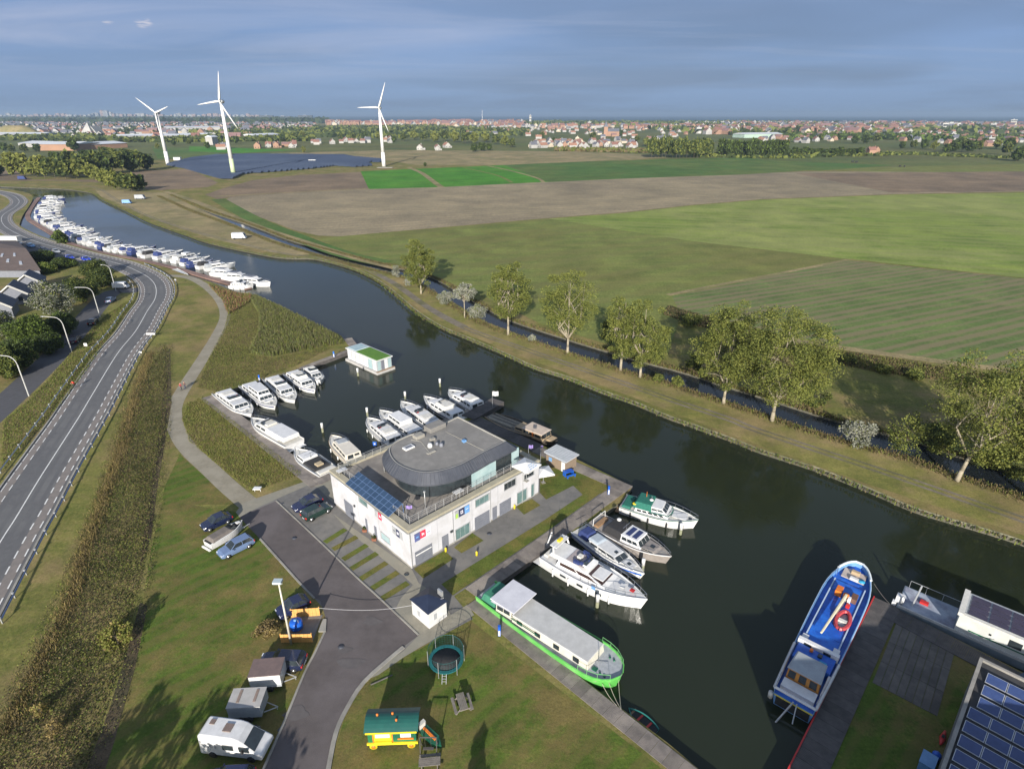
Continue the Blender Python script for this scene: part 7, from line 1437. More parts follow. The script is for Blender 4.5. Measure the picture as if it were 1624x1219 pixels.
# ------------------------------------------------------------------ trees
def crown_quads(ctrs, rad, per, size, mats, wts, parent, squash=.8, name='crown'):
    C_, A_, B_, I_ = [], [], [], []
    for (c, r_) in zip(ctrs, rad):
        n_ = max(3, int(per*RNG.uniform(.4, 1.5))); q_ = RNG.normal(0, 1, (n_, 3)); q_ /= np.linalg.norm(q_, axis=1)[:, None]; q_ *= (r_*RNG.uniform(.2, 1, n_)**.5)[:, None]; q_[:, 2] *= squash
        a, b = rand_axes(n_, size, .25); C_.append(q_+np.array(c)); A_.append(a); B_.append(b); w_ = np.array(wts)*RNG.uniform(.4, 1.6, len(wts)); I_.append(RNG.choice(len(mats), n_, p=w_/w_.sum()))
    return quads(np.vstack(C_), np.vstack(A_), np.vstack(B_), name, mats, np.concatenate(I_), parent)
def tree(name, label, px, h, cr, mats, wts, clumps=46, per=85, size=.105, trunk=.32, bark=None, group=None, lean=(0, 0), low=.30, limbs=6, rr=.30, loc=None, cat='tree', squash=.8, r0=None):
    t = thing(name, label, cat, loc or P(*px), 0, group); bk = bark or BARK; m = MB(); r0 = r0 or h*.0135; th = h*trunk; top = Vector((lean[0]*.4, lean[1]*.4, th))
    m.tube((0, 0, -.1), (lean[0]*.15, lean[1]*.15, th*.45), r0*1.35, r0, 8); m.tube((lean[0]*.15, lean[1]*.15, th*.45), top, r0, r0*.8, 8)
    zc_ = h*(1+low)/2; rz_ = h*(1-low)/2; ctrs, rad = [], []
    for i in range(clumps):
        d = RNG.normal(size=3); d /= np.linalg.norm(d); rr_ = RNG.uniform(.25, 1)**.55
        c = Vector((lean[0]+d[0]*cr*rr_*.86, lean[1]+d[1]*cr*rr_*.86, zc_+d[2]*rz_*rr_*.88))
        ctrs.append(tuple(c)); rad.append(cr*rr*RNG.uniform(.6, 1.15))
    ends = sorted(range(clumps), key=lambda i: RNG.random())[:limbs*3]
    for k in range(limbs):
        a = 2*math.pi*k/limbs+RNG.uniform(-.4, .4); mid = top+Vector((math.cos(a)*cr*.38, math.sin(a)*cr*.38, h*RNG.uniform(.14, .26)))
        m.tube(top, mid, r0*.55, r0*.34, 6)
        for e in ends[k*3:k*3+3]:
            c = Vector(ctrs[e]); 
            if c.z > mid.z-h*.05: q_ = mid.lerp(c, .5)+Vector((0, 0, h*.02)); m.tube(mid, q_, r0*.32, r0*.2, 5); m.tube(q_, c, r0*.2, r0*.07, 4)
    m.tube(top, (lean[0], lean[1], h*.82), r0*.6, r0*.12, 6)
    m.build('trunk', bk, t); crown_quads(ctrs, rad, per, size, mats, wts, t, squash); return t
G = 'broad poplars along the ditch'
def T(lb, px, h, cr, **k):
    cr *= 1.14; h *= 1.03; k['low'] = k.get('low', .3)*.55; k['trunk'] = k.get('trunk', .32)*.8; k.setdefault('size', .088); k['clumps'] = int(k.get('clumps', 50)*2.1); k['per'] = int(k.get('per', 80)*2.3); k['rr'] = .19; k.setdefault('limbs', 8)
    return tree('poplar_tree', lb, px, h, cr, [LF_A, LF_B, LF_D], [.52, .30, .18], **k)
T('dark green poplar farthest left on the canal bank by the silvery bushes', (668, 466), 17.5, 5.0, clumps=60, per=90, low=.16, trunk=.2)
T('poplar with a slim pale trunk right of the silver willow', (806, 531), 19, 5.6, clumps=55, per=75)
T('poplar forking low into pale limbs, third along the ditch', (900, 560), 19.5, 6.6, clumps=60, per=75, trunk=.22)
T('slim sparse poplar leaning beside a second slender one', (984, 588), 18, 4.4, clumps=40, per=60, low=.18, trunk=.4)
T('slender poplar with loose crown between the sparse and the dense ones', (1015, 598), 17.5, 5.8, clumps=48, per=70, low=.16, trunk=.3)
T('full round poplar on a short white forked trunk', (1147, 640), 20, 7.0, clumps=70, per=90, low=.22, trunk=.2)
T('largest and densest poplar of the row', (1224, 667), 22.0, 8.4, clumps=95, per=100, low=.22, trunk=.22)
T('poplar with a bare white branching trunk near the right edge', (1517, 762), 20.5, 8.0, clumps=62, per=75, low=.28, trunk=.24, lean=(1.6, 0), limbs=8)
T('poplar cut by the right picture edge', (1652, 800), 20, 6.6, clumps=80, per=90, low=.2)
T('poplar standing outside the right picture edge', (1740, 850), 20, 6.0, clumps=50, per=60)
tree('silver_willow', 'silver willow with a bare leaning stem and grey-white crown', (737, 504), 9.6, 3.2, [LF_S, LF_A], [.9, .1], clumps=34, per=110, size=.13, trunk=.45, low=.50)
def bush(label, px, h, cr, mats, wts, n=26, per=110, size=.10, name='bush', cat='bush', group=None, low=-.1):
    return tree(name, label, px, h, cr, mats, wts, clumps=n, per=per, size=size, trunk=.3, low=low, limbs=4, rr=.42, cat=cat, group=group, bark=BARKD, r0=.07)
for lb, px, h, cr in [('grey-white willow bush beside the ditch left of the silver willow', (708, 482), 4.2, 2.6), ('grey-white willow bush right under the silver willow', (758, 506), 4.0, 2.8), ('small pale bush at the foot of the farthest poplar', (628, 440), 4.5, 1.5), ('pale grey bush in front of the farthest poplar', (650, 452), 3.0, 1.8), ('round silver-grey bush on the bank left of the loose willow', (1355, 704), 4.6, 2.7), ('tiny pale bush on the ditch edge between two poplars', (843, 540), 1.4, .9)]:
    bush(lb, px, h, cr, [LF_S, LF_A], [.85, .15])
for lb, px, h, cr in [('loose olive willow right of the silver-grey bush', (1428, 716), 7.5, 3.4), ('low green bush on the ditch edge below the slender poplars', (1043, 604), 1.6, 1.1), ('small green shrub by the round poplar', (1075, 612), 2.2, 1.2), ('green bush on the far ditch bank behind the sparse poplar', (1040, 570), 4, 2.6), ('bush on the far ditch bank right of the sparse poplars', (1100, 586), 3.4, 2.2), ('dark stemmed bush on the far side of the ditch left of the sparse poplar', (964, 548), 6.5, 2.2), ('bush by the far ditch bank under the largest poplar', (1290, 640), 3.2, 3.0), ('bush on the far ditch bank beyond the loose willow', (1480, 700), 3.4, 2.8), ('dark bush on the far ditch bank left of the white branching trunk', (1490, 718), 3.6, 2.4), ('dark green bush behind the white branching trunk', (1560, 735), 4.2, 2.6), ('large low bush on the far ditch bank by the right edge', (1608, 752), 4.6, 3.2), ('shrub on the tan track edge in the field hollow', (1400, 590), 1.8, 1.6), ('second shrub along the field hollow', (1450, 600), 2.0, 1.8), ('shrub at the start of the field hollow', (1345, 575), 2.0, 1.7), ('dark bramble at the field corner behind the sparse poplars', (1095, 515), 2.6, 3.2), ('brown thicket between the poplars and the pasture corner', (1000, 520), 2.8, 2.6)]:
    bush(lb, px, h, cr, [LF_A, LF_B, LF_D], [.4, .2, .4])
bush('yellow-green willow shrub in the dark undergrowth strip', (188, 1020), 2.6, 1.6, [LF_B, LF_Y], [.8, .2], n=22, per=80, size=.08)
bush('pale yellow shrub near the bottom edge of the undergrowth strip', (66, 1130), 1.6, .8, [LF_Y, LF_B], [.7, .3], n=12, per=60, size=.06)
bush('dry tangle of pale branches at the bottom of the undergrowth', (88, 1162), 1.5, 1.0, [LF_Y, LF_BR], [.5, .5], n=12, per=50, size=.05)
bush('heap of dry pale grass beside the dark car and the timber screen', (424, 1003), .9, 1.4, [LF_BR, LF_Y], [.5, .5], n=20, per=90, size=.06, name='brush_pile', cat='brush')
bush('round dark bush on the bank between road and moored boats', (98, 384), 5.0, 3.6, [LF_D, LF_G], [.6, .4], per=60, size=.3)
# left tree mass along the side street
for i, (lb, px, h, cr, ms, ws) in enumerate([
    ('big silver-leaved tree in the left tree belt', (92, 505), 10.5, 5.0, [LF_S, LF_A, LF_D], [.62, .13, .25]), ('dark green tree right of the silver-leaved tree', (133, 478), 7.5, 4.6, [LF_D, LF_A], [.75, .25]), ('dark low tree by the farthest street lamp', (165, 455), 6.0, 4.2, [LF_D, LF_A], [.8, .2]), ('dark tree behind the silver-leaved tree toward the road', (150, 436), 4.6, 4.6, [LF_D, LF_A], [.8, .2]),
    ('broad green tree below the silver-leaved tree', (55, 552), 8.5, 4.8, [LF_G, LF_D], [.5, .5]), ('dark green tree over the shaded street', (100, 530), 6.0, 3.6, [LF_D, LF_G], [.8, .2]), ('grey-green tree at the left edge', (4, 545), 8.5, 4.2, [LF_S, LF_A, LF_D], [.35, .35, .3]), ('green tree low at the left edge above the first lamp', (12, 600), 6.5, 3.2, [LF_A, LF_D], [.6, .4]), ('dark green tree in the middle of the left belt', (34, 585), 7.0, 3.6, [LF_D, LF_G], [.75, .25]), ('dark shrub tree at the back of the street trees', (78, 560), 4.5, 3.2, [LF_D, LF_G], [.8, .2]), ('yellowish bush by the dark roofs', (76, 432), 3.2, 3.0, [LF_G, LF_B], [.7, .3]), ('dark hedge tree beside the big brown roof', (70, 415), 4.0, 4.0, [LF_D, LF_G], [.8, .2]), ('dark hedge tree under the roadside row of cars', (105, 424), 3.4, 4.0, [LF_D, LF_G], [.8, .2])]):
    tree('street_tree', lb, px, h, cr, ms, ws, clumps=80, per=130, size=.13, trunk=.2, low=.02, bark=BARKD, limbs=4, rr=.36)
# houses at the left edge
RBR = mat('brown_tile_roof', (.115, .085, .075), (.085, .065, .058), .8, .85, bump=.3); RDK = mat('dark_blue_slate', (.045, .055, .085), (.03, .04, .06), .8, .6)
def big_roof():
    A, B, C_, D_ = P(-45, 440), P(66, 440), P(28, 392), P(-60, 392); t = thing('brown_roof_house', 'big low house with a broad brown tiled roof and small skylights at the left edge', 'house', (0, 0, 0)); pl = [(p.x, p.y) for p in (A, B, C_, D_)]
    x = MB(); x.prism(pl, 0, 2.6); x.build('wall', DOORG, t); ce = (sum(p[0] for p in pl)/4, sum(p[1] for p in pl)/4); g = [(ce[0]+(p[0]-ce[0])*1.04, ce[1]+(p[1]-ce[1])*1.04) for p in pl]; tp2 = [(ce[0]+(p[0]-ce[0])*.5, ce[1]+(p[1]-ce[1])*.25) for p in pl]
    x = MB(); x.prism(g, 2.6, 6.0, top=tp2); r = x.build('roof', RBR, t)
    for u, v in ((.25, .3), (.5, .35), (.72, .25), (.35, .6), (.62, .62)):
        q_ = [Vector((*g[0], 2.6)), Vector((*g[1], 2.6)), Vector((*tp2[1], 6.0)), Vector((*tp2[0], 6.0))]; x = MB(); x.panel(q_, u, u+.05, v, v+.14, .12); x.build('skylight', SIL, r)
big_roof()
def gable(label, px, w, l, h, rh, rz, wall, roof, trim=None, cat='house'):
    t = thing('house', label, cat, P(*px), rz); x = MB(); x.box(-w/2, w/2, -l/2, l/2, 0, h); x.add([(-w/2, -l/2, h), (w/2, -l/2, h), (0, -l/2, h+rh), (-w/2, l/2, h), (w/2, l/2, h), (0, l/2, h+rh)], [(0, 1, 2), (4, 3, 5)]); x.build('wall', wall, t)
    x = MB(); o = .35; x.add([(-w/2-o, -l/2-o, h-.2), (0, -l/2-o, h+rh+.1), (0, l/2+o, h+rh+.1), (-w/2-o, l/2+o, h-.2), (w/2+o, -l/2-o, h-.2), (w/2+o, l/2+o, h-.2)], [(0, 1, 2, 3), (1, 4, 5, 2)]); r = x.build('roof', roof, t); so = r.modifiers.new('thickness', 'SOLIDIFY'); so.thickness = .2
    if trim:
        x = MB()
        for y in (-l/2-o-.05, ): x.tube((-w/2-o, y, h-.2), (0, y, h+rh+.1), .22, n=4); x.tube((0, y, h+rh+.1), (w/2+o, y, h-.2), .22, n=4)
        x.build('gable_trim', trim, t)
    for sx in (-1, 1): x = MB(); x.box(sx*w*.25-.5, sx*w*.25+.5, -l/2-.06, -l/2, 1, 2.2); x.build('window', DGLASS, t)
    return t
gable('dark-roofed house with white gable trim nearest the silver tree', (52, 460), 7, 8, 3, 2.6, .5, DOORG, RDK, OFFW); gable('dark-roofed house with white gable trim, middle of three', (28, 478), 7, 8, 3, 2.6, .5, DOORG, RDK, OFFW); gable('dark-roofed house with white gable trim cut by the left edge', (2, 500), 7, 8, 3, 2.6, .5, DOORG, RDK, OFFW)
x = MB(); x.box(-9, 9, -1.2, 1.2, 0, 2.4); solo(x, 'long_shed', OFFW, 'long pale flat shed between the road and the brown roof', 'shed', loc=P(2, 383), rz=-.1)
# ------------------------------------------------------------------ woods and distant trees
def proto_tree(nm, mats, wts, n=42, per=22, size=.75, h=12, cr=5, low=.1):
    t = tree(nm, 'x', None, h, cr, mats, wts, clumps=n, per=per, size=size, trunk=.15, low=low, bark=BARKD, limbs=3, rr=.38, loc=Vector((0, 0, 0))); KIDS[t] = [(c, []) for c in t.children]; return t
PT = [proto_tree('wood_tree', [LF_D, LF_A], [.55, .45]), proto_tree('wood_tree', [LF_A, LF_B], [.6, .4]), proto_tree('wood_tree', [LF_D, LF_G], [.8, .2]), proto_tree('wood_tree', [LF_B, LF_A], [.75, .25], h=14, cr=4)]
PU = set()
def put(k, loc, sc, label, group, rz=None):
    rz = RNG.uniform(0, 6.28) if rz is None else rz
    if k not in PU: PU.add(k); r = PT[k]; r.location = loc; r.rotation_euler.z = rz; r.scale = sc if isinstance(sc, tuple) else (sc,)*3; tag(r, label, 'tree', group); return r
    return copy_tree(PT[k], loc, rz, label, group, sc)
wd = [(22, 281, 3, 1.35), (40, 281, 3, 1.3), (58, 281, 1, 1.2), (72, 282, 3, 1.2), (88, 283, 0, 1.3), (105, 284, 0, 1.2), (122, 283, 1, 1.15), (135, 280, 0, 1.3), (150, 278, 0, 1.45), (165, 277, 2, 1.4), (180, 276, 0, 1.5), (195, 274, 0, 1.45), (210, 273, 2, 1.4), (222, 272, 0, 1.35), (234, 270, 2, 1.2), (115, 272, 0, 1.4), (145, 268, 2, 1.4), (175, 266, 0, 1.5), (205, 264, 0, 1.3), (95, 270, 2, 1.3), (146, 284, 1, .95), (158, 287, 1, 1.0), (172, 296, 1, 1.1), (186, 301, 1, 1.15), (198, 304, 0, 1.1), (210, 305, 0, 1.1), (222, 303, 2, 1.05), (163, 292, 1, .9), (0, 279, 2, .8), (-20, 281, 0, 1.2)]
for i, (x_, y_, k, s_) in enumerate(wd):
    d = P(x_, y_); f = d.length/560
    put(k, d, s_*(.95 if y_ > 285 else 1.15), ['tree in the dark middle of the left wood', 'yellow-green tree in the left wood', 'very dark tree in the left wood', 'pale yellowish tree at the left end of the wood'][k] +f', {ordn(i+1)} counted from its left end' if y_ < 285 else f'{ordn(i-19)} lighter tree in the clump below the wood beside the canal', ['dark trees of the left wood', 'yellow-green trees of the left wood', 'darkest trees of the left wood', 'pale trees at the left end of the wood'][k] if y_ < 285 else 'trees of the clump below the left wood')
for i in range(17): put(0, P(1033+i*5.6, 250+RNG.uniform(-1, 1)), (1.25, 1.25, 1.9+RNG.uniform(-.25, .2)), f'{ordn(i+1)} tree from the left in the olive tall tree row before the town', 'olive tree row before the right town')
for i in range(19): put(2, P(1143+i*5.5, 248+RNG.uniform(-1, 1)), (1.2, 1.2, 1.8+RNG.uniform(-.25, .2)), f'{ordn(i+1)} tree from the left in the darker tall tree row before the town', 'dark tree row before the right town')
for i in range(15): put(2, P(1252+i*8, 246+RNG.uniform(-.6, .6)), (.9, .9, .8+RNG.uniform(-.15, .2)), f'{ordn(i+1)} low hedge tree to the right of the dark tree row', 'low hedge trees right of the dark row')
MIDT = [(482, 243, 3, .7), (657, 222, 1, 1.6), (672, 224, 0, 1.5), (690, 226, 1, 1.7), (705, 224, 0, 1.8), (722, 226, 1, 1.8), (738, 227, 0, 1.7), (752, 228, 1, 1.7), (765, 240, 2, 1.1), (752, 241, 2, 1.0), (776, 239, 2, .9), (770, 226, 1, 1.6), (786, 229, 0, 1.5), (800, 231, 1, 1.4), (812, 234, 0, 1.2), (640, 224, 0, 1.3), (625, 226, 2, 1.1), (560, 222, 0, 1.3), (578, 221, 2, 1.4), (600, 221, 1, 1.3), (540, 222, 0, 1.1), (480, 220, 1, 1.4), (465, 222, 0, 1.3), (448, 224, 2, 1.2), (425, 224, 0, 1.1), (375, 228, 2, 1.2), (330, 236, 2, .9), (300, 230, 0, .8), (276, 231, 2, .8), (1500, 243, 2, 1.1), (1512, 242, 2, 1.5), (1525, 241, 0, 1.6), (1538, 242, 2, 1.5), (1550, 240, 0, 1.3), (1480, 238, 1, 1.1), (1465, 236, 2, 1.2), (1448, 236, 0, 1.1), (1430, 236, 2, 1.0), (1595, 246, 0, 1.3), (1612, 256, 2, 1.4), (1622, 256, 0, 1.5), (1600, 238, 2, 1.6), (1580, 236, 1, 1.2), (1560, 232, 2, 1.2), (1390, 226, 0, 1.4), (1372, 228, 2, 1.5), (1355, 228, 2, 1.3), (1300, 224, 0, 1.2), (1330, 222, 2, 1.2), (118, 240, 2, 1.6), (122, 236, 0, 1.5), (20, 243, 0, 1.0), (8, 240, 2, 1.1), (40, 242, 0, 1.0), (60, 241, 2, 1.0), (250, 236, 1, .7), (674, 264, 2, .35), (940, 222, 0, 1.3), (880, 228, 2, 1.0), (860, 219, 0, 1.2), (985, 216, 2, 1.3), (1010, 226, 0, 1.1), (1025, 232, 1, 1.2)]
zn = lambda x_: ('near the far left warehouses' if x_ < 250 else 'by the hamlet left of the right turbine' if x_ < 620 else 'in the wooded patch right of the turbine' if x_ < 830 else 'among the red-roofed village houses' if x_ < 1100 else 'in front of the right-hand town')
for x_, y_, k, s_ in MIDT: q_ = ['dark olive tree', 'yellow-green tree', 'very dark tree', 'slim dark tree'][k]; mc = globals().setdefault('mc_', {}); mc[(q_, zn(x_))] = mc.get((q_, zn(x_)), 0)+1; put(k, P(x_, y_), s_*1.0, f'{ordn(mc[(q_, zn(x_))])} {q_} {zn(x_)}', f'{q_}s {zn(x_)}')
# far woods as mass
def mass(name, px, n, h, size, mats, label, wts=None):
    pl = [(p.x, p.y) for p in PL(px)]; p_ = sample(pl, n); c = np.column_stack([p_, RNG.uniform(.1, 1, n)*h*(0.6+.4*np.sin(p_[:, 0]*.013)*np.sin(p_[:, 1]*.011+1))]); a, b = rand_axes(n, size, .3); o = quads(c, a, b, name, mats, RNG.integers(0, len(mats), n)); return tag(o, label, 'woods', kind='stuff')
mass('distant_woods', [(-60, 187.8), (300, 188), (520, 190.5), (520, 196), (300, 197), (-60, 196)], 16000, 22, 15, [LF_D], 'dark belt of distant woods below the left skyline')
mass('distant_woods', [(-60, 197), (500, 198), (500, 205), (250, 213), (-60, 213)], 3500, 12, 6, [LF_D], 'dark trees among the houses of the left city')
mass('distant_woods', [(300, 205), (640, 200), (840, 206), (840, 216), (640, 220), (500, 218), (300, 212)], 6000, 10, 5, [LF_D, LF_A], 'scattered distant trees between hamlet and horizon')
mass('distant_woods', [(820, 193.5), (1200, 194), (1624, 197), (1700, 197), (1700, 210), (1400, 213), (1200, 216), (1100, 212), (1000, 202), (820, 199)], 9000, 12, 8, [LF_D, LF_A], 'distant trees among the houses of the right town')
mass('distant_woods', [(1200, 216), (1400, 214), (1640, 218), (1640, 226), (1400, 222), (1250, 222)], 3000, 9, 4, [LF_D, LF_G], 'garden trees behind the right town front')
mass('distant_woods', [(1100, 250), (1240, 252), (1440, 246), (1600, 252), (1600, 249), (1440, 242), (1240, 244), (1100, 246)], 1500, 3, 2.0, [LF_D, LF_A], 'low far hedges in front of the right town')
mass('distant_woods', [(880, 236), (1040, 238), (1040, 243), (880, 240)], 1200, 4, 2.4, [LF_A, LF_BR], 'brown-green maize strip in front of the white village houses')
mass('distant_woods', [(0, 215), (250, 218), (500, 214), (500, 224), (250, 226), (0, 223)], 5000, 8, 4.5, [LF_D, LF_A], 'distant scrub behind the far left warehouses')
# ------------------------------------------------------------------ towns
RRED = mat('red_tile_roof', (.22, .11, .085), (.17, .085, .07), .05, .85); RORG = mat('orange_tile_roof', (.29, .15, .10), (.23, .12, .085), .05, .85); RGRY = mat('grey_slate_roof', (.12, .125, .15), (.09, .095, .115), .05, .8); RPUR = mat('purple_brown_roof', (.22, .13, .12), (.17, .10, .10), .05, .85)
WPL = mat('pale_plaster', (.38, .37, .35), (.28, .275, .27), .05, .9); WBK = mat('brick_wall', (.32, .19, .13), (.26, .16, .11), .05, .9); WCR = mat('cream_wall', (.50, .43, .33), (.42, .36, .28), .05, .9)
def hmesh(w, l, h, rh, wall, roof, ext=0):
    x = MB(); x.box(-w/2, w/2, -l/2, l/2, 0, h, 0); x.add([(-w/2, -l/2, h), (w/2, -l/2, h), (0, -l/2, h+rh), (-w/2, l/2, h), (w/2, l/2, h), (0, l/2, h+rh)], [(0, 1, 2), (4, 3, 5)], 0)
    o = .4; x.add([(-w/2-o, -l/2-o, h-.2), (0, -l/2-o, h+rh+.1), (0, l/2+o, h+rh+.1), (-w/2-o, l/2+o, h-.2), (w/2+o, -l/2-o, h-.2), (w/2+o, l/2+o, h-.2)], [(0, 1, 2, 3), (1, 4, 5, 2)], 1)
    x.box(w*.15, w*.15+.8, l*.2, l*.2+.8, h+rh*.3, h+rh+1.0, 0)
    for sy in (-1, 1):
        for sx in (-1, 1): x.box(sx*w*.25-.6, sx*w*.25+.6, sy*l/2-.04, sy*l/2+.04, 1, 2.4, 2)
    if ext: x.box(w/2, w/2+4, -l/4, l/4, 0, 2.8, 0)
    return x
HT = [('white-walled house with red roof', 9, 11, 5, 4, WPL, RRED), ('white house with orange roof', 9, 14, 4.5, 4, WPL, RORG), ('house with grey slate roof', 9, 11, 5.5, 4.5, WPL, RGRY), ('brick house with red roof', 10, 10, 6, 4, WBK, RRED), ('brick house with purple-brown roof', 9, 16, 5.5, 4, WBK, RPUR), ('cream house with grey roof', 10, 12, 5, 3.5, WCR, RGRY)]
HP = [None]*6
def house(k, loc, rz, sc, zone, zg):
    nm, w, l, h, rh, wa, ro = HT[k]
    if HP[k] is None: HP[k] = o = hmesh(w, l, h, rh, wa, ro, k % 2).build('house', [wa, ro, DGLASS])
    else: o = HP[k].copy(); COL.objects.link(o)
    o.location = loc; o.rotation_euler = (0, 0, rz); o.scale = (sc,)*3; return tag(o, f'{nm} {zone}', 'house', f'{nm}s {zg}')
zones = [([(835, 232), (850, 226), (1000, 226), (1015, 235), (840, 236)], 46, [.40, .22, .18, .05, .05, .10], 'in the white front row of the village'),
         ([(700, 208), (840, 203), (1100, 205), (1120, 218), (1010, 226), (850, 226), (830, 216), (700, 214)], 96, [.22, .26, .18, .16, .10, .08], 'in the middle of the red-roofed village'),
         ([(340, 236), (470, 229), (470, 234), (350, 240)], 14, [.2, .5, .1, .1, .1, 0], 'in the hamlet left below the turbines'),
         ([(492, 226), (620, 222), (622, 227), (495, 230)], 14, [.4, .25, .2, .1, .05, 0], 'in the hamlet row left of the right turbine'),
         ([(650, 238), (712, 234), (716, 238), (655, 241)], 4, [.1, .6, .1, 0, .2, 0], 'of the lone farm right of the turbine'),
         ([(1360, 244), (1390, 243), (1390, 245), (1362, 246)], 2, [0, 0, 0, 1, 0, 0], 'standing alone in the right-hand meadow'),
         ([(1205, 222), (1300, 214), (1440, 216), (1624, 218), (1640, 226), (1560, 234), (1400, 222), (1300, 226), (1215, 232)], 72, [.18, .10, .30, .14, .14, .14], 'in the front streets of the right-hand town'),
         ([(1450, 205), (1624, 204), (1640, 216), (1450, 214)], 40, [.14, .26, .2, .18, .12, .10], 'in the dense upper part of the right-hand town')]
for pl, n_, pr, zo in zones:
    pts = sample([(p.x, p.y) for p in PL(pl)], n_*4); kept = []
    for p in pts:
        if all((p[0]-q_[0])**2+(p[1]-q_[1])**2 > 190 for q_ in kept): kept.append(p)
        if len(kept) == n_: break
    for p in kept: k = int(RNG.choice(6, p=pr)); house(k, (p[0], p[1], 0), RNG.choice([0, math.pi/2])+RNG.uniform(-.3, .3)+.3, RNG.uniform(.75, 1.05), zo, zo)
def town_mass(pl, n_, pr, label, sc=1.3):
    pts = sample([(p.x, p.y) for p in PL(pl)], n_); tot_ = MB(); ms = [WPL, RRED, DGLASS, RORG, RGRY, WBK, RPUR, WCR]; idx = {WPL: 0, RRED: 1, DGLASS: 2, RORG: 3, RGRY: 4, WBK: 5, RPUR: 6, WCR: 7}
    for p in pts:
        k = int(RNG.choice(6, p=pr)); nm, w, l, h, rh, wa, ro = HT[k]; a = RNG.choice([0, math.pi/2])+RNG.uniform(-.25, .25)+.3; s_ = RNG.uniform(.9, 1.5)*sc; c, s2 = math.cos(a)*s_, math.sin(a)*s_; o = .4
        vs = [(-w/2, -l/2, 0), (w/2, -l/2, 0), (w/2, l/2, 0), (-w/2, l/2, 0), (-w/2, -l/2, h), (w/2, -l/2, h), (w/2, l/2, h), (-w/2, l/2, h), (0, -l/2, h+rh), (0, l/2, h+rh)]; vs = [(p[0]+x*c-y*s2, p[1]+x*s2+y*c, z*s_) for x, y, z in vs]
        b = len(tot_.v); tot_.v += vs; F_ = [((0, 1, 5, 4), 0), ((1, 2, 6, 5), 0), ((2, 3, 7, 6), 0), ((3, 0, 4, 7), 0), ((4, 5, 8), 0), ((6, 7, 9), 0), ((4, 8, 9, 7), 1), ((8, 5, 6, 9), 1)]
        for f, m_ in F_: tot_.f.append(tuple(i+b for i in f)); tot_.m.append(idx[wa] if m_ == 0 else idx[ro]); tot_.sm.append(False)
    return tag(tot_.build('distant_houses', ms), label, 'houses', kind='stuff')
town_mass([(700, 203), (840, 200), (1100, 201), (1400, 204), (1460, 206), (1440, 215), (1200, 212), (1120, 214), (1100, 205), (840, 204)], 330, [.2, .22, .2, .16, .12, .1], 'distant houses behind the village')
town_mass([(1150, 196.5), (1624, 197), (1700, 200), (1700, 205), (1450, 206), (1150, 202)], 330, [.2, .12, .3, .16, .12, .1], 'distant roofs of the town toward the coast', 1.5)
town_mass([(520, 196), (720, 194.5), (830, 195), (830, 199), (700, 201), (520, 200)], 260, [.05, .1, .1, .45, .25, .05], 'long red-roofed district near the sea', 1.7)
town_mass([(-60, 196), (500, 197), (500, 205), (250, 213), (-60, 213)], 900, [.05, .01, .58, .08, .16, .12], 'distant houses of the left city', 1.1)
town_mass([(0, 213), (330, 211), (420, 216), (380, 223), (0, 219)], 60, [.4, .1, .3, .1, .1, 0], 'scattered distant buildings behind the warehouses', 1.1)
# skyline blocks
BPK = mat('pink_concrete_block', (.42, .30, .26), (.34, .25, .22), .03, .9); BGY = mat('grey_concrete_block', (.34, .34, .34), (.26, .27, .28), .03, .9); BDK = mat('dark_block', (.10, .11, .13), (.08, .09, .1), .03, .9); BWH = mat('white_block', (.46, .45, .42), (.38, .37, .35), .03, .9)
def block(px, wpx, toppx, m, label, grp, dep=40):
    b = P(*px); k = (b.y*cp+CAMH*sp_)/FPX; w = wpx*k; h = (px[1]-toppx)*k*1.02
    t = thing('apartment_block', label, 'apartment block', b, 0, grp); x = MB(); x.box(-w/2, w/2, 0, dep, 0, h); x.build('wall', m, t); nf = max(1, int(h/12)); y = MB()
    for i in range(nf): y.box(-w/2*.96, w/2*.96, -.6, 0, h*(i+.45)/nf, h*(i+.75)/nf)
    y.build('window_band', DGLASS, t); z = MB(); z.box(-w*.1, w*.1, dep*.3, dep*.6, h, h+4); z.build('roof_house', BGY, t)
xx = -6
while xx < 415:
    wv = RNG.uniform(5, 14); inside = 142 < xx < 196; tp3 = RNG.uniform(180.5, 183.8)
    if inside: tp3 = 183-6.5*math.exp(-((xx-166)/16)**2)+RNG.uniform(-1, .8)
    z_ = 'in the raised cluster of the left skyline' if inside else ('at the far left of the skyline' if xx < 142 else 'on the skyline behind the turbines')
    m_, nm = [(BPK, 'pinkish apartment block'), (BGY, 'grey apartment block'), (BWH, 'pale apartment block')][int(RNG.choice(3, p=[.45, .3, .25]))]
    bn_ = globals().get('bn_', 0)+1; block((xx, 188.2+RNG.uniform(0, .6)), wv*.6, tp3, m_, f'{nm} {z_}, {ordn(bn_)} block from the left', f'{nm}s {z_}'); xx += wv*.6+RNG.uniform(0, 3)
for x_, wv, tp3 in ((422, 22, 184), (448, 26, 185), (484, 22, 184)): block((x_, 190.5), wv, tp3, BDK, ['dark block at the left of the dark group by the sea', 'dark block in the middle of the dark group by the sea', 'dark block nearest the sea edge of the skyline'][(422, 448, 484).index(x_)], None)
block((841, 196), 3.2, 184, BWH, 'thin white tower standing alone on the sea horizon', None, 15); block((935, 199), 5, 194, BWH, 'small white block in front of the sea horizon right of the tower', None)
for i, x_ in enumerate(range(1092, 1165, 14)): block((x_, 197.5), 11, 193.6+RNG.uniform(0, .8), BWH, f'{ordn(i+1)} pale low block of the row by the sea above the olive trees', 'pale low blocks in the row by the sea')
for i, x_ in enumerate(range(1180, 1400, 17)): block((x_, 198), 13, 194.8+RNG.uniform(0, .8), WCR, f'{ordn(i+1)} cream low seafront block above the dark tree row', 'cream low seafront blocks')
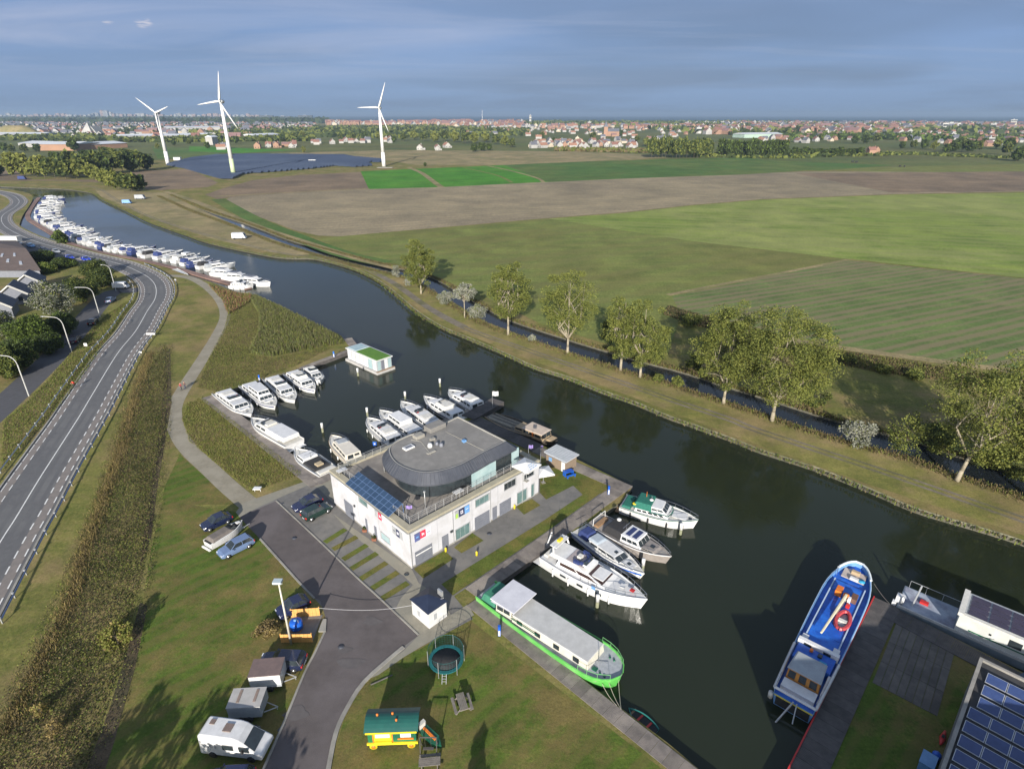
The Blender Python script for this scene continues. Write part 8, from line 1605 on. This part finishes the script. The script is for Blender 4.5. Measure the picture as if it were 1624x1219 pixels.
for x_, y_, wv, tp3, lb in ((1508, 204, 28, 196, 'wide cream block above the right-hand town'), (1606, 200, 10, 191, 'tall white block at the far right horizon'), (1540, 200, 12, 195, 'pale block left of the tall white one'), (1490, 203, 6, 198, 'narrow pale block beside the wide cream one'), (1578, 203, 16, 197, 'low pale block below the tall white one'), (1108, 212, 8, 203, 'white block behind the olive tree row'), (1512, 217, 7, 212, 'bright white house in the right-hand town'), (1572, 225, 10, 219, 'bright white house near the right edge')): block((x_, y_), wv, tp3, BWH, lb, None, 14)
# church, masts
def church():
    b = P(960, 216); t = thing('church', 'brick church with a pointed spire rising from the village', 'church', b); x = MB(); x.box(-5, 5, -5, 5, 0, 22); x.build('tower', WBK, t); x = MB(); x.add([(-5.4, -5.4, 22), (5.4, -5.4, 22), (5.4, 5.4, 22), (-5.4, 5.4, 22), (0, 0, 36)], [(0, 1, 4), (1, 2, 4), (2, 3, 4), (3, 0, 4), (3, 2, 1, 0)]); x.build('spire', RGRY, t)
    x = MB(); x.box(5, 34, -7, 7, 0, 11); x.build('nave', WBK, t); x = MB(); x.add([(5, -7.5, 11), (34, -7.5, 11), (34, 7.5, 11), (5, 7.5, 11), (5, 0, 18), (34, 0, 18)], [(0, 1, 5, 4), (2, 3, 4, 5), (1, 2, 5), (0, 4, 3)]); x.build('nave_roof', RGRY, t)
church()
x = MB(); x.tube((0, 0, 0), (0, 0, 75), 1.4, .8, 6); solo(x, 'radio_mast', GALV, 'thin mast on the sea horizon right of the right turbine', 'mast', loc=P(765, 197))
# warehouses, pyramid, long sheds on the left
def hallbox(label, a, b, dep, h, wall, roof, rh=3):
    A, B = P(*a), P(*b); w = (B-A).length; t = thing('warehouse', label, 'warehouse', A, math.atan2((B-A).y, (B-A).x)); x = MB(); x.box(0, w, 0, dep, 0, h); x.build('wall', wall, t); x = MB(); n_ = max(1, int(w/30))
    x.add([(-1, -1, h), (w+1, -1, h), (w+1, dep+1, h), (-1, dep+1, h), (-1, dep/2, h+rh), (w+1, dep/2, h+rh)], [(0, 1, 5, 4), (2, 3, 4, 5), (0, 4, 3), (1, 2, 5)]); x.build('roof', roof, t)
ORW = mat('orange_brick_hall', (.34, .20, .13), (.28, .165, .11), .1, .9); WRF = mat('white_hall_roof', (.62, .64, .66), (.52, .54, .57), .02, .5)
hallbox('long white-roofed warehouse with an orange wall, left half', (62, 239), (121, 239), 60, 9, ORW, WRF); hallbox('white-roofed warehouse with a reddish wall, right half', (126, 238), (203, 234), 60, 7, ORW, WRF); hallbox('low white hall left of the orange-walled warehouse', (30, 233), (62, 234), 50, 6, WPL, WRF)
hallbox('long pale shed between the left turbine and the middle turbine', (262, 210.5), (350, 209.5), 80, 14, WPL, WRF); hallbox('long pale shed below the long upper one', (190, 221), (340, 218), 40, 7, BGY, WRF); hallbox('long grey shed at the far left edge', (-20, 220), (70, 220), 50, 10, BGY, WRF); hallbox('long flat hall left of the hamlet', (230, 221), (300, 220), 40, 7, WPL, WRF); hallbox('pale hall above the hamlet', (405, 222), (445, 220), 40, 9, WPL, WRF); hallbox('greenish long hall in the right-hand town', (1180, 219), (1240, 218), 40, 8, mat('green_hall', (.36, .46, .40), (.3, .4, .34), .05, .8), WRF)
hallbox('white farm building beside the pylon of the middle turbine', (338, 230), (347, 229), 12, 13, WPL, WRF)
b_ = P(143, 214); t = thing('white_pyramid', 'big white pyramid-shaped roof with a smaller ramp beside it on the left plain', 'hall', b_); k_ = (b_.y*cp+CAMH*sp_)/FPX; x = MB(); w_ = 10*k_; h_ = 18*k_; x.add([(-w_, -w_, 0), (w_, -w_, 0), (w_, w_, 0), (-w_, w_, 0), (0, 0, h_)], [(0, 1, 4), (1, 2, 4), (2, 3, 4), (3, 0, 4)]); x.build('roof', WPL, t); x = MB(); x.add([(w_*1.05, -w_, h_*.75), (w_*1.9, -w_, 0), (w_*1.9, w_, 0), (w_*1.05, w_, h_*.75), (w_*1.05, -w_, h_*.6), (w_*1.7, -w_, 0)], [(0, 1, 2, 3), (0, 4, 5, 1)]); x.build('ramp', WPL, t)
def mound(label, px, w, h, m):
    b = P(*px); k = (b.y*cp+CAMH*sp_)/FPX; x = MB(); x.lathe([(w*k/2*math.cos(a), h*k*math.sin(a)*(1+.05*math.sin(7*a))) for a in (0, .3, .6, .9, 1.2, 1.5)], n=26, sy=.5); o = x.build('hill', m, loc=b); return tag(o, kind='structure')
mound('x', (28, 217), 76, 17, TAN); mound('x', (150, 222), 90, 5, DKG)
# ------------------------------------------------------------------ ground vegetation
def stuff(o, label): return tag(o, label, 'plants', kind='stuff')
def poly2(px): return [(p.x, p.y) for p in PL(px)]
ug = poly2([(262, 545), (268, 560), (262, 680), (244, 760), (236, 850), (226, 915), (214, 960), (198, 1040), (170, 1120), (140, 1219), (100, 1330), (-140, 1330), (-60, 1219), (0, 1150), (45, 1060), (88, 985), (125, 890), (160, 800), (185, 700), (215, 620)])
pts = sample(ug, 52000); den_ = np.sin(pts[:, 0]*.9+1)*np.sin(pts[:, 1]*.7)+np.sin(pts[:, 0]*.31)*np.sin(pts[:, 1]*.23+2); hh = np.clip(.16+.26*den_, .04, .7)
c = np.column_stack([pts, RNG.uniform(0, 1, len(pts))**.7*hh]); a, b = rand_axes(len(c), .055, .2); stuff(quads(c, a, b, 'undergrowth', [LF_D, LF_BD, LF_BR, LF_A, LF_BD], RNG.choice(5, len(c), p=[.14, .24, .28, .20, .14])), 'dark tangled undergrowth between the main road and the lawn')
ug2 = poly2([(250, 545), (275, 545), (272, 680), (262, 770), (250, 860), (240, 930), (232, 990), (214, 1060), (188, 1150), (160, 1219), (120, 1330), (-200, 1330), (-100, 1219), (0, 1110), (40, 1030), (80, 950), (112, 880), (148, 790), (172, 700), (200, 620), (232, 560)])
pts = sample(ug2, 26000); a, b = rand_axes(len(pts), .05, .2); stuff(quads(np.column_stack([pts, RNG.uniform(.02, .35, len(pts))]), a, b, 'undergrowth', [LF_BD, LF_BR, LF_A], RNG.choice(3, len(pts), p=[.4, .25, .35])), 'sparse brown-green weeds at the edges of the undergrowth strip')
yl = catmull(PL([(238, 560), (212, 640), (190, 720), (170, 770), (150, 830), (132, 880), (112, 950), (90, 1000), (60, 1060), (30, 1120), (0, 1175)]), 6); yp = np.array([(p.x, p.y) for p in resample(yl, .05)]); yp = np.repeat(yp, 6, 0); yp = yp+RNG.normal(0, .6, yp.shape)
stuff(blades(yp, .38, .02, 'yellow_reeds', [LF_Y, LF_BR]), 'line of yellow reeds along the undergrowth')
rd_ = poly2([(404, 470), (447, 490), (484, 508), (530, 532), (545, 545), (480, 556), (430, 566), (395, 560), (410, 530), (412, 500), (398, 478)])
p_ = sample(rd_, 26000); stuff(blades(p_, .95, .04, 'reed_bed', [leaf('reed_green', (.12, .13, .055), (.095, .11, .045)), leaf('reed_brown', (.13, .11, .06), (.10, .09, .05)), LF_A], .2), 'dense green reed bed on the point between canal and basin')
rg = poly2([(312, 614), (330, 570), (356, 520), (365, 480), (395, 478), (410, 500), (410, 530), (392, 562), (430, 568), (530, 550), (470, 580), (400, 604), (345, 622)])
p_ = sample(rg, 30000); stuff(blades(p_, .22, .025, 'tall_grass', [LF_BR, LF_A, LF_BD, LF_A]), 'rough brown and green grass round the basin')
rg = poly2([(296, 640), (320, 630), (400, 690), (480, 752), (430, 770), (400, 780), (360, 750), (300, 700), (288, 665)]); p_ = sample(rg, 16000); stuff(blades(p_, .22, .025, 'tall_grass', [LF_BR, LF_A, LF_B]), 'rough grass between gravel path and west dock')
nb_ = poly2([(372, 466), (330, 452), (300, 440), (330, 452), (352, 476), (362, 500), (396, 480), (400, 468)]); p_ = sample(nb_, 2500); stuff(blades(p_, .7, .05, 'bank_weeds', [mat('rust_stems', (.20, .09, .05), (.15, .07, .04), 2, .8), LF_BR, LF_A]), 'reddish weeds on the bank below the far boats')
dp = np.array([(p.x, p.y) for p in resample(offs(ditch_line, -4.2), .12)]); dq = np.array([(p.x, p.y) for p in resample(offs(ditch_line, 3.7), .12)])
dp = np.vstack([dp+RNG.normal(0, .7, dp.shape) for _ in range(7)]); dq = np.vstack([dq+RNG.normal(0, .35, dq.shape) for _ in range(6)])
tall = [LF_BR, LF_A, LF_BR, LF_BD]
stuff(blades(dp, .34, .05, 'ditch_grass', tall), 'dry tall grass along one side of the ditch'); stuff(blades(dq, .55, .05, 'ditch_grass', tall), 'dry tall grass along the other side of the ditch')
fbp = np.array([(p.x, p.y) for p in resample(offs(fb, -.9), .15)]); fbp = np.vstack([fbp+RNG.normal(0, .35, fbp.shape) for _ in range(2)]); stuff(blades(fbp, .35, .06, 'bank_grass_tufts', [LF_G, LF_A, LF_BR]), 'green tufts behind the pale stone edging of the canal')
hol = poly2([(1240, 542), (1320, 556), (1420, 570), (1520, 588), (1624, 604), (1624, 622), (1500, 604), (1400, 592), (1300, 572), (1240, 556)]); p_ = sample(hol, 14000); stuff(blades(p_, .45, .06, 'hollow_scrub', [LF_BD, LF_A, LF_BR]), 'scrub in the hollow along the tan field track')
hol = poly2([(1060, 486), (1110, 500), (1190, 520), (1240, 534), (1240, 545), (1180, 534), (1100, 516), (1050, 498)]); p_ = sample(hol, 9000); stuff(blades(p_, .5, .06, 'hollow_scrub', [LF_BD, LF_D, LF_BR]), 'dark scrub at the field edge behind the poplars')
vb = poly2([(5, 668), (50, 630), (95, 580), (130, 540), (165, 502), (205, 475), (212, 482), (176, 530), (136, 590), (98, 640), (55, 690), (0, 752)]); p_ = sample(vb, 20000); stuff(blades(p_, .26, .03, 'verge_grass', [LF_BR, LF_A, LF_G]), 'rough verge grass between side street and main road')
# trees south of the frame whose shade falls on the lawns
for i, (x_, y_, h_, c_) in enumerate(((-29, 12, 10, 4.2), (-22.5, 10, 9.5, 3.6), (-35, 16, 9, 3.8), (-26, 20, 6.5, 2.6), (-3.6, 21.5, 5.4, 1.0))):
    tree('lawn_tree', ['tall broad tree south of the camper', 'round tree south of the parked cars', 'broad tree south-west of the lawn', 'smaller tree nearest the camper', 'slim tree south of the play lawn'][i], None, h_, c_, [LF_A, LF_D], [.6, .4], clumps=50, per=60, size=.16, trunk=.2, low=.1, loc=Vector((x_, y_, 0)))
# cattle and camper far off
for i, px in enumerate(((1352, 258), (1358, 258.5), (1427, 265.5), (1434, 265.5))):
    t = thing('cow', ['dark cow, left one of the farther pair in the right meadow', 'dark cow, right one of the farther pair in the right meadow', 'dark cow, left one of the nearer pair in the right meadow', 'dark cow, right one of the nearer pair in the right meadow'][i], 'cow', P(*px), .3*i)
    m = MB(); m.tube((-.9, 0, 1.0), (.0, 0, .95), .42, .5, 10); m.tube((0, 0, .95), (.8, 0, 1.05), .5, .38, 10); m.tube((.8, 0, 1.1), (1.25, 0, 1.25), .3, .2, 8); m.tube((1.2, 0, 1.3), (1.65, 0, 1.05), .2, .12, 8); m.tube((-1.0, 0, 1.2), (-1.1, 0, .5), .04, n=4)
    for a in (-.75, .65):
        for s_ in (-.25, .25): m.tube((a, s_, .8), (a+(.08 if a < 0 else 0), s_, .45), .14, .09, 6); m.tube((a+(.08 if a < 0 else 0), s_, .45), (a, s_, 0), .08, .07, 6)
    m.build('body', BLACKC, t); t.scale = (1.5,)*3
def tiny_van(label, px, sc=1.0, m=None):
    t = thing('parked_van', label, 'van', P(*px), 0.1); x = MB(); x.tbox((-2.6, 2.6, -1, 1), (-2.5, 1.7, -.9, .9), .4, 2.4); x.build('body', m or WHC, t, bevel=.1); x = MB(); x.tbox((1.5, 2.4, -.85, .85), (1.4, 1.85, -.8, .8), 1.4, 2.2); x.build('windscreen', DGLASS, t)
    for a_ in (-1.6, 1.6):
        for s_ in (-1, 1): y = MB(); y.tube((a_, s_*.8, .35), (a_, s_*1.0, .35), .35, n=10); y.build('wheel', RUBBER, t)
    t.scale = (sc,)*3
tiny_van('white camper on the towpath above the canal bend', (380, 379), 1.15); tiny_van('pale van among the tan dry meadow near the wood clump', (223, 316), 1.2, SIL); tiny_van('small pale blue van on the towpath near the far bend', (202, 323), 1.0, LBLUE); tiny_van('dark blue van parked in front of the left wood', (36, 285), 1.2, NAVY)
# ------------------------------------------------------------------ sea air
x = MB(); x.box(-30500, 30500, -250, 30500, -4.2, 122); hz = x.build('haze', []); hz['kind'] = 'stuff'; hz['label'] = 'thin sea air over the whole plain'
hm = bpy.data.materials.new('haze'); hm.use_nodes = True; ht = hm.node_tree; ht.nodes.clear(); ho = ht.nodes.new('ShaderNodeOutputMaterial'); hv = ht.nodes.new('ShaderNodeVolumePrincipled')
hv.inputs['Color'].default_value = (0.62, 0.80, 1.0, 1); hv.inputs['Density'].default_value = 0.000095; hv.inputs['Anisotropy'].default_value = 0.35
ht.links.new(hv.outputs[0], ho.inputs['Volume']); hz.data.materials.append(hm)
S.cycles.volume_bounces = 0; S.cycles.max_bounces = 6; S.cycles.diffuse_bounces = 2; S.cycles.glossy_bounces = 3
